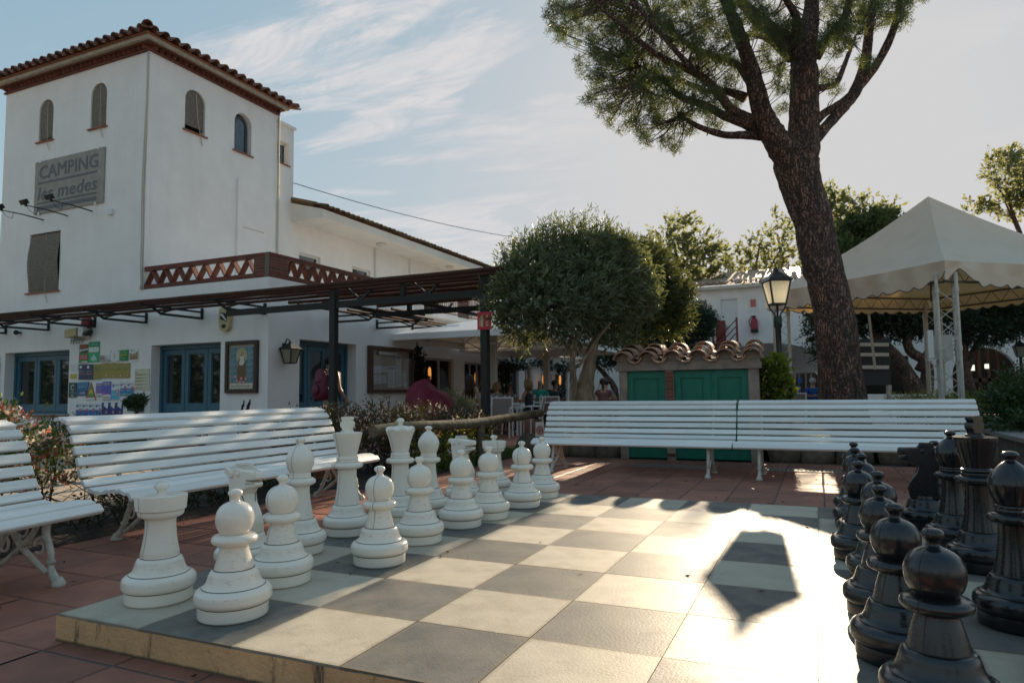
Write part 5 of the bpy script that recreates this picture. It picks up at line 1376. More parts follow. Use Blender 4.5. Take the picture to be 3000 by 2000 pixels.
pine_at = at_d(1946, 1000, 11.0); pine_at.z = 0
pine = root('pine_tree', tuple(pine_at), 'big umbrella pine with forked reddish trunk leaning left over the benches', 'tree')
tp = [(1962, 1046, 104), (1950, 985, 98), (1938, 915, 94), (1912, 704, 86), (1886, 600, 86), (1865, 502, 86), (1845, 440, 90), (1829, 385, 98), (1826, 345, 100)]
pts = [at_d(x, y, 11.0) for x, y, w in tp]; rad = [w / 2 / FPX * 11.0 for x, y, w in tp]
P_, R_ = smooth_path(pts, rad, 5)
mb = MB()
def barky(mb, P_, R_, n=20, amp=.035):
    mb.tube([p + Vector((random.uniform(-1, 1), random.uniform(-1, 1), 0)) * r * .03 for p, r in zip(P_, R_)], [r * (1 + random.uniform(-amp, amp)) for r in R_], n, jit=.02)
barky(mb, P_, R_)
limbs = []
def limb(pl, D0, D1, mb, n=10):
    k = len(pl); pts = []; rad = []
    for i, (x, y, w) in enumerate(pl):
        D = D0 + (D1 - D0) * i / (k - 1); pts.append(q5(x, y, D)); rad.append(w / 2 * PXM * D)
    P_, R_ = smooth_path(pts, rad, 5)
    mb.tube(P_, [r * (1 + random.uniform(-.05, .05)) for r in R_], n, jit=.03); limbs.append((P_, R_))
limb([(1455, 850, 190), (1400, 780, 165), (1340, 700, 130), (1285, 600, 112), (1245, 450, 92), (1205, 300, 76), (1150, 150, 65), (1090, 0, 55), (1040, -160, 40), (1010, -300, 22)], 11.0, 10.4, mb, 14)
limb([(1455, 850, 190), (1480, 760, 175), (1490, 600, 152), (1492, 400, 142), (1490, 300, 132), (1520, 120, 90), (1530, 0, 72), (1525, -160, 50), (1540, -320, 26)], 11.0, 11.2, mb, 14)
limb([(1490, 340, 110), (1400, 200, 74), (1290, 120, 62), (1160, 0, 52), (1060, -120, 40), (960, -260, 20)], 11.1, 12.2, mb)
limb([(1545, 290, 70), (1610, 200, 50), (1690, 110, 44), (1720, 0, 36), (1750, -140, 20)], 11.1, 10.2, mb)
limb([(1430, 260, 60), (1350, 190, 44), (1255, 130, 36), (1190, 60, 26)], 11.1, 12.4, mb, 8)
limb([(1445, 190, 50), (1450, 90, 46), (1400, 0, 36), (1330, -120, 22)], 11.1, 10.0, mb, 8)
limb([(1270, 690, 62), (1180, 690, 44), (1080, 688, 38), (960, 650, 30), (890, 610, 22), (852, 592, 12)], 11.0, 10.3, mb, 8)
limb([(1290, 670, 80), (1180, 625, 56), (1080, 590, 46), (990, 540, 42), (850, 490, 36), (780, 410, 28), (690, 415, 20), (600, 432, 10)], 11.0, 9.9, mb)
limb([(1290, 650, 84), (1190, 600, 60), (1110, 550, 50), (1040, 455, 44), (930, 370, 42), (790, 310, 36), (660, 220, 30), (560, 130, 22), (450, 40, 14), (380, -40, 8)], 11.0, 9.4, mb)
limb([(1245, 470, 60), (1190, 380, 46), (1130, 322, 34), (950, 262, 28), (830, 170, 24), (720, 100, 14)], 11.0, 11.9, mb, 8)
limb([(935, 370, 34), (840, 265, 26), (730, 140, 24), (640, 20, 20), (590, -80, 12)], 10.0, 10.4, mb, 8)
limb([(1190, 500, 56), (1090, 465, 36), (990, 465, 28), (860, 410, 24), (760, 390, 18), (640, 330, 10)], 11.0, 11.8, mb, 8)
limb([(1540, 720, 64), (1600, 650, 56), (1680, 560, 56), (1750, 470, 62), (1800, 330, 56), (1825, 130, 46), (1850, -50, 34), (1880, -200, 16)], 11.0, 11.6, mb)
limb([(1775, 440, 46), (1850, 345, 42), (1920, 220, 42), (1965, 90, 36), (1990, -60, 26), (2040, -200, 12)], 11.3, 10.7, mb)
limb([(1545, 620, 60), (1600, 575, 40), (1680, 525, 38), (1745, 470, 40)], 11.0, 11.3, mb, 8)
limb([(1555, 450, 44), (1600, 445, 34), (1655, 425, 30), (1690, 350, 26), (1720, 270, 22), (1755, 180, 12)], 11.1, 12.2, mb, 8)
limb([(1420, 300, 50), (1300, 200, 30), (1200, 180, 20), (1100, 190, 10)], 11.1, 12.8, mb, 8)
build(mb, 'trunk', M_bark, pine, True)
blobs = [(250, 70, 80), (300, 180, 60), (230, 170, 45), (420, 330, 85), (430, 90, 110), (520, 230, 120), (480, 470, 80), (560, 600, 75), (640, 480, 100), (600, 350, 120), (690, 620, 70), (690, 700, 40), (820, 725, 55), (790, 590, 80), (760, 440, 110), (860, 330, 110), (700, 180, 130), (880, 100, 130), (960, 500, 85), (900, 630, 50), (1030, 590, 65), (1060, 360, 100), (1110, 500, 60), (1020, 220, 110), (1180, 90, 110), (1330, 300, 75), (1370, 420, 55), (1385, 560, 35), (1330, 130, 90), (1600, 390, 50), (1640, 200, 85), (1700, 60, 110), (1850, 60, 95), (1950, 20, 85), (1990, 110, 45), (1810, 320, 40), (1650, 460, 28), (560, 60, 120), (330, -30, 120), (560, -120, 170), (800, -100, 170), (1050, -120, 170), (1300, -120, 170), (1550, -120, 170), (1800, -120, 170), (2030, -90, 120), (1450, 160, 60), (1720, 160, 70), (380, 520, 26), (460, 560, 30)]
LP = np.array([tuple(p) for P_, R_ in limbs for p in P_[len(P_) // 3:]]); tufts = []
tw = MB()
for bx_, by_, br in blobs:
    n = int(max(8, br * br / 100)) if by_ > -60 else int(br * br / 260)
    D0 = random.uniform(9.7, 12.2)
    for k in range(n):
        a = random.uniform(0, 6.283); rr = br * math.sqrt(random.random()) * 1.12
        D = D0 + random.gauss(0, .32)
        p = q5(bx_ + rr * math.cos(a), by_ + rr * .92 * math.sin(a), D); tufts.append(tuple(p))
        if k % 5 == 0:
            d = LP - np.array(p); i = int(np.argmin((d ** 2).sum(1))); qv = Vector(LP[i])
            if (qv - p).length < 1.6:
                m1 = qv.lerp(p, .5) + Vector((random.uniform(-.06, .06), random.uniform(-.06, .06), random.uniform(-.1, .02)))
                tw.tube([qv, m1, p], [.012, .008, .004], 4, False)
build(tw, 'twigs', M_bark, pine, kind='stuff')
T = np.array(tufts); nn = 30
P = np.repeat(T, nn, 0) + np.random.normal(0, .028, (len(T) * nn, 3)); D = rand_dirs(len(T) * nn); D[:, 2] += .35
M_needle = mat('pine_needles', (.045, .070, .020), .55, col2=(.018, .034, .014), vscale=3, trans=.32, tcol=(.20, .23, .05), vlo=.4, vhi=.6)
o = bpy.data.objects.new('needles', np_mesh('needles', leaves(P, D, .088, .0085) - np.array(pine_at), 4, M_needle)); link(o, pine); o['kind'] = 'stuff'


# ================================================================ broadleaf crowns
def crown(name, parent, off, blobs, m, twigs, per, twlen, ll, lw, wind=(0, 0, .4), shell=.55, seed=0):
    """blobs (x,y,z,rx,ry,rz) in world metres; leaves sit along short twigs near the surface of the blobs"""
    np.random.seed(seed + 11); V = []
    vol = np.array([b_[3] * b_[4] * b_[5] for b_ in blobs]) ** .67; vol /= vol.sum()
    for b_, f in zip(blobs, vol):
        n = max(int(twigs * f), 4); u_ = rand_dirs(n); r = (np.random.uniform(shell ** 3, 1.06, (n, 1))) ** (1 / 3)
        c = np.array(b_[:3]); s = np.array(b_[3:6]); base = c + u_ * r * s
        d = u_ * .7 + rand_dirs(n) * .55 + np.array(wind); d /= np.linalg.norm(d, axis=1, keepdims=True)
        L_ = twlen * np.random.uniform(.5, 1.3, (n, 1))
        P = np.repeat(base, per, 0) + np.repeat(d * L_, per, 0) * np.tile(np.linspace(0, 1, per), n)[:, None] + np.random.normal(0, twlen * .05, (n * per, 3))
        D = np.repeat(d, per, 0) * .9 + rand_dirs(n * per) * .75
        V.append(leaves(P, D, ll, lw))
    V = np.concatenate(V) - np.array(off)
    o = bpy.data.objects.new(name, np_mesh(name, V, 4, m)); link(o, parent); o['kind'] = 'stuff'
    return o


M_olive = mat('olive_leaves', (.19, .225, .15), .5, col2=(.07, .095, .055), vscale=5, trans=.30, tcol=(.24, .27, .08), vlo=.42, vhi=.58, spec=.3)
M_obark = mat('olive_bark', (.36, .26, .17), .9, col2=(.12, .09, .06), vscale=9, stretch=(1, 1, .4), bump=.9, bscale=14)
q6 = lambda x, y, D: at_d((1430 + x * .3571) / 1.2755, (640 + y * .3571) / 1.2755, D)
def ball(x, y, D, r, k=(1, 1, 1)): p = q6(x, y, D); s = r * .3571 / 1.2755 / FPX * D; return (p.x, p.y, p.z, s * k[0], s * k[1], s * k[2])
ol_at = q6(780, 1560, 10.4); ol_at.z = 0
ol = root('olive_tree', tuple(ol_at), 'dense olive tree with twin trunks behind the left end of the far bench', 'tree')
mb = MB()
def l6(pl, D0, D1, mb, n=10):
    pts = [q6(x, y, D0 + (D1 - D0) * i / (len(pl) - 1)) for i, (x, y, w) in enumerate(pl)]; rad = [w / 2 * .3571 / 1.2755 / FPX * D0 for x, y, w in pl]
    P_, R_ = smooth_path(pts, rad, 4); mb.tube(P_, [r * (1 + random.uniform(-.09, .09)) for r in R_], n, jit=.07)
l6([(700, 1760, 80), (695, 1500, 58), (700, 1330, 62), (690, 1180, 44), (715, 1040, 40), (745, 880, 28), (780, 700, 16), (850, 500, 8)], 10.4, 10.2, mb)
l6([(830, 1760, 190), (810, 1520, 160), (800, 1360, 130), (830, 1220, 110), (850, 1080, 84), (900, 960, 50), (960, 820, 30), (1000, 600, 12)], 10.5, 10.6, mb, 14)
l6([(740, 1760, 120), (760, 1500, 100), (745, 1380, 70)], 10.5, 10.5, mb)
l6([(735, 1220, 26), (830, 1090, 30), (920, 960, 26), (1010, 850, 14)], 10.3, 10.0, mb, 8)
l6([(690, 1130, 34), (630, 1020, 26), (590, 930, 22), (500, 760, 12)], 10.4, 10.7, mb, 8)
build(mb, 'trunk', M_obark, ol, True)
K = (1.0, 1.05, .95)
ob = [ball(430, 480, 10.2, 250, K), ball(620, 400, 10.4, 235, K), ball(800, 360, 10.5, 205, K), ball(300, 620, 10.1, 230, K), ball(520, 700, 9.9, 240, K), ball(240, 800, 10.2, 140, K), ball(280, 900, 10.3, 110, K), ball(760, 640, 10.2, 260, K), ball(960, 560, 10.6, 230, K), ball(1020, 380, 10.9, 190, K), ball(130, 600, 10.4, 110, K), ball(960, 780, 10.7, 180, K), ball(720, 830, 10.5, 170, K), ball(1150, 620, 11.0, 180, K), ball(480, 900, 10.4, 90, K), ball(330, 330, 10.4, 110, K), ball(100, 730, 10.3, 110, K), ball(1010, 960, 10.7, 100, K), ball(1060, 330, 11.0, 150, K), ball(1150, 460, 11.2, 150, K), ball(1210, 680, 11.3, 130, K), ball(940, 250, 10.8, 120, K)]
crown('foliage', ol, ol_at, ob, M_olive, 5200, 8, .25, .098, .026, (.25, 0, .30), .55, 1)
# long shoots that stick out of the top
crown('shoots', ol, ol_at, [ball(480, 280, 10.2, 190, (1.1, 1, .9)), ball(820, 180, 10.4, 150, (1.2, 1, .9)), ball(300, 420, 10.2, 190, K), ball(640, 230, 10.4, 170, K)], M_olive, 330, 12, .26, .075, .017, (.35, 0, .9), .8, 2)
M_olive2 = mat('olive_leaves_backlit', (.070, .090, .035), .5, col2=(.03, .045, .018), vscale=3, trans=.25, tcol=(.20, .22, .05), vlo=.4, vhi=.6)
o2 = q6(1400, 1560, 13.6); o2.z = 0
ol2 = root('olive_tree', tuple(o2), 'second olive tree, lower and lighter, right behind the dense one', 'tree')
mb = MB(); l6([(1330, 1700, 70), (1300, 1500, 60), (1330, 1300, 50), (1250, 1150, 40), (1300, 950, 24)], 13.6, 13.6, mb); build(mb, 'trunk', M_obark, ol2, True)
crown('foliage', ol2, o2, [ball(1250, 480, 13.4, 230, K), ball(1380, 650, 13.6, 220, K), ball(1200, 750, 13.2, 230, K), ball(1450, 800, 13.8, 180, K), ball(1330, 360, 13.6, 120, K), ball(1520, 620, 13.8, 110, K), ball(1150, 330, 13.4, 130, K), ball(1420, 880, 13.6, 130, (1.2, 1, .5))], M_olive2, 3000, 8, .26, .10, .027, (.15, 0, .4), .35, 3)
o3 = q6(1500, 1560, 27); o3.z = 0
M_dkleaf = mat('dark_leaves', (.030, .055, .026), .6, col2=(.012, .024, .013), vscale=3, trans=.15, tcol=(.06, .09, .02), vlo=.4, vhi=.6)
ol3 = root('round_tree', tuple(o3), 'dark rounded tree filling the gap between olive and white stair door', 'tree')
mb = MB(); l6([(1060, 1620, 60), (1040, 1400, 50), (960, 1280, 40), (880, 1200, 30)], 26, 26, mb); build(mb, 'trunk', M_bark, ol3, True); mb = MB(); l6([(1250, 1600, 80), (1300, 1300, 60), (1500, 1050, 40)], 27, 27, mb); build(mb, 'trunk', M_bark, ol3, True)
crown('foliage', ol3, o3, [ball(1620, 900, 27, 200, (1.1, 1, .75)), ball(1350, 960, 27, 230, (1.1, 1, .7)), ball(1100, 1060, 26.6, 190, (1.2, 1, .6)), ball(1700, 850, 27, 120, K), ball(950, 1150, 26, 120, (1.2, 1, .5))], M_dkleaf, 3800, 8, .36, .13, .042, (.2, 0, .35), .3, 4)

# distant sparse trees against the bright sky
M_far = mat('backlit_far_leaves', (.10, .115, .05), .6, col2=(.05, .062, .025), vscale=.8, trans=.55, tcol=(.30, .31, .12), vlo=.4, vhi=.6)
def px_blob(x, y, D, r, k=(1, 1, 1)): p = at_d(x, y, D); s = r / FPX * D; return (p.x, p.y, p.z, s * k[0], s * k[1], s * k[2])
def far_tree(label, D, base, bl, n, stems, m=None, ll=.24, lw=.14, seed=5, shell=.15, per=7):
    n = n if m else int(n * .42)
    p = at_d(base, 1000, D); p.z = 0
    r_ = root('poplar_tree' if 'poplar' in label else 'distant_tree', tuple(p), label, 'tree', None)
    mb = MB()
    for st in stems:
        pts = [at_d(x, y, D) for x, y, w in st]; P_, R_ = smooth_path(pts, [w / FPX * D / 2 for x, y, w in st], 3); mb.tube(P_, R_, 6)
    build(mb, 'trunk', M_bark, r_, True)
    crown('foliage', r_, p, [px_blob(b_[0], b_[1], D + random.uniform(-.8, .8), b_[2], (1, 1, .9)) for b_ in bl], m or M_far, n, per, ll * 2.2, ll, lw, (.3, 0, .3), shell, seed)
far_tree('loose sunlit tree above the stair building, right of the olive', 34, 1570, [(1530, 560, 34), (1500, 590, 30), (1570, 530, 28), (1560, 590, 36), (1610, 560, 30), (1640, 590, 24), (1600, 610, 36), (1560, 640, 34), (1500, 640, 30), (1650, 575, 14), (1545, 515, 16), (1620, 640, 22)], 1150, [[(1570, 900, 12), (1565, 700, 10), (1550, 560, 5)], [(1565, 680, 6), (1620, 580, 3)]], seed=6)
far_tree('sparse tree with scattered leaf sprays between lamp and stair building', 36, 1700, [(1690, 600, 26), (1660, 625, 24), (1740, 590, 22), (1780, 600, 26), (1715, 560, 18), (1755, 545, 16), (1800, 565, 26), (1820, 600, 28), (1775, 500, 12), (1830, 520, 22), (1795, 530, 16), (1720, 630, 24), (1760, 625, 22)], 760, [[(1720, 900, 12), (1725, 700, 9), (1745, 560, 4)], [(1730, 680, 6), (1800, 560, 3)]], seed=7)
far_tree('leafy tree to the right of the pine trunk behind the tent roof', 33, 1930, [(1920, 470, 26), (1900, 500, 28), (1950, 500, 24), (1915, 540, 34), (1895, 450, 12), (1985, 480, 20), (1955, 455, 10), (2030, 500, 22), (2045, 478, 10)], 780, [[(1930, 900, 14), (1925, 700, 10), (1930, 500, 5)]], seed=8)
far_tree('dense green tree rising behind the left slope of the tent', 30, 2000, [(1990, 530, 46), (1960, 560, 44), (2030, 520, 38), (1935, 590, 40), (2010, 575, 50)], 2400, [[(1990, 900, 16), (1990, 600, 10)]], mat('mid_green_leaves', (.065, .10, .03), .6, col2=(.03, .05, .018), vscale=1.5, trans=.3, tcol=(.14, .18, .03), vlo=.4, vhi=.6), .16, .09, 9)
far_tree('tall thin tree at the top right behind the tent', 26, 2330, [(2300, 390, 36), (2340, 370, 30), (2330, 430, 36), (2280, 370, 16), (2350, 460, 36), (2310, 470, 26), (2370, 410, 40), (2260, 475, 16), (2240, 480, 18), (2400, 450, 40)], 1500, [[(2380, 900, 14), (2360, 600, 9), (2310, 450, 5)], [(2350, 560, 5), (2290, 420, 3)]], seed=10, ll=.17, lw=.10)
# pruned dark trees behind the tent
def dark_tree(label, D, base, stems, bl, n, seed):
    p = at_d(base, 1000, D); p.z = 0; r_ = root('shade_tree', tuple(p), label, 'tree'); mb = MB()
    for st in stems:
        pts = [at_d(x, y, D) for x, y, w in st]; P_, R_ = smooth_path(pts, [w / FPX * D / 2 for x, y, w in st], 3); mb.tube(P_, R_, 9, jit=.05)
    build(mb, 'trunk', M_bark, r_, True)
    crown('foliage', r_, p, [px_blob(b_[0], b_[1] - 26, D + random.uniform(-.6, .6), b_[2], (1, 1, b_[3] * .85)) for b_ in bl], M_dkleaf, n, 8, .30, .10, .035, (.15, 0, .1), .25, seed)
dark_tree('dark flat crowned tree with forked trunk under the tent', 19, 2110, [[(2118, 960, 60), (2110, 915, 50), (2085, 860, 34), (2050, 810, 26), (2010, 770, 14)], [(2118, 930, 44), (2130, 870, 28), (2125, 830, 24), (2090, 805, 22), (2080, 760, 14)], [(2110, 850, 20), (2135, 800, 16), (2150, 750, 10)]], [(1960, 730, 50, .7), (2020, 720, 56, .9), (2080, 740, 56, .8), (2130, 720, 50, .8), (1990, 770, 40, .5), (2060, 780, 40, .4), (1935, 760, 32, .8), (2110, 780, 36, .4), (1955, 690, 40, .7), (2060, 690, 50, .7)], 5200, 12)
dark_tree('dark spreading tree on the right behind the truss column', 20, 2230, [[(2235, 990, 50), (2230, 915, 36), (2210, 840, 26), (2215, 780, 20)], [(2215, 860, 20), (2240, 800, 16), (2260, 770, 10)]], [(2220, 720, 50, .8), (2270, 710, 56, .9), (2325, 720, 50, .8), (2200, 770, 36, .5), (2260, 790, 46, .5), (2320, 780, 44, .4), (2370, 740, 40, .7), (2180, 700, 40, .8)], 4800, 13)
dark_tree('small dark bushy tree showing left of the pine trunk', 18, 1880, [[(1890, 980, 20), (1885, 800, 14)]], [(1880, 740, 24, 1.4), (1872, 790, 16, 1.2), (1900, 700, 30, 1.2), (1890, 830, 18, 1.2)], 1100, 14)
# palm crown behind the tower
pl_ = Vector((-21.5, 14.5, 0)); pm = root('palm_tree', tuple(pl_), 'palm fronds showing past the left edge of the tower', 'palm')
mb = MB(); mb.tube([pl_, pl_ + Vector((.1, .1, 3.5)), pl_ + Vector((.2, .1, 7.0))], [.26, .22, .2], 10, jit=.05); build(mb, 'trunk', M_bark, pm, True)
V = []; rs = np.random.RandomState(4)
for k in range(26):
    az = rs.uniform(0, 6.28); el = rs.uniform(-.5, 1.1); L_ = rs.uniform(1.9, 2.5); h = np.array([math.cos(az), math.sin(az), 0]); top = np.array([pl_.x + .2, pl_.y + .1, 7.0])
    for j in range(1, 30):
        s = j / 30; p = top + h * L_ * s * math.cos(el * .6) + np.array([0, 0, L_ * (s * math.sin(el) - .75 * s * s)])
        sd_ = np.cross(h, [0, 0, 1.])
        for sg_ in (-1, 1): V.append((p, h * .55 + sd_ * sg_ * .8 + np.array([0, 0, -.25])))
P = np.array([v[0] for v in V]); D = np.array([v[1] for v in V])
o = bpy.data.objects.new('fronds', np_mesh('fronds', leaves(P, D, .48, .035, .2) - np.array(pl_), 4, M_dkleaf)); link(o, pm); o['kind'] = 'stuff'
# ================================================================ street lamp
lp = Vector((-.55, 11.8, 0)); lamp = root('street_lamp', tuple(lp), 'dark green street lamp with frosted lantern behind the green doored cabinet', 'street lamp')
mb = MB(); x, y = lp.x, lp.y
mb.lathe([(.12, 0), (.12, .25), (.08, .32), (.07, .6), (.055, .65), (.05, .9), (.042, 1.7), (.045, 1.98), (.062, 2.0), (.062, 2.16), (.05, 2.18)], (x, y, 0), 12); build(mb, 'pole', M_dgreen if False else mat('bottle_green_iron', (.010, .028, .024), .4), lamp, 40)
mb = MB()
for sg_ in (-1, 1):
    mb.tube([(x + sg_ * .035, y, 2.14), (x + sg_ * .05, y, 2.22), (x + sg_ * .11, y, 2.30), (x + sg_ * .13, y, 2.37)], .013, 6)
    mb.tube([(x, y + sg_ * .035, 2.14), (x, y + sg_ * .05, 2.22), (x, y + sg_ * .11, 2.30), (x, y + sg_ * .13, 2.37)], .013, 6)
mb.tube([(x, y, 2.16), (x, y, 2.38)], .008, 5); build(mb, 'yoke', MATS['bottle_green_iron'], lamp)
lantern_head(lamp, (x, y, 2.37), .47, .37, mat('lantern_dark_metal', (.035, .03, .03), .45), M_frost, 4, .62, rot=R(24) + math.pi / 4, roof=.5)
mb = MB(); mb.tube([(x, y, 2.74), (x, y, 2.60)], .015, 6); mb.sphere((x, y, 2.59), .022, 8, 6); build(mb, 'bulb', M_black, lamp, True)

# ================================================================ green doored cabinet
cb = root('utility_cabinet', (-1.74, 10.3, 0), 'low masonry cabinet with green doors and a little tiled roof behind the benches', 'cabinet')
M_gdoor = mat('green_painted_door', (.002, .17, .105), .5, col2=(.003, .135, .085), vscale=4, stretch=(3, 3, .6), bump=.06)
M_conc = mat('weathered_concrete', (.34, .27, .21), .9, col2=(.20, .16, .13), vscale=6, bump=.4)
yb = 10.02; x0, x1 = -2.74, -.72
mb = MB()
for a, b_ in ((x0 + .02, -2.60), (-2.03, -1.91), (-.88, x1 - .02)): mb.box(a, yb, -.01, b_, yb + .14, 1.29)
mb.box(x0 + .02, yb + .14, -.01, x0 + .14, yb + .75, 1.29); mb.box(x1 - .14, yb + .14, -.01, x1 - .02, yb + .75, 1.29); mb.box(x0 + .14, yb + .63, -.01, x1 - .14, yb + .75, 1.29)
build(mb, 'pillar', M_conc, cb)
mb = MB(); mb.box(x0 - .02, yb - .03, 1.292, x1 + .02, yb + .8, 1.385); build(mb, 'lintel', M_conc, cb)
bq = brick_mesh(.108, .1, .045)
for k in range(22): instance(bq, 'brick', cb, (-1.97 + 1.74, yb - .008 + .05 - 10.3, .07 + k * .056), (0, 0, 0)) if 12 < k or k % 5 == 0 else None
for a, b_ in ((-2.597, -2.033), (-1.907, -1.395), (-1.392, -.883)):
    mb = MB(); f = .09; d0, d1 = yb + .035, yb + .075
    mb.box(a, d0, .02, a + f, d1, 1.285); mb.box(b_ - f, d0, .02, b_, d1, 1.285)
    for z0_, z1_ in ((.02, .13), (.40, .50), (1.18, 1.285)): mb.box(a + f, d0, z0_, b_ - f, d1, z1_)
    dr = build(mb, 'door', M_gdoor, cb)
    mb = MB(); mb.box(a + f, d0 + .022, .13, b_ - f, d1 - .004, .40); mb.box(a + f, d0 + .022, .50, b_ - f, d1 - .004, 1.18)
    for z0_, z1_ in ((.165, .365), (.545, 1.135)): mb.box(a + f + .035, d0 + .012, z0_, b_ - f - .035, d0 + .0215, z1_)
    build(mb, 'panel', M_gdoor, dr)
    mb = MB(); mb.tube([(a + .03, yb + .03, 1.0), (a + .03, yb + .03, 1.12)], .009, 6); mb.tube([(a + .03, yb + .03, .2), (a + .03, yb + .03, .32)], .009, 6); build(mb, 'hinge', M_gdoor, dr)
    mb = MB(); mb.box(b_ - .065, yb + .022, .70, b_ - .035, yb + .034, .80); mb.tube([(b_ - .05, yb + .022, .75), (b_ - .05, yb - .002, .75)], .010, 6); build(mb, 'latch', MATS['grey_metal'], dr)
M_gl = mat('weathered_roof_tile', (.52, .31, .21), .72, col2=(.24, .13, .09), vscale=5, bump=.10, bscale=30, vlo=.35, vhi=.6, spec=.2); add_random_tint(M_gl, .3)
c_cov = tile_mesh('roof_tile', .138, .118, .40, .020, True, M_gl, 12, 6); c_pan = tile_mesh('roof_tile', .112, .125, .40, .020, False, M_gl, 10, 14)
for k in range(6):
    xx = x0 + .10 + k * .365
    for row in range(3):
        instance(c_cov, 'roof_tile', cb, (xx + 1.74, yb - .12 + row * .27 - 10.3, 1.445 + row * .072), (R(5 + random.uniform(-1.5, 1.5)), R(random.uniform(-3, 3)), random.uniform(-.05, .05)))
    if k < 5:
        for row in range(3): instance(c_pan, 'roof_tile', cb, (xx + .182 + 1.74, yb - .10 + row * .27 - 10.3, 1.510 + row * .072), (R(4), R(random.uniform(-3, 3)), random.uniform(-.04, .04)))
mb = MB(); mb.prism([(yb - .02, 1.386), (yb + .79, 1.386), (yb + .79, 1.50), (yb - .02, 1.425)], lambda s, t, d: (d, s, t), x0, x1); build(mb, 'mortar_bed', M_conc, cb)
for k in range(6):
    xx = x0 + .10 + k * .365; mb = MB(); mb.prism([(xx + .118 * math.cos(a), 1.43 + .125 * math.sin(a)) for a in np.linspace(0, math.pi, 11)], lambda s, t, d: (s, d, t), yb + .0, yb + .6); build(mb, 'mortar_fill', M_conc, cb)
# drain grates in the paving
for k, (xa_, xb_) in enumerate(((-2.35, -1.35), (-.75, .45))):
    gr_ = root('drain_grate', (xa_, 9.0, .002), ('metal slotted drain grate in front of the green doors', 'metal slotted drain grate under the right far bench')[k], 'grate')
    mb = MB(); z_ = .004
    mb.box(xa_, 9.0, 0, xb_, 9.03, z_ + .004); mb.box(xa_, 9.30, 0, xb_, 9.33, z_ + .004); n = int((xb_ - xa_) / .045)
    for j in range(n): mb.box(xa_ + j * .045, 9.03, 0, xa_ + j * .045 + .022, 9.30, z_)
    build(mb, 'slats', mat('grate_metal', (.24, .23, .21), .6), gr_)
# stones that edge the raised bed
M_rock = mat('bed_stone', (.22, .17, .12), .9, col2=(.10, .08, .06), vscale=5, bump=.6, bscale=20); add_random_tint(M_rock, .25)
sw = root('stone_edging', (-3.3, 10.25, 0), 'rough stones edging the planted bed behind the benches', 'stone edging')
def rock(w, h, d):
    m_ = MB(); m_.sphere((0, 0, 0), 1, 10, 8, (1, 1, 1)); out = []
    ph = [random.uniform(0, 6) for _ in range(4)]
    for v in m_.V:
        k = 1 + .09 * math.sin(3 * v[0] + ph[0]) + .08 * math.sin(4 * v[1] + ph[1]) + .08 * math.sin(4 * v[2] + ph[2])
        p = [math.copysign(abs(c) ** .6, c) * k for c in v]; out.append((p[0] * w / 2, p[1] * d / 2, p[2] * h / 2))
    m_.V = out; return m_.mesh('stone', M_rock, True)
rk = [rock(.45, .34, .35) for _ in range(4)]; xq = -4.25
while xq < -2.85:
    s = random.uniform(.75, 1.15); instance(random.choice(rk), 'stone', sw, (xq + 3.3, random.uniform(-.05, .05), .12 * s), (0, 0, random.uniform(-.3, .3)), (s, 1, s)); xq += .40 * s
xq = -.45
while xq < 3.2:
    s = random.uniform(.8, 1.25); instance(random.choice(rk), 'stone', sw, (xq + 3.3, random.uniform(-.04, .04), .13), (0, 0, random.uniform(-.2, .2)), (s, 1, random.uniform(.85, 1.1))); xq += .42 * s
# creeper on the right end of the cabinet
M_ivy = mat('yellow_green_leaves', (.15, .20, .03), .45, col2=(.05, .09, .02), vscale=8, trans=.45, tcol=(.35, .38, .04), vlo=.4, vhi=.6)
iv = root('climbing_plant', (-.55, 10.35, 0), 'yellow green climbing plant hugging the right end of the cabinet', 'plant')
mb = MB()
for k in range(5): mb.tube([(-.6 + .05 * k, 10.4, 0), (-.62 + .07 * k, 10.36, .5), (-.58 + .03 * k, 10.38, 1.0), (-.6 + .06 * k, 10.36, 1.4)], .012, 5)
build(mb, 'stem', M_bark, iv)
crown('foliage', iv, (-.55, 10.35, 0), [(-.54, 10.3, 1.30, .13, .2, .14), (-.50, 10.3, 1.02, .15, .2, .22), (-.52, 10.3, .72, .15, .2, .22), (-.57, 10.3, .45, .13, .2, .3), (-.62, 10.3, 1.15, .10, .16, .2)], M_ivy, 560, 5, .08, .075, .062, (0, -.3, -.1), .7, 20)

# ================================================================ party tent on truss columns
F_, L__, K_ = Vector((1.84, 12.1, 0)), Vector((-.86, 14.5, 0)), Vector((2.25, 16.7, 0)); Rr = F_ + (K_ - L__); cen = (F_ + K_) / 2
ze, zv, zp = 2.93, 2.60, 4.50
tent = root('party_tent', tuple(cen), 'large cream pyramid tent with scalloped edge on white truss columns', 'tent')
M_canv = mat('cream_canvas', (.82, .70, .56), .8, var=.06, vscale=2, trans=.20, tcol=(.72, .48, .20), bump=.5, bscale=3.5, stretch=(1, 1, .35)); weather(M_canv, .14, (1.5, 1.5, .4), .5, .75)
pkv = Vector((cen.x - .05, cen.y, zp)); cor = [F_, L__, K_, Rr]
mb = MB(); NS = 14
for k in range(4):
    a, b_ = cor[k], cor[(k + 1) % 4]
    rows = []
    for i in range(NS + 1):
        row = []
        for j in range(NS + 1):
            e = a.lerp(b_, j / NS) + Vector((0, 0, ze)); s = i / NS; p = e.lerp(pkv, s); p.z -= .16 * math.sin(math.pi * s) * (1 - .2 * math.cos(2 * math.pi * j / NS)); p.z -= .03 * math.sin(math.pi * j / NS) * (1 - s); row.append(p)
        rows.append(row)
    for i in range(NS):
        for j in range(NS): mb.face([rows[i][j], rows[i][j + 1], rows[i + 1][j + 1], rows[i + 1][j]])
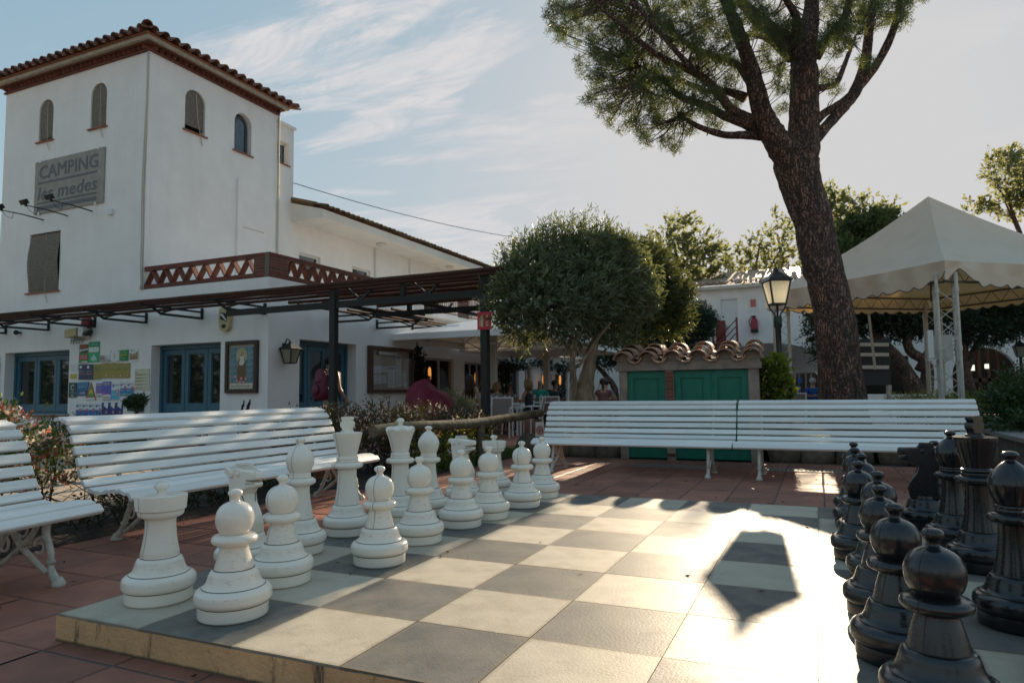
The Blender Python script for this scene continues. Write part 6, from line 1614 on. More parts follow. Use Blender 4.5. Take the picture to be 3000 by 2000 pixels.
build(mb, 'canopy', M_canv, tent, True)
for k in range(4):
    a, b_ = cor[k], cor[(k + 1) % 4]; n = 132; mb = MB(); hem = []
    nrm = (b_ - a).normalized().cross(Vector((0, 0, 1)))
    for i in range(n + 1):
        s = i / n; w_ = .035 * math.sin(s * 41) * (1 if k != 3 else 1) + .02 * math.sin(s * 17 + k)
        sc = .055 * abs(math.sin(math.pi * s * 14)); sag = .03 * math.sin(math.pi * s)
        lift = .16 * max(0, 1 - s * n / 14.) if k == 0 else 0
        if k == 3: lift = .22 * math.exp(-((s - .93) / .05) ** 2)
        top = a.lerp(b_, s) + Vector((0, 0, ze - sag)); bot = a.lerp(b_, s) + nrm * w_ * 1.0 + Vector((0, 0, zv - sag - sc + lift)); md = top.lerp(bot, .5) + nrm * w_ * .4
        hem.append((top, md, bot))
    for p, q in zip(hem[:-1], hem[1:]):
        mb.face([p[0], q[0], q[1], p[1]]); mb.face([p[1], q[1], q[2], p[2]])
    v_ = build(mb, 'valance', M_canv, tent, True)
    mb = MB(); mb.tube([h[2] for h in hem], .009, 4, False); build(mb, 'piping', mat('grey_piping', (.16, .15, .14), .7), v_)
M_truss = mat('white_truss_paint', (.60, .57, .50), .45, var=.2, vscale=9); M_fr = mat('tent_frame_grey', (.14, .13, .12), .5)
def truss(c, h, label=None):
    m_ = MB(); w = .13; cs = [Vector((c.x + sx * w, c.y + sy * w, 0)) for sx, sy in ((-1, -1), (1, -1), (1, 1), (-1, 1))]
    for p in cs: m_.tube([p, p + Vector((0, 0, h))], .026, 8)
    for k in range(4):
        a, b_ = cs[k], cs[(k + 1) % 4]; z = .1; i = 0
        while z < h - .25:
            p, q = (a, b_) if i % 2 == 0 else (b_, a); m_.tube([p + Vector((0, 0, z)), q + Vector((0, 0, z + .24))], .008, 5); z += .24; i += 1
    for z in (.05, 1.55, 2.45):
        for p in cs: m_.lathe([(.036, 0), (.036, .07)], (p.x, p.y, z), 8)
    return build(m_, 'truss_column', M_truss, tent)
inw = lambda p, k=.12: p + (Vector((cen.x, cen.y, 0)) - p).normalized() * k
for p in (F_, L__, K_, Rr): truss(inw(p, .25), 2.75)
mb = MB()
for k in range(4):
    a, b_ = inw(cor[k], .15), inw(cor[(k + 1) % 4], .15)
    for z in (2.84, 2.62): mb.tube([a + Vector((0, 0, z)), b_ + Vector((0, 0, z))], .02, 6)
    for j in range(10): mb.tube([a.lerp(b_, j / 10) + Vector((0, 0, 2.62)), a.lerp(b_, (j + .5) / 10) + Vector((0, 0, 2.84))], .007, 4); mb.tube([a.lerp(b_, (j + .5) / 10) + Vector((0, 0, 2.84)), a.lerp(b_, (j + 1) / 10) + Vector((0, 0, 2.62))], .007, 4)
    mb.tube([a + Vector((0, 0, 2.80)), a.lerp(Vector((pkv.x, pkv.y, 0)), .55) + Vector((0, 0, 3.38))], .02, 6)
build(mb, 'roof_frame', M_fr, tent)
fc = inw(F_, .25); mb = MB(); mb.box(fc.x - .20, fc.y - .05, 1.42, fc.x + .05, fc.y + .05, 1.80); build(mb, 'control_box', M_truss, tent); mb = MB(); mb.box(fc.x - .28, fc.y - .1, 1.45, fc.x - .205, fc.y + .05, 1.88); mb.box(fc.x - .30, fc.y - .12, 1.41, fc.x - .18, fc.y + .02, 1.43); build(mb, 'wall_unit', M_whitemetal, tent)
# dark screen with white rails under the tent
s0 = at_d(2006, 835, 14.5); scn = root('stage_screen', (s0.x, s0.y, 0), 'dark blue screen with three white rails right of the pine trunk', 'screen')
u_ = Vector((math.cos(YAW), math.sin(YAW), 0)); vv = Vector((-math.sin(YAW), math.cos(YAW), 0))
def px_box(mb, x0_, y0_, x1_, y1_, D, th):
    a = at_d(x0_, y1_, D); b_ = at_d(x1_, y1_, D); c = at_d(x1_, y0_, D); d = at_d(x0_, y0_, D)
    mb.hexa([a, b_, b_ + vv * th, a + vv * th, d, c, c + vv * th, d + vv * th])
mb = MB(); px_box(mb, 1960, 778, 2046, 884, 14.6, .08); build(mb, 'panel', mat('dark_blue_grey', (.035, .045, .055), .6), scn)
mb = MB()
for y_ in (791, 814, 843): px_box(mb, 1962, y_ - 4, 2042, y_ + 4, 14.5, .06)
build(mb, 'rail', M_whitemetal, scn)
mb = MB(); a = at_d(1993, 697, 14.3); b_ = at_d(2010, 848, 14.3); mb.tube([a, b_], .028, 6); px_box(mb, 1955, 884, 1965, 940, 14.6, .08); px_box(mb, 2040, 884, 2048, 940, 14.6, .08); build(mb, 'stand', M_truss, scn)

# ================================================================ wooden rail, small sign
rl = root('wooden_rail', (-4.28, 8.4, 0), 'weathered round log rail on short posts beside the flowering bush', 'fence')
M_log = mat('weathered_log', (.20, .16, .095), .85, col2=(.07, .06, .035), vscale=7, bump=.6, bscale=18)
mb = MB(); mb.tube([(-4.40 + .015 * k, 6.15 + 4.5 * k / 10, .60 + .02 * math.sin(k) + (.06 * (k - 8) / 2 if k > 8 else 0)) for k in range(11)], [.062 + random.uniform(-.005, .006) for _ in range(11)], 10, jit=.04); build(mb, 'log', M_log, rl, 60)
for yy in (6.6, 8.55, 10.5):
    mb = MB(); mb.tube([(-4.38 + .03 * (yy - 6), yy, -.02), (-4.38 + .03 * (yy - 6), yy, .56)], [.06, .055], 9, jit=.04); build(mb, 'post', M_log, rl, 60)
sp_ = at_d(1240, 986, 9.6); sgn = root('small_sign', (sp_.x, sp_.y, 0), 'small white sign with red prohibition ring by the end of the log rail', 'sign')
mb = MB(); px_box(mb, 1230, 969, 1249, 1003, 9.6, .012); build(mb, 'plate', flat((.62, .58, .48)), sgn)
mb = MB(); c_ = at_d(1239.5, 987, 9.585)
for k in range(24):
    a0_, a1_ = 2 * math.pi * k / 24, 2 * math.pi * (k + 1) / 24
    f = lambda a, r: c_ + u_ * r * math.cos(a) + Vector((0, 0, r * 1.25 * math.sin(a)))
    mb.face([f(a0_, .048), f(a1_, .048), f(a1_, .036), f(a0_, .036)])
mb.face([c_ + u_ * -.036 + Vector((0, 0, -.006)), c_ + u_ * .036 + Vector((0, 0, -.006)), c_ + u_ * .036 + Vector((0, 0, .006)), c_ + u_ * -.036 + Vector((0, 0, .006))])
mb.m = 1; mb.face([c_ - vv * .001 + u_ * -.018 + Vector((0, 0, .014)), c_ - vv * .001 + u_ * .018 + Vector((0, 0, .014)), c_ - vv * .001 + u_ * .012 + Vector((0, 0, .03)), c_ - vv * .001 + u_ * -.012 + Vector((0, 0, .03))])
mb.face([c_ - vv * .001 + u_ * -.012 + Vector((0, 0, -.03)), c_ - vv * .001 + u_ * .012 + Vector((0, 0, -.03)), c_ - vv * .001 + u_ * .016 + Vector((0, 0, -.012)), c_ - vv * .001 + u_ * -.016 + Vector((0, 0, -.012))])
build(mb, 'symbol', [flat((.5, .03, .05)), M_black], sgn)
mb = MB(); px_box(mb, 1238, 1003, 1241, 1050, 9.6, .02); build(mb, 'stake', M_whitemetal, sgn)

# ================================================================ flowering bushes
M_leafA = mat('bush_leaves', (.045, .055, .022), .5, col2=(.06, .022, .018), vscale=11, trans=.25, tcol=(.16, .13, .03), vlo=.42, vhi=.58)
M_fl1 = mat('pale_pink_flowers', (.75, .56, .53), .6, trans=.4, tcol=(.8, .55, .52)); M_fl2 = mat('orange_red_flowers', (.78, .22, .10), .6, col2=(.60, .06, .05), vscale=12, trans=.4, tcol=(.9, .3, .14)); M_fl3 = mat('creamy_flowers', (.88, .70, .58), .6, trans=.4, tcol=(.9, .72, .6))
M_twig = mat('dark_twigs', (.05, .035, .028), .9)
def bush(name, loc, label, bl, nl, flowers, twn=50, seed=1, ml=None, leaf=(.045, .02)):
    r_ = root(name, tuple(loc), label, 'bush'); mb = MB(); rs = random.Random(seed)
    for k in range(twn):
        b_ = rs.choice(bl); a = (b_[0] + rs.uniform(-.3, .3) * b_[3], b_[1] + rs.uniform(-.3, .3) * b_[4], 0.0); e = (b_[0] + rs.uniform(-1, 1) * b_[3], b_[1] + rs.uniform(-1, 1) * b_[4], b_[2] + rs.uniform(-.3, .9) * b_[5])
        mb.tube([a, ((a[0] + e[0]) / 2 + rs.uniform(-.05, .05), (a[1] + e[1]) / 2 + rs.uniform(-.05, .05), e[2] * .55), e], [.009, .006, .003], 4, False)
    build(mb, 'twigs', M_twig, r_, kind='stuff')
    crown('foliage', r_, loc, bl, ml or M_leafA, nl, 6, .13, leaf[0], leaf[1], (0, 0, .5), .3, seed)
    for k, (m_, n) in enumerate(flowers): crown('flowers', r_, loc, [(b_[0], b_[1], b_[2] + .02, b_[3] * 1.03, b_[4] * 1.03, b_[5] * 1.04) for b_ in bl], m_, n, 4, .05, .026, .024, (0, 0, .3), .85, seed + 20 + k)
    return r_
bl = [(-5.25, 6.5, .50, .50, .5, .30), (-5.1, 7.3, .54, .55, .5, .30), (-4.95, 8.1, .50, .5, .5, .30), (-4.75, 8.9, .46, .42, .5, .26), (-5.6, 7.0, .46, .4, .5, .34), (-4.9, 7.6, .36, .35, .6, .3), (-5.45, 6.15, .48, .3, .3, .26)]
bush('flowering_bush', (-5.1, 7.4, 0), 'dark leaved bush dotted with tiny pale pink flowers behind the log rail', bl, 3000, [(M_fl1, 620)], 70, 31)
bl = [(-4.60, 8.35, .28, .22, .5, .26), (-4.55, 7.6, .25, .18, .4, .22), (-4.6, 9.1, .2, .2, .3, .2)]
bush('low_flower_shrub', (-4.6, 8.4, 0), 'low sunlit shrub with orange and green leaves under the log rail', bl, 800, [(M_fl3, 140), (M_fl2, 90)], 20, 33, M_ivy)
bl = [(-5.45, 1.7, .66, .40, .40, .30), (-5.40, 2.35, .68, .40, .40, .28), (-5.45, 2.95, .64, .36, .36, .26), (-5.55, 1.15, .62, .4, .4, .34), (-5.35, 2.0, .40, .30, .6, .25), (-5.6, .6, .66, .4, .4, .4), (-5.45, 3.4, .48, .25, .25, .18), (-5.50, 1.65, .93, .14, .14, .10), (-5.42, 2.62, .92, .13, .13, .14)]
bush('flowering_bush', (-5.35, 2.2, 0), 'thick bush of orange and white flowers behind the left benches', bl, 2600, [(M_fl2, 1500), (M_fl3, 1900)], 60, 35, mat('fresh_bush_leaves', (.075, .12, .035), .5, col2=(.04, .07, .02), vscale=9, trans=.3, tcol=(.2, .26, .05)))
rs = random.Random(9)
tws = MB()
for k in range(150):
    y_ = rs.uniform(1.0, 5.8); x_ = rs.uniform(-5.3, -4.75)
    tws.tube([(x_, y_, 0), (x_ + rs.uniform(-.15, .15), y_ + rs.uniform(-.25, .25), rs.uniform(.12, .3)), (x_ + rs.uniform(-.3, .3), y_ + rs.uniform(-.45, .45), rs.uniform(.15, .45))], [.006, .005, .002], 4, False)
tg = single(tws, 'dry_twigs', M_twig, (-5.0, 3.4, 0), 'tangle of bare dark twigs on the soil behind the long bench', 'twigs', kind='stuff')
bl = [(-5.1, 4.0, .14, .22, .5, .13), (-5.15, 4.9, .13, .2, .5, .12), (-5.1, 5.5, .15, .2, .25, .13)]
bush('ground_cover', (-5.1, 4.7, 0), 'low green weeds under the back of the long left bench', bl, 340, [], 10, 37, mat('weed_leaves', (.06, .10, .03), .6, var=.5, vscale=8, trans=.2))
# planting along the foot of the reception wall
def rp(x, y, D): return at_d(x, y, D)
c1 = rp(200, 955, 12.0); bl = []
for k in range(9):
    p = rp(110 + k * 26, 958, 12.4); bl.append((p.x, p.y, .30, .30, .3, .27 + .05 * (k % 2)))
bush('flower_border', (c1.x, c1.y, 0), 'low border of leaves with a few red and white flowers below the plaques', bl, 1300, [(M_fl2, 50), (M_fl3, 45)], 40, 41, mat('border_leaves', (.05, .085, .025), .6, col2=(.12, .12, .03), vscale=3))
bp_ = rp(311, 950, 12.4); bz = rp(311, 930, 12.4)
bs = root('bonsai', (bp_.x, bp_.y, 0), 'small potted bonsai with flat leafy crown in front of the letter box', 'plant')
mb = MB(); mb.tube([(bp_.x, bp_.y, bp_.z - .06), (bp_.x + .03, bp_.y, bp_.z + .04), (bp_.x, bp_.y, bz.z)], [.04, .03, .02], 7, jit=.1); build(mb, 'trunk', M_bark, bs)
mb = MB(); mb.box(bp_.x - .24, bp_.y - .12, bp_.z - .14, bp_.x + .24, bp_.y + .12, bp_.z - .06); mb.box(bp_.x - .2, bp_.y - .1, 0, bp_.x + .2, bp_.y + .1, bp_.z - .14); build(mb, 'pot', mat('dark_clay', (.05, .03, .025), .7), bs)
crown('foliage', bs, (bp_.x, bp_.y, 0), [(bp_.x, bp_.y, bz.z + .04, .22, .15, .09), (bp_.x + .12, bp_.y, bz.z + .10, .14, .12, .07), (bp_.x - .1, bp_.y, bz.z + .02, .12, .1, .07)], mat('bonsai_leaves', (.05, .075, .02), .5, col2=(.02, .035, .012), vscale=12), 420, 6, .05, .035, .018, (0, 0, .4), .4, 43)
mb = MB()
for k, (x_, y_, h_) in enumerate(((548, 948, 12), (556, 948, 22), (563, 948, 18), (570, 948, 24), (560, 948, 12), (566, 948, 10))):
    a = rp(x_, y_, 12.6); b_ = rp(x_ + (4 if k % 2 else 8), y_ - h_, 12.6); mb.tube([Vector((a.x, a.y, .2)), a, b_], [.012, .012, .005], 5); mb.obox(b_, (.012, 0, .01), (0, .008, 0), (0, 0, .05))
p0 = rp(560, 950, 12.6); single(mb, 'dark_succulent', mat('dark_plum', (.03, .014, .018), .6), (p0.x, p0.y, 0), 'thin dark spiky stems below the framed tile picture', 'plant')
c1 = rp(466, 946, 12.5); bush('white_flowers', (c1.x, c1.y, 0), 'cluster of small white flowers below the blue window', [(c1.x, c1.y, .50, .22, .15, .06)], 60, [(mat('white_petals', (.62, .62, .56), .6), 60)], 12, 45)
# terracotta pot and red ground beyond the pink bush
tpz = Vector((-5.25, 6.55, 0)); mb = MB(); mb.lathe([(.20, 0), (.27, .30), (.30, .34), (.30, .40), (.26, .40), (.25, .36)], tuple(tpz), 20)
single(mb, 'flower_pot', M_terra, tuple(tpz), 'terracotta pot half hidden beneath the pink flowered bush', 'flower pot', smooth=40)
# ================================================================ planter wall on the right
pw = root('planter_wall', (2.6, 9, 0), 'low grey stone wall with terracotta trough at the right edge', 'wall')
M_gstone = mat('grey_wall_stone', (.15, .135, .115), .9, col2=(.08, .07, .06), vscale=4, bump=.4)
mb = MB(); mb.box(1.98, 5.0, 0, 2.35, 11.55, .40); build(mb, 'wall', M_gstone, pw)
mb = MB(); mb.box(1.94, 5.0, .402, 2.42, 11.6, .45); build(mb, 'coping', mat('pale_coping', (.27, .25, .22), .85, var=.2, vscale=5, bump=.3), pw)
mb = MB(); mb.box(2.45, 5.0, .25, 2.95, 11.6, .52); build(mb, 'trough', M_terra, pw)
M_shr = mat('glossy_shrub_leaves', (.040, .085, .022), .4, col2=(.018, .042, .014), vscale=6, trans=.2, tcol=(.09, .15, .02), vlo=.4, vhi=.6)
bl = [(2.35 + .13 * k, 10.6 + .18 * k, .70 + .07 * math.sin(k * 1.7), .38, .4, .34) for k in range(6)] + [(2.2, 10.9, .62, .32, .4, .30), (2.7, 11.6, .98, .4, .5, .28), (2.9, 10.2, .8, .4, .4, .32), (3.2, 11.0, .95, .5, .5, .35), (2.25, 10.2, .50, .22, .3, .18)]
bush('hedge', (2.6, 11.0, 0), 'dark green glossy hedge growing in the trough at the right edge', bl, 2600, [], 70, 47, M_shr, (.06, .028))
c1 = at_d(2155, 925, 12.8); bl = [(c1.x + (k - 3) * .22, c1.y + (k - 3) * .1, .62, .22, .2, .22) for k in range(7)]
bush('low_bush', (c1.x, c1.y, 0), 'small bright green bush just above the right far bench', bl, 800, [], 20, 49, M_ivy)

# ================================================================ litter blown over the terrace
rs_l = np.random.RandomState(12); n_ = 420
P = np.stack([rs_l.uniform(-4.6, 2.5, n_), rs_l.uniform(1.0, 9.8, n_), np.full(n_, .006)], 1)
onb = (P[:, 0] > B0x) & (P[:, 0] < B0x + 8 * SQ) & (P[:, 1] > B0y) & (P[:, 1] < B0y + 8 * SQ)
keep = ~onb | (rs_l.uniform(0, 1, n_) < .30); P[onb, 2] = BZ + .004; edge = rs_l.uniform(0, 1, n_) < .35
P = P[keep]; D = rand_dirs(len(P)); D[:, 2] *= .12
lo_ = bpy.data.objects.new('fallen_leaves', np_mesh('fallen_leaves', leaves(P, D, .035, .010), 4, mat('dry_leaf', (.16, .10, .05), .8, var=.6, vscale=9))); link(lo_)
tag(lo_, 'scattered dry leaves and needles on the board and the tiles', 'leaves', kind='stuff')
# ================================================================ low restaurant building beside the wing
rs_ = root('restaurant_building', (-10.4, 22, 0), 'low white restaurant front with sliding doors behind the terrace umbrellas', 'building')
RX = -10.45; fR = lambda s, t, d=0: (RX - d, s, t)
ops = [(16.5, 18.9, .02, 2.05), (19.6, 21.2, .02, 2.0), (22.3, 24.0, .02, 2.05), (24.6, 25.4, .02, 2.0), (26.4, 27.6, .9, 1.75), (28.3, 29.6, .02, 2.0)]
mb = MB(); wall(mb, fR, 15.7, 36, -.02, 2.55, ops, .2); mb.face([(RX, 36, 0), (RX - 4, 36, 0), (RX - 4, 36, 2.55), (RX, 36, 2.55)]); build(mb, 'wall', M_white, rs_)
mb = MB(); mb.face([(RX + .25, 15.72, 2.56), (RX + .25, 36, 2.56), (-13.6, 36, 3.4), (-13.6, 15.72, 3.4)]); rr_ = build(mb, 'roof', M_white, rs_)
M_wt = mat('whitewashed_tile', (.42, .44, .46), .7, var=.3, vscale=8); wt_ = tile_mesh('roof_tile', .11, .095, .5, .015, True, M_wt)
for k in range(62): instance(wt_, 'roof_tile', rr_, (RX + .38 + 10.4, 15.85 + k * .32 - 22, 2.58), (R(14), 0, math.pi / 2))
M_lampw = mat('warm_lamp_paper', (.8, .4, .1), .6, emit=((1.0, .38, .08), .28))
mb = MB()
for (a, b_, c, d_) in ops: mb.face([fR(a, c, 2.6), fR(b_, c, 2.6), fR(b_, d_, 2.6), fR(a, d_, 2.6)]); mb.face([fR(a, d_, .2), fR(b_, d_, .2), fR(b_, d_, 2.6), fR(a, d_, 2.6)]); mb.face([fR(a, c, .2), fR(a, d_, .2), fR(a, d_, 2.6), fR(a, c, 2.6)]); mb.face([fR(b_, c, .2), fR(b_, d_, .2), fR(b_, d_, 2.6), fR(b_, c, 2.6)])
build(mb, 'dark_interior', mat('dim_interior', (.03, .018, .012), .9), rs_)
for (a, b_, c, d_) in ops:
    mb = MB(); n = 3 if b_ - a > 1.5 else 2; e = .035
    for k in range(n + 1):
        s = a + (b_ - a) * k / n; mb.hexa([fR(s - e, c, .08), fR(s + e, c, .08), fR(s + e, c, .14), fR(s - e, c, .14), fR(s - e, d_, .08), fR(s + e, d_, .08), fR(s + e, d_, .14), fR(s - e, d_, .14)])
    for (t0_, t1_) in ((c, c + .06), (d_ - .06, d_)): mb.hexa([fR(a + e, t0_, .08), fR(b_ - e, t0_, .08), fR(b_ - e, t0_, .14), fR(a + e, t0_, .14), fR(a + e, t1_, .08), fR(b_ - e, t1_, .08), fR(b_ - e, t1_, .14), fR(a + e, t1_, .14)])
    w_ = build(mb, 'sliding_door', mat('pale_grey_frame', (.45, .47, .47), .5), rs_)
    for k in range(n):
        if k == 1 and n == 3: continue
        s0_, s1_ = a + (b_ - a) * k / n, a + (b_ - a) * (k + 1) / n; pn = MB(); pn.face([fR(s0_, c, .11), fR(s1_, c, .11), fR(s1_, d_, .11), fR(s0_, d_, .11)]); build(pn, 'pane', M_clear, w_)
lamps = [(16.95 + .6, 1.55, 1.4, 'box'), (18.25, 1.6, .5, 'long'), (21.0, 1.5, .3, 'long'), (24.9, 1.5, .3, 'long'), (25.95, 1.5, -.25, 'long'), (27.9, 1.5, -.25, 'long')]
for k, (yy, zz, d, kd) in enumerate(lamps):
    mb = MB()
    if kd == 'box': mb.box(RX - d - .08, yy - .08, zz - .11, RX - d + .08, yy + .08, zz + .08)
    else: mb.lathe([(.015, -.21), (.045, -.14), (.052, 0), (.045, .14), (.015, .21)], (RX - d, yy, zz), 10)
    r_ = root('paper_lamp', (RX - d, yy, zz), ['small square lamp glowing inside the first restaurant door', 'tall glowing paper lamp in the first restaurant door', 'glowing lamp just left of the first umbrella pole', 'glowing lamp in the middle restaurant door', 'narrow orange wall lamp right of the menu board', 'narrow orange wall lamp behind the second umbrella pole'][k], 'lamp', 'warm lamps of the restaurant')
    build(mb, 'shade', M_lampw, r_, True); mb = MB(); mb.tube([(RX - d, yy, zz + .1), (RX - d, yy, 2.1)], .006, 4); build(mb, 'cord', M_black, r_)
# dark vines along the restaurant eave
for nm, bl, lab in (('vine', [(-10.2, 16.2, 1.85, .15, .35, .45), (-10.2, 16.6, 1.3, .12, .3, .3)], 'leafy vine hanging beside the first restaurant door'), ('vine', [(-10.2, 22.2, 1.75, .2, .5, .35), (-10.2, 23.5, 2.1, .2, .8, .2), (-10.2, 22.0, 1.1, .12, .3, .6)], 'dark vine over the middle restaurant door'), ('vine', [(-10.2, 26.2, 2.15, .2, 1.2, .2), (-10.2, 28.6, 2.1, .2, 1.4, .2), (-10.2, 27.9, 1.3, .12, .3, .8)], 'dark vine along the far restaurant eave')):
    mb = MB(); p = bl[0]
    for k in range(4): mb.tube([(p[0], p[1] + .05 * k, 0), (p[0] + .03, p[1] + .1 * k, 1.2), (p[0], p[1] - .1 + .2 * k, 2.2)], .015, 5)
    r_ = root(nm, (p[0], p[1], 0), lab, 'plant'); build(mb, 'stem', M_twig, r_); crown('foliage', r_, (p[0], p[1], 0), bl, M_dkleaf, 300, 5, .12, .09, .06, (0, 0, -.3), .3, 51)
# terrace umbrellas
M_umb = mat('white_umbrella_canvas', (.80, .79, .77), .8, trans=.04, tcol=(.70, .6, .45), bump=.05, bscale=4)
def umbrella(c, hw, ze_, zp_, rot, label):
    r_ = root('umbrella', (c[0], c[1], 0), label, 'umbrella', 'big square umbrellas over the restaurant terrace'); q = [Vector((c[0], c[1], 0)) + Matrix.Rotation(rot, 3, 'Z') @ Vector((sx * hw, sy * hw, 0)) for sx, sy in ((-1, -1), (1, -1), (1, 1), (-1, 1))]
    pk_ = Vector((c[0], c[1], zp_)); mb = MB()
    for k in range(4):
        a, b_ = q[k] + Vector((0, 0, ze_)), q[(k + 1) % 4] + Vector((0, 0, ze_)); m_ = (a + b_) / 2 + Vector((0, 0, -.0))
        mb.face([a, m_, pk_]); mb.face([m_, b_, pk_]); mb.face([a - Vector((0, 0, .16)), b_ - Vector((0, 0, .16)), b_, a])
    build(mb, 'canopy', M_umb, r_)
    mb = MB(); mb.box(c[0] - .09, c[1] - .09, 0, c[0] + .09, c[1] + .09, zp_ - .1); mb.m = 1; mb.box(c[0] - .10, c[1] - .10, .98, c[0] + .10, c[1] + .10, 1.08); build(mb, 'pole', [mat('cream_pole', (.52, .48, .40), .5), M_black], r_)
    mb = MB(); top_ = Vector((c[0], c[1], zp_ - .12))
    for k in range(4):
        mb.bar(top_, q[k] + Vector((0, 0, ze_ - .03)), .04, .04); mid = (q[k] + q[(k + 1) % 4]) / 2; mb.bar(top_, mid + Vector((0, 0, ze_ - .03)), .03, .03)
        lo = Vector((c[0], c[1], 2.0)); mb.bar(lo, top_.lerp(q[k] + Vector((0, 0, ze_ - .03)), .5), .03, .03)
    mb.box(c[0] - .16, c[1] - .16, 2.3, c[0] + .16, c[1] + .16, 2.36); build(mb, 'rib', M_whitemetal, r_)
p1 = at_d(1133, 900, 18.6); p2 = at_d(1256, 900, 22.5)
umbrella((p1.x, p1.y), 2.1, 2.52, 3.05, 0, 'big white square umbrella on a cream pole, nearer the notice cabinet'); umbrella((p2.x, p2.y), 2.1, 2.42, 2.85, 0, 'big white square umbrella further back, behind the olive tree')
# ================================================================ furniture of the terrace
M_wch = mat('white_chair_frame', (.70, .70, .68), .4); M_mesh = mat('taupe_mesh', (.25, .19, .165), .7)
def chair(loc, rot, label, first=[None]):
    G = 'white framed terrace chairs'
    if first[0] is None:
        r_ = root('terrace_chair', (0, 0, 0), label, 'chair', G); mb = MB()
        for x, y, t_ in ((-.24, -.22, 0), (.24, -.22, 0), (-.24, .24, .06), (.24, .24, .06)):
            l_ = MB(); l_.tube([(x, y + t_, 0), (x, y, .44)] if y < 0 else [(x, y + t_, 0), (x, y, .44), (x, y + .10, .88)], .019, 6); build(l_, 'leg', M_wch, r_)
        for sx in (-1, 1):
            a_ = MB(); a_.tube([(sx * .25, .27, .66), (sx * .27, .0, .665), (sx * .26, -.24, .645), (sx * .25, -.24, .44)], .017, 6); build(a_, 'armrest', M_wch, r_)
        mb = MB(); mb.box(-.22, -.23, .425, .22, .22, .45); build(mb, 'seat', M_mesh, r_)
        mb = MB(); mb.hexa([(-.22, .235, .47), (.22, .235, .47), (.22, .25, .47), (-.22, .25, .47), (-.22, .325, .86), (.22, .325, .86), (.22, .34, .86), (-.22, .34, .86)]); build(mb, 'backrest', M_mesh, r_)
        mb = MB(); mb.bar((-.25, .34, .875), (.25, .34, .875), .03, .03); mb.bar((-.24, -.22, .43), (.24, -.22, .43), .03, .025); mb.bar((-.24, .24, .45), (.24, .24, .45), .03, .025); build(mb, 'frame', M_wch, r_)
        first[0] = r_; c = r_; WM[r_.name] = Matrix.Identity(4)
    else: c = copy_thing(first[0], loc, rot, label, G)
    c.location = loc; c.rotation_euler = (0, 0, rot); return c
def g_at(x, D): p = at_d(x, 900, D); return (p.x, p.y, 0)
chair(g_at(1148, 15.4), R(24 + 180) + R(180 - 8), 'white terrace chair with taupe back, nearest behind the log rail')
chair(g_at(1188, 16.2), R(24 + 60), 'white terrace chair turned sideways right of the nearest chair')
chair(g_at(1218, 16.6), R(24 - 100), 'white terrace chair holding the blonde diner')
chair(g_at(1092, 17.4), R(24 + 200), 'white terrace chair at the table behind the standing girl')
chair(g_at(1260, 17.8), R(24 + 180), 'white terrace chair under the man in turquoise')
chair(g_at(1828, 19.5), R(24 + 160), 'terrace chair near the arched awning, right of the creeper')
def table(loc, w, d, label, rot):
    r_ = root('terrace_table', loc, label, 'table', 'white terrace tables', rot); mb = MB()
    mb.box(-w / 2, -d / 2, .71, w / 2, d / 2, .745); build(mb, 'table_top', M_wch, r_, world=False)
    for sx in (-1, 1):
        for sy in (-1, 1): l_ = MB(); l_.box(sx * (w / 2 - .05) - .025, sy * (d / 2 - .05) - .025, 0, sx * (w / 2 - .05) + .025, sy * (d / 2 - .05) + .025, .71); build(l_, 'leg', M_wch, r_, world=False)
    return r_
table(g_at(1120, 16.4), 1.5, .8, 'white table with glasses in front of the diners by the pergola post', R(24)); table(g_at(1235, 17.8), 1.3, .8, 'white table between the blonde diner and the man in turquoise', R(24))
M_gls = mat('clear_glassware', (.55, .58, .55), .08, spec=1.0, trans=.5); M_bot = mat('dark_bottle', (.01, .03, .015), .1, spec=.8); M_red = mat('red_candle', (.7, .12, .03), .3, emit=((1, .25, .05), .6))
for i, (x_, D_, kd) in enumerate(((1100, 16.4, 'g'), (1110, 16.5, 'b'), (1128, 16.3, 'g'), (1141, 16.5, 'g'), (1146, 16.3, 'r'), (1160, 16.8, 'g'), (1170, 17.2, 'g'), (1176, 17.4, 'b'), (1183, 17.6, 'g'), (1216, 17.7, 'g'), (1228, 17.9, 'g'), (1242, 17.8, 'g'))):
    p = at_d(x_, 900, D_); mb = MB()
    if kd == 'b': mb.lathe([(.035, 0), (.037, .16), (.015, .22), (.014, .29)], (p.x, p.y, .746), 10)
    elif kd == 'r': mb.lathe([(.03, 0), (.04, .09)], (p.x, p.y, .746), 10)
    else: mb.lathe([(.03, 0), (.004, .01), (.004, .08), (.035, .12), (.032, .18)], (p.x, p.y, .746), 10)
    single(mb, {'b': 'bottle', 'g': 'wine_glass', 'r': 'candle'}[kd], {'b': M_bot, 'g': M_gls, 'r': M_red}[kd], (p.x, p.y, .746), ['stemmed glass at the left end of the nearer table, beside the fair haired diner', 'dark bottle on the nearer table, just right of the pergola post', 'stemmed glass between the pergola post bottle and the umbrella pole', 'stemmed glass left of the red candle on the nearer table', 'small red glowing candle glass on the terrace table', 'stemmed glass right of the red candle, in front of the short haired diner', 'stemmed glass standing left of the second dark bottle', 'dark bottle standing between the short haired diner and the blonde woman', 'stemmed glass touching the right side of the second dark bottle', 'stemmed glass at the left end of the turquoise man\'s table', 'stemmed glass in front of the arms of the turquoise man', 'stemmed glass at the right of the turquoise man\'s table'][i], {'b': 'bottle', 'g': 'glass', 'r': 'candle'}[kd], {'b': 'bottles on the terrace tables', 'g': 'glasses on the terrace tables', 'r': None}[kd], smooth=True)
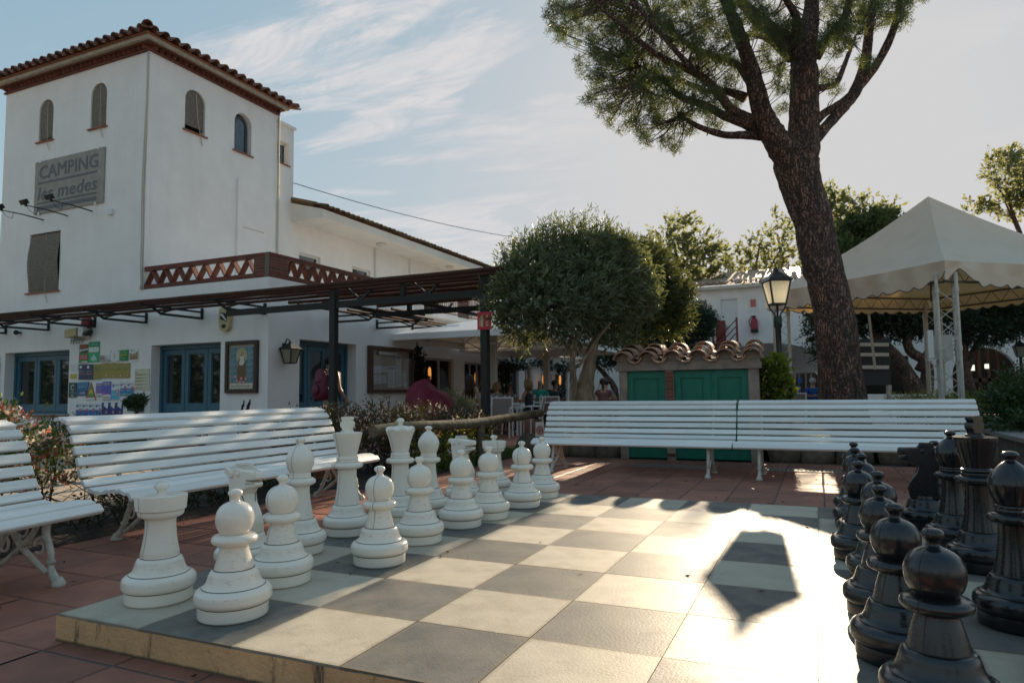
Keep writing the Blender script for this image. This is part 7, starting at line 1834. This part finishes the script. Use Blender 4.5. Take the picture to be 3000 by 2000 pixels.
# crimson cover and shrub beyond
cc = at_d(990, 940, 11.6); mb = MB(); rs2 = random.Random(3)
prof = [(.0, 0), (.46, 0), (.54, .3), (.55, .6), (.54, .82), (.48, .97), (.36, 1.08), (.18, 1.14), (.01, 1.15)]
n = 40; i0 = 0
for k, (rr, z) in enumerate(prof):
    for j in range(n):
        rr_q = rr * .66; a = 2 * math.pi * j / n; w = 1 + .09 * math.sin(a * 5 + z * 3) + .05 * math.sin(a * 9 - z * 5) + .04 * math.sin(a * 2)
        mb.V.append((cc.x + rr_q * w * 1.12 * math.cos(a), cc.y + rr_q * w * math.sin(a), z - .10 * math.cos(a - .2) * (z > .8)))
for k in range(len(prof) - 1):
    for j in range(n): a = k * n + j; b_ = k * n + (j + 1) % n; mb.F.append([a, b_, b_ + n, a + n]); mb.M.append(0)
cv_ = single(mb, 'covered_object', mat('crimson_cover', (.20, .010, .035), .7, var=.3, vscale=5, trans=.12, tcol=(.5, .05, .08)), (cc.x, cc.y, 0), 'rumpled crimson fabric cover draped over a rounded object by the side wall', 'cover', smooth=True)
c1 = at_d(1052, 940, 12.2); bush('silvery_bush', (c1.x, c1.y, 0), 'pale grey green feathery bush beside the crimson cover', [(c1.x - .18, c1.y, .58, .22, .25, .42), (c1.x + .12, c1.y, .48, .20, .22, .38)], 700, [], 20, 53, mat('silver_leaves', (.20, .21, .11), .6, col2=(.09, .11, .05), vscale=6, trans=.4, tcol=(.35, .33, .12)), (.06, .016))

# ================================================================ two storey white building at the back
bb = root('back_building', (-1, 33, 0), 'two storey white building with outside stair and fire door behind the lamp', 'building')
BY = 32.0; fK = lambda s, t, d=0: (s, BY + d, t)
def K(x, y): p = on_y(x, y, BY); return p.x, p.z
d0 = K(1655, 688); d1 = K(1697, 790); e0 = K(1590, 692); e1 = K(1625, 760)
mb = MB(); zt = K(1700, 662)[1]
xr = K(1860, 700)[0]; arch2 = (K(1795, 900)[0], K(1892, 900)[0], 0, K(1840, 846)[1], 1)
wall(mb, fK, -11.5, xr + 1.2, -.02, zt, [(d0[0], d1[0], d1[1], d0[1]), (e0[0], e1[0], e1[1], e0[1]), arch2], .25)  # unseen left stretch, extended to block the sun from the terrace
mb.face([(-11.5, BY, 0), (-11.5, BY + 8, 0), (-11.5, BY + 8, zt), (-11.5, BY, zt)]); build(mb, 'wall', M_white, bb)
mb = MB(); mb.face([fK(d0[0], d1[1], .1), fK(d1[0], d1[1], .1), fK(d1[0], d0[1], .1), fK(d0[0], d0[1], .1)]); dr = build(mb, 'door', M_whitemetal, bb)
mb = MB(); hx, hz = K(1667, 752); mb.box(hx - .05, BY + .02, hz - .15, hx + .03, BY + .08, hz + .12); mb.box(hx - .03, BY + .0, hz, hx + .14, BY + .04, hz + .03); build(mb, 'handle', mat('grey_metal', (.28, .28, .26), .5), dr)
mb = MB(); mb.face([fK(e0[0], e1[1], .12), fK(e1[0], e1[1], .12), fK(e1[0], e0[1], .12), fK(e0[0], e0[1], .12)]); build(mb, 'shutter', mat('beige_shutter', (.42, .37, .29), .7), bb)
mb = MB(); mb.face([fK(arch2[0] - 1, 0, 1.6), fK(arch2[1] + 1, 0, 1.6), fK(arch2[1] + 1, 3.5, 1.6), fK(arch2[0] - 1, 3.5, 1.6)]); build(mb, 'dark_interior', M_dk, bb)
mb = MB(); mb.box(-11.7, BY - .35, zt, xr + 1.4, BY, zt + .12); build(mb, 'gutter', M_whitemetal, bb)
mb = MB(); mb.face([(-11.7, BY - .5, zt + .14), (xr + 1.4, BY - .5, zt + .14), (xr + 1.4, BY + 5, zt + 1.6), (-11.7, BY + 5, zt + 1.6)]); rf = build(mb, 'roof', mat('pale_far_tiles', (.45, .32, .24), .45, var=.3, vscale=3), bb)
bt_ = tile_mesh('roof_tile', .13, .11, .8, .02, True, M_gl)
for k in range(48): instance(bt_, 'roof_tile', rf, (-11.5 + k * .30 + 1, BY - .62 - 33, zt + .15), (R(15), 0, 0))
for i, (x_, y_) in enumerate(((1629, 717), (1789, 704), (1790, 785))):
    p = K(x_, y_); mb = MB(); mb.box(p[0] - .09, BY - .1, p[1] - .09, p[0] + .09, BY, p[1] + .09); single(mb, 'wall_light', mat('yellow_glass_lamp', (.40, .32, .12), .4), (p[0], BY, p[1]), ['small yellowish wall light left of the white stair door', 'small yellowish wall light right of the street lamp', 'small orange wall light low beside the street lamp'][i], 'wall light')
p = K(1730, 700); mb = MB(); mb.box(p[0] - .22, BY - .02, p[1] - .35, p[0] + .22, BY - .002, p[1] + .4); mb.m = 1; mb.box(p[0] - .12, BY - .03, p[1] - .1, p[0] + .12, BY - .021, p[1] + .25); single(mb, 'fire_notice', [flat(W_), flat((.55, .15, .12))], (p[0], BY, p[1]), 'white notice with faded red symbol above the wall extinguisher', 'sign')
p = K(1733, 742); fe = root('fire_extinguisher', (p[0], BY, p[1] - .4), 'red fire extinguisher hanging on the white wall beside the stair door', 'fire extinguisher')
mb = MB(); mb.lathe([(.09, .0), (.15, .04), (.155, .5), (.10, .62), (.04, .66)], (p[0], BY - .17, p[1] - .42), 12); build(mb, 'cylinder', mat('extinguisher_red', (.30, .012, .03), .35), fe, 40)
mb = MB(); mb.box(p[0] - .12, BY - .2, p[1] + .24, p[0] + .08, BY - .12, p[1] + .32); mb.tube([(p[0] - .1, BY - .17, p[1] + .28), (p[0] - .22, BY - .17, p[1] + .1), (p[0] - .17, BY - .17, p[1] - .15)], .02, 6); mb.lathe([(.155, 0), (.16, .14)], (p[0], BY - .17, p[1] - .43), 12); build(mb, 'valve_and_hose', M_black, fe)
# iron landing in front of the door
st = root('iron_staircase', (d0[0], BY - 1, 0), 'rust red iron stair landing with railings below the white door', 'staircase')
a = K(1645, 790); b_ = K(1702, 800); mb = MB(); mb.box(a[0], BY - 1.2, a[1] - .25, b_[0], BY - .01, a[1] - .02); build(mb, 'landing', mat('rust_brown', (.12, .035, .025), .7), st)
mb = MB(); zl = a[1]
for x_ in (a[0] + .03, b_[0] - .03):
    mb.tube([(x_, BY - 1.15, zl), (x_, BY - 1.15, zl + 1.05)], .05, 6)
for k in range(3): mb.tube([(b_[0] - .05, BY - 1.15, zl + .95 - k * .28), (b_[0] - 1.0 + k * .3, BY - 1.15, zl)], .025, 5)
for k in range(3): mb.tube([(a[0], BY - 1.15, zl + .95 - k * .3), (a[0] - 2.2, BY - 1.15, zl - 1.2 - k * .3)], .025, 5)
mb.box(a[0] + .15, BY - 1.1, zl, a[0] + .55, BY - .95, zl + .95); build(mb, 'railing', M_redbar, st)
mb = MB()
for k in range(8): mb.box(a[0] - .30 - k * .30, BY - 1.1, zl - .3 - k * .2, a[0] - k * .30, BY - .1, zl - .26 - k * .2)
build(mb, 'step', MATS['rust_brown'], st)
# white rounded awning
aw = at_d(1770, 830, 22); mb = MB(); n = 16; A_ = []
for k in range(n + 1):
    a = math.pi * k / n; A_.append((-2.0 * math.cos(a) - .0, .95 * math.sin(a)))
for i in range(n):
    for j in range(6):
        y0_, y1_ = j / 6, (j + 1) / 6; f = lambda q, yy: aw + u_ * q[0] * (1 - .25 * yy) + Vector((0, 0, q[1] * (1 - .35 * yy) - .35)) + vv * (yy * 2.2)
        mb.face([f(A_[i], y0_), f(A_[i + 1], y0_), f(A_[i + 1], y1_), f(A_[i], y1_)])
r_ = root('awning', (aw.x, aw.y, 0), 'low white domed awning over the terrace behind the cabinet', 'awning'); build(mb, 'canopy', M_umb, r_, True)
mb = MB(); 
for s_ in (-1.9, 1.9): mb.tube([Vector(((aw + u_ * s_).x, (aw + u_ * s_).y, 0)), aw + u_ * s_ + Vector((0, 0, -.3))], .03, 6)
build(mb, 'pole', M_whitemetal, r_)
cb2 = at_d(1838, 893, 24); dc = root('drinks_cabinet', (cb2.x, cb2.y, 0), 'dark wooden shelf unit with blue boxes and pink card under the arch', 'cabinet'); mb = MB(); px_box(mb, 1812, 850, 1872, 935, 24.5, .3); build(mb, 'shelf_unit', M_wood, dc)
mb = MB()
for x_ in (1818, 1834, 1850, 1862): px_box(mb, x_, 858, x_ + 3, 925, 24.3, .05)
build(mb, 'bar', mat('grey_wood', (.25, .22, .18), .7), dc); mb = MB(); px_box(mb, 1833, 868, 1841, 880, 24.2, .08); px_box(mb, 1818, 872, 1828, 884, 24.2, .08); px_box(mb, 1830, 886, 1840, 900, 24.2, .08); build(mb, 'blue_box', flat((.02, .12, .42)), dc); mb = MB(); px_box(mb, 1819, 850, 1829, 868, 24.15, .02); build(mb, 'card', flat((.38, .20, .30)), dc)
# white garden building with arches on the right
gb = root('arched_building', (6, 29, 0), 'white building with a wide dark arch behind the tent and trees', 'building'); GY = 28.0; fG = lambda s, t, d=0: (s, GY + d, t)
def KG(x, y): p = on_y(x, y, GY); return p.x, p.z
aL, aR = KG(2190, 900)[0], KG(2342, 900)[0]; at_ = KG(2268, 797)[1]
o1 = (aL, aR, -.01, at_, 1); o2 = (KG(1962, 900)[0], KG(2092, 900)[0], .5, KG(2000, 850)[1] + .5)
mb = MB(); wall(mb, fG, xr + 1.3, 26, -.02, 4.3, [o2, o1], .35); mb.face([(xr + 1.3, GY, 0), (xr + 1.3, BY, 0), (xr + 1.3, BY, 4.3), (xr + 1.3, GY, 4.3)]); build(mb, 'wall', M_white, gb)
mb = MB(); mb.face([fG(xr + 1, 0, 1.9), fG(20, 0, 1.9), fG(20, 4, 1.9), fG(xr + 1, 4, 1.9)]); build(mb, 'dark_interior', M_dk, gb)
mb = MB()
for x_ in np.linspace(aL + .4, aR - .4, 5): mb.box(x_ - .05, GY + .8, 0, x_ + .05, GY + .9, 2.6)
mb.box(aL, GY + .8, 1.15, aR, GY + .9, 1.3); build(mb, 'door_frame', M_wood, gb)
M_shine = mat('bright_sky_pane', (.65, .68, .55), .4, emit=((.85, .9, .72), .45))  # panes glow by emission, standing in for bright sky
mb = MB()
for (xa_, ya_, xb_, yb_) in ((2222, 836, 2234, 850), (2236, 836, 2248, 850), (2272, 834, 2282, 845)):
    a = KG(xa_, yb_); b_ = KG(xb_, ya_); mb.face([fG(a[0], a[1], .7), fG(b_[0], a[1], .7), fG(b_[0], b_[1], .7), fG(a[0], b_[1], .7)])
build(mb, 'sky_glow_pane', M_shine, gb)
mb = MB(); a = KG(2070, 862); b_ = KG(2098, 838); mb.face([fG(a[0], a[1], .3), fG(b_[0], a[1], .3), fG(b_[0], b_[1], .3), fG(a[0], b_[1], .3)]); build(mb, 'sky_glow_pane', M_shine, gb)
wl_ = at_d(2345, 830, 20); r_ = root('wall_lantern', (wl_.x, wl_.y, 0), 'black lantern on a post at the right edge in front of the arch', 'lantern')
lantern_head(r_, (wl_.x, wl_.y, 1.86), .42, .30, M_black, M_dimgl, roof=.5); mb = MB(); mb.tube([(wl_.x, wl_.y, 0), (wl_.x, wl_.y, 1.86)], .04, 8); build(mb, 'pole', M_black, r_)
mb = MB(); a = at_d(1958, 905, 17); b_ = at_d(2170, 905, 17); mb.hexa([Vector((a.x, a.y, 0)), Vector((b_.x, b_.y, 0)), Vector((b_.x, b_.y + .2, 0)), Vector((a.x, a.y + .2, 0)), a, b_, b_ + Vector((0, .2, 0)), a + Vector((0, .2, 0))]); single(mb, 'low_wall', M_white, (a.x, a.y, 0), 'low white wall beneath the dark screen', 'wall')

# ================================================================ people
M_skin = mat('skin', (.42, .22, .14), .55, var=.1, vscale=6); M_skin2 = mat('tanned_skin', (.33, .16, .095), .55, var=.1, vscale=6)
def cloth(c, n): return mat('cloth_' + n, c, .85, var=.25, vscale=12, bump=.15, bscale=40)
STAND = dict(pelvis=(0, 0, .93, .145, .105), belly=(0, -.01, 1.06, .120, .09), chest=(0, -.01, 1.26, .145, .10), neckb=(0, .01, 1.42, .060, .055), neck=(0, .005, 1.49, .050, .050), head=(0, -.015, 1.57, .070, .085), crown=(0, -.01, 1.66, .062, .075), nose=(0, -.105, 1.565, .014, .014),
             sl=(-.165, .0, 1.39, .055, .055), el=(-.23, .02, 1.12, .040, .040), wl=(-.25, -.05, .89, .026, .030), hl=(-.255, -.07, .83, .028, .022),
             sr=(.165, .0, 1.39, .055, .055), er=(.23, .02, 1.12, .040, .040), wr=(.25, -.05, .89, .026, .030), hr=(.255, -.07, .83, .028, .022),
             tl=(-.095, 0, .86, .095, .10), kl=(-.10, -.01, .49, .058, .060), al=(-.10, .03, .09, .036, .042), fl=(-.105, -.12, .035, .038, .030),
             tr=(.095, 0, .86, .095, .10), kr=(.10, -.01, .49, .058, .060), ar=(.10, .03, .09, .036, .042), fr=(.105, -.12, .035, .038, .030))
SIT = dict(STAND); SIT.update(pelvis=(0, .05, .53, .15, .12), belly=(0, .04, .68, .125, .10), chest=(0, .03, .88, .150, .105), neckb=(0, .03, 1.04, .06, .055), neck=(0, .02, 1.10, .05, .05), head=(0, -.005, 1.19, .070, .085), crown=(0, .0, 1.28, .062, .075), nose=(0, -.095, 1.185, .014, .014),
           sl=(-.17, .03, 1.01, .055, .055), el=(-.24, -.04, .78, .04, .04), wl=(-.15, -.27, .78, .026, .03), hl=(-.11, -.34, .79, .028, .022), sr=(.17, .03, 1.01, .055, .055), er=(.24, -.04, .78, .04, .04), wr=(.15, -.27, .78, .026, .03), hr=(.11, -.34, .79, .028, .022),
           tl=(-.10, .0, .52, .09, .09), kl=(-.12, -.42, .50, .06, .06), al=(-.12, -.40, .09, .038, .042), fl=(-.12, -.53, .035, .038, .03), tr=(.10, .0, .52, .09, .09), kr=(.12, -.42, .50, .06, .06), ar=(.12, -.40, .09, .038, .042), fr=(.12, -.53, .035, .038, .03))
EDG = [('pelvis', 'belly'), ('belly', 'chest'), ('chest', 'neckb'), ('neckb', 'neck'), ('neck', 'head'), ('head', 'crown'), ('head', 'nose')] + [(a + s, b_ + s) for s in 'lr' for a, b_ in (('s', 'e'), ('e', 'w'), ('w', 'h'), ('t', 'k'), ('k', 'a'), ('a', 'f'))] + [('chest', 'sl'), ('chest', 'sr'), ('pelvis', 'tl'), ('pelvis', 'tr')]
PEOPLE = []
def person(loc, rot, J, scale, mats, regions, label, hair=None, extra=None, nm='person'):
    """mats: list, last one skin; regions: function(segment name, fraction) -> material index"""
    me = bpy.data.meshes.new('body'); names = list(J.keys()); V = [Vector(J[k][:3]) for k in names]; E = [(names.index(a), names.index(b_)) for a, b_ in EDG]; rad = [J[k][3:5] for k in names]
    for s in 'lr':   # five fingers from each hand
        h = Vector(J['h' + s][:3]); w = Vector(J['w' + s][:3]); d = (h - w).normalized(); sd_ = d.cross(Vector((0, 1, 0))); sd_ = sd_.normalized() if sd_.length > .1 else Vector((1, 0, 0))
        for q, ln in zip((-.024, -.008, .008, .024), (.055, .068, .064, .048)):
            i = len(V); V += [h + sd_ * q + d * .025, h + sd_ * q * 1.1 + d * (.025 + ln * .6) + Vector((0, -.004, 0)), h + sd_ * q * 1.1 + d * (.025 + ln) + Vector((0, -.016, -.004))]; rad += [(.010, .010), (.009, .009), (.007, .007)]
            E += [(names.index('h' + s), i), (i, i + 1), (i + 1, i + 2)]
        i = len(V); sg_ = -1; V += [h - d * .01 + sd_ * .032 + Vector((0, -.01, 0)), h + d * .02 + sd_ * .048 + Vector((0, -.02, 0))]; rad += [(.011, .011), (.009, .009)]; E += [(names.index('h' + s), i), (i, i + 1)]
    me.from_pydata([tuple(v) for v in V], E, []); o = bpy.data.objects.new('body', me); COL.objects.link(o)
    md = o.modifiers.new('s', 'SKIN'); md.use_smooth_shade = True; sv = me.skin_vertices[0].data
    for k, rr in enumerate(rad): sv[k].radius = rr; sv[k].use_root = (k == names.index('pelvis'))
    m2 = o.modifiers.new('u', 'SUBSURF'); m2.levels = 1; m2.render_levels = 1
    PEOPLE.append((o, me, loc, rot, J, scale, mats, regions, label, hair, extra, nm))
def finish_people():
    dg = bpy.context.evaluated_depsgraph_get(); res = []
    for P in PEOPLE: res.append(bpy.data.meshes.new_from_object(P[0].evaluated_get(dg)))
    for P, nm_ in zip(PEOPLE, res):
        o, me, loc, rot, J, scale, mats, regions, label, hair, extra, nm = P
        bpy.data.objects.remove(o); bpy.data.meshes.remove(me); nm_.materials.clear()
        for m_ in mats: nm_.materials.append(m_)
        segs = [(a, b_, np.array(J[a][:3]), np.array(J[b_][:3])) for a, b_ in EDG if b_ != 'nose']
        for pl in nm_.polygons:
            c = np.array(pl.center); best = None
            for a, b_, p, q in segs:
                d = q - p; t_ = max(0, min(1, np.dot(c - p, d) / np.dot(d, d))); ds = np.linalg.norm(c - p - d * t_) - .4 * (J[a][3] * (1 - t_) + J[b_][3] * t_)
                if best is None or ds < best[0]: best = (ds, a, b_, t_)
            pl.material_index = regions(best[1], best[2], best[3], c)
        nm_.shade_smooth(); nm_.name = 'body'
        r_ = root(nm, loc, label, 'person', None, rot); r_.scale = (scale,) * 3
        b_ = bpy.data.objects.new('body', nm_); link(b_, r_)
        H = Vector(J['head'][:3])
        mb = MB()
        for sx in (-1, 1): mb.sphere((H.x + sx * .028, H.y - .072, H.z + .02), .010, 8, 6)
        mb.sphere((H.x, H.y - .076, H.z - .042), .012, 8, 6, (1.8, .4, .5)); build(mb, 'face', mat('eyes_and_mouth', (.10, .035, .03), .5), r_, True, world=False)
        if hair: hair(r_, H)
        if extra: extra(r_, J)
def hair_fn(kind, col, nm):
    def f(r_, H):
        m_ = mat('hair_' + nm, col, .55, var=.5, vscale=30, stretch=(6, 6, 1), trans=.3, tcol=tuple(min(1, c * 3 + .06) for c in col)); mb = MB()
        mb.sphere((H.x, H.y + .022, H.z + .050), .094, 16, 10, (1, 1.10, 1.0))
        if kind == 'long':
            for k in range(26):
                a = math.pi * (-.15 + 1.3 * k / 25); x_, y_ = .082 * math.cos(a), .085 * math.sin(a); L_ = random.uniform(.36, .50)
                mb.tube([(H.x + x_, H.y + .02 + y_, H.z + .08), (H.x + x_ * 1.25, H.y + .03 + y_ * 1.15, H.z - .05), (H.x + x_ * 1.35 + random.uniform(-.02, .02), H.y + .04 + y_ * 1.1, H.z - .20), (H.x + x_ * 1.2 + random.uniform(-.05, .05), H.y + .05 + y_, H.z - L_)], [.022, .028, .024, .006], 6)
        if kind == 'bob':
            for k in range(20):
                a = math.pi * (-.12 + 1.24 * k / 19); x_, y_ = .085 * math.cos(a), .088 * math.sin(a)
                mb.tube([(H.x + x_, H.y + .02 + y_, H.z + .07), (H.x + x_ * 1.2, H.y + .02 + y_ * 1.1, H.z - .04), (H.x + x_ * 1.1, H.y + .02 + y_ * 1.05, H.z - random.uniform(.12, .17))], [.022, .026, .010], 6)
        if kind == 'tied':
            mb.sphere((H.x, H.y + .11, H.z + .05), .05, 12, 8); mb.tube([(H.x, H.y + .13, H.z + .04), (H.x, H.y + .15, H.z - .08), (H.x, H.y + .13, H.z - .17)], [.03, .025, .008], 7)
            for k in range(8): mb.tube([(H.x + .06 + .004 * k, H.y - .02, H.z + .04), (H.x + .10, H.y - .04 + .01 * k, H.z + .0), (H.x + .11 + .004 * k, H.y - .03, H.z - .07 - .01 * k)], .003, 4)
        build(mb, 'hair', m_, r_, True, world=False)
    return f
ex = lambda names: (lambda a, b_: (a, b_) in names)
def reg(top_sleeve, bottom_knee, low_neck=.9):
    """0 top, 1 bottoms, 2 shoes, 3 skin"""
    def f(a, b_, t_, c):
        if (a, b_) in (('pelvis', 'tl'), ('pelvis', 'tr')): return 1
        if a == 'pelvis' and b_ == 'belly': return 1 if t_ < .35 else 0
        if (a, b_) == ('belly', 'chest'): return 0
        if (a, b_) == ('chest', 'neckb'): return 0 if t_ < low_neck else 3
        if a == 'chest': return 0
        if a[0] == 's' and a in ('sl', 'sr'): return 0 if t_ < top_sleeve else 3
        if a[0] == 't': return 1 if t_ < bottom_knee else 3
        if a[0] == 'k': return 1 if bottom_knee > 1.5 else 3
        if a[0] == 'a': return 2
        return 3
    return f
# woman with the crimson rucksack, walking, seen from behind
JW = dict(STAND)
JW.update(er=(.25, .03, 1.13, .038, .038), wr=(.33, -.08, .93, .024, .028), hr=(.36, -.13, .86, .026, .020), el=(-.21, -.02, 1.12, .038, .038), wl=(-.20, -.16, .94, .024, .028), hl=(-.19, -.20, .89, .026, .02), kl=(-.10, -.13, .50, .056, .058), al=(-.10, -.03, .10, .036, .042), fl=(-.105, -.17, .04, .038, .03), kr=(.10, .04, .50, .056, .058), ar=(.10, .20, .13, .036, .042), fr=(.10, .10, .04, .038, .03), head=(.02, -.02, 1.57, .070, .085), crown=(.02, -.01, 1.66, .062, .075), nose=(.05, -.108, 1.565, .014, .014), chest=(0, -.01, 1.26, .13, .095), belly=(0, -.01, 1.06, .11, .085))
def rucksack(r_, J):
    m_ = mat('crimson_rucksack', (.13, .008, .032), .6, var=.35, vscale=9, bump=.3, bscale=30); mb = MB()
    n = 20; prof = [(.06, .90), (.15, .93), (.175, 1.02), (.165, 1.15), (.145, 1.28), (.12, 1.38), (.07, 1.44), (.02, 1.455)]; 
    for rr, z in prof:
        for j in range(n): a = 2 * math.pi * j / n; mb.V.append((-.02 + rr * math.cos(a), .215 + rr * .72 * math.sin(a) + .03 * (z - 1.2), z + .01 * math.sin(3 * a)))
    for k in range(len(prof) - 1):
        for j in range(n): a = k * n + j; b2 = k * n + (j + 1) % n; mb.F.append([a, b2, b2 + n, a + n]); mb.M.append(0)
    mb.F.append(list(range(n))[::-1]); mb.M.append(0); mb.F.append([(len(prof) - 1) * n + j for j in range(n)]); mb.M.append(0)
    rk_ = build(mb, 'rucksack', m_, r_, True, world=False)
    mb = MB(); mb.sphere((-.02, .34, 1.08), .10, 12, 8, (1.0, .35, 1.0)); mb.tube([(-.13, .33, 1.24), (-.02, .36, 1.21), (.10, .33, 1.25)], .010, 5); build(mb, 'pocket', m_, rk_, True, world=False)
    mb = MB()
    for sx in (-1, 1): mb.tube([(sx * .09 - .01, .12, 1.40), (sx * .12, .04, 1.455), (sx * .13, -.09, 1.38), (sx * .12, -.12, 1.2), (sx * .12, .0, 1.02), (sx * .10, .12, .98)], [.018, .020, .016, .013, .012, .012], 6)
    build(mb, 'strap', m_, rk_, True, world=False)
wpx = at_d(760, 900, 12.35)
person((wpx.x, wpx.y, 0), R(24 + 140), JW, 1.0, [cloth((.015, .06, .085), 'teal'), cloth((.42, .36, .30), 'beige'), cloth((.5, .5, .48), 'white'), M_skin], reg(-1, .62, .1), 'woman in teal top and beige shorts with crimson rucksack walking behind the pergola post', hair_fn('tied', (.025, .016, .012), 'darkbrown'), rucksack)
def P_(x_, D_, J, rot, sc, cols, rg, lab, hr_, skin=None):
    p = at_d(x_, 900, D_); person((p.x, p.y, 0), R(24) + rot, J, sc, [cloth(*cols[0]), cloth(*cols[1]), cloth((.2, .15, .1), 'brown'), skin or M_skin], rg, lab, hr_)
dk = ((.03, .03, .035), 'black'); wh = ((.55, .55, .52), 'offwhite')
P_(1080, 14.0, STAND, R(165), .80, [((.42, .40, .24), 'paleyellow'), ((.2, .2, .25), 'denim')], reg(.5, .6), 'girl with long brown hair in pale yellow top standing left of the pergola post', hair_fn('long', (.06, .028, .014), 'brown'))
P_(1108, 17.6, SIT, R(10), .97, [wh, dk], reg(.6, 2), 'seated diner with wavy fair hair in white, just left of the pergola post', hair_fn('long', (.22, .12, .05), 'fair'))
P_(1142, 17.4, SIT, R(40), .95, [((.25, .22, .2), 'greybrown'), dk], reg(.6, 2), 'seated blond diner right behind the first umbrella pole', hair_fn('bob', (.30, .17, .07), 'blond'))
P_(1171, 18.2, SIT, R(10), .93, [((.2, .12, .08), 'rust'), dk], reg(.6, 2), 'seated person with short brown hair facing the terrace camera side, behind the candle', hair_fn('short', (.09, .045, .02), 'midbrown'), M_skin2)
P_(1212, 17.0, SIT, R(-120), 1.0, [dk, dk], reg(-1, 2, .1), 'seated blonde woman in black sleeveless top, arm on her chair', hair_fn('bob', (.33, .20, .09), 'blonde'), M_skin2)
P_(1240, 18.4, SIT, R(0), 1.03, [((.02, .30, .25), 'turquoise'), dk], reg(.8, 2), 'seated bald man with glasses in a turquoise shirt', None, M_skin2)
P_(1275, 19.0, SIT, R(30), 1.0, [dk, dk], reg(.8, 2), 'seated dark haired person in a black shirt right of the man in turquoise', hair_fn('short', (.02, .015, .012), 'black'), M_skin2)
P_(1386, 17.2, SIT, R(170), 1.0, [((.22, .10, .10), 'plum'), dk], reg(.3, 2, .2), 'woman with tied dark hair and bare shoulders seated beyond the olive trunk', hair_fn('tied', (.05, .03, .02), 'dark'))
P_(1392, 17.9, SIT, R(150), 1.0, [((.16, .18, .2), 'grey'), dk], reg(.6, 2), 'person in grey seated behind the bare shouldered woman', hair_fn('short', (.04, .03, .02), 'darker'))
P_(1868, 20.5, SIT, R(0), 1.0, [((.015, .08, .30), 'royalblue'), dk], reg(.7, 2), 'white haired person in blue seated left of the pine trunk', hair_fn('short', (.5, .48, .44), 'white'))
P_(1822, 20.5, SIT, R(60), 1.0, [dk, dk], reg(.4, 2), 'person in black seated under the arched awning', hair_fn('short', (.03, .02, .015), 'soft'), M_skin2)
finish_people()

# ================================================================ what stands behind the camera (seen only as reflections in the window glass)
hd = root('boundary_hedge', (0, -16, 0), 'tall dark boundary hedge behind the chessboard terrace', 'hedge')
crown('foliage', hd, (0, -16, 0), [(x_, -16 + random.uniform(-.5, .5), 1.1, 1.2, .7, 1.2) for x_ in np.arange(-78, 24, 1.9)] + [(x_, -17 + 3 * math.sin(x_), 3.2, 2.0, 1.5, 2.0 + math.sin(x_ * 1.7)) for x_ in (-74, -66, -62, -55, -47, -44, -38, -33, -27, -19, -8, 5, 16)], M_dkleaf, 9000, 6, .6, .32, .22, (0, 0, .2), .5, 61)
hm = MB(); n = 60
for k in range(n + 1):
    x_ = -1300 + 1800 * k / n; h_ = 26 + 16 * math.sin(k * .23) + 8 * math.sin(k * .61 + 1); hm.V += [(x_, -330, -1), (x_, -380, h_ * .7), (x_, -420, h_)]
for k in range(n):
    a = 3 * k; hm.F += [[a, a + 3, a + 4, a + 1], [a + 1, a + 4, a + 5, a + 2]]; hm.M += [0, 0]
o = bpy.data.objects.new('hills', hm.mesh('hills', mat('hazy_hill', (.16, .20, .20), .95), True)); link(o); tag(o, 'low range of hills on the horizon behind the camera', kind='structure')
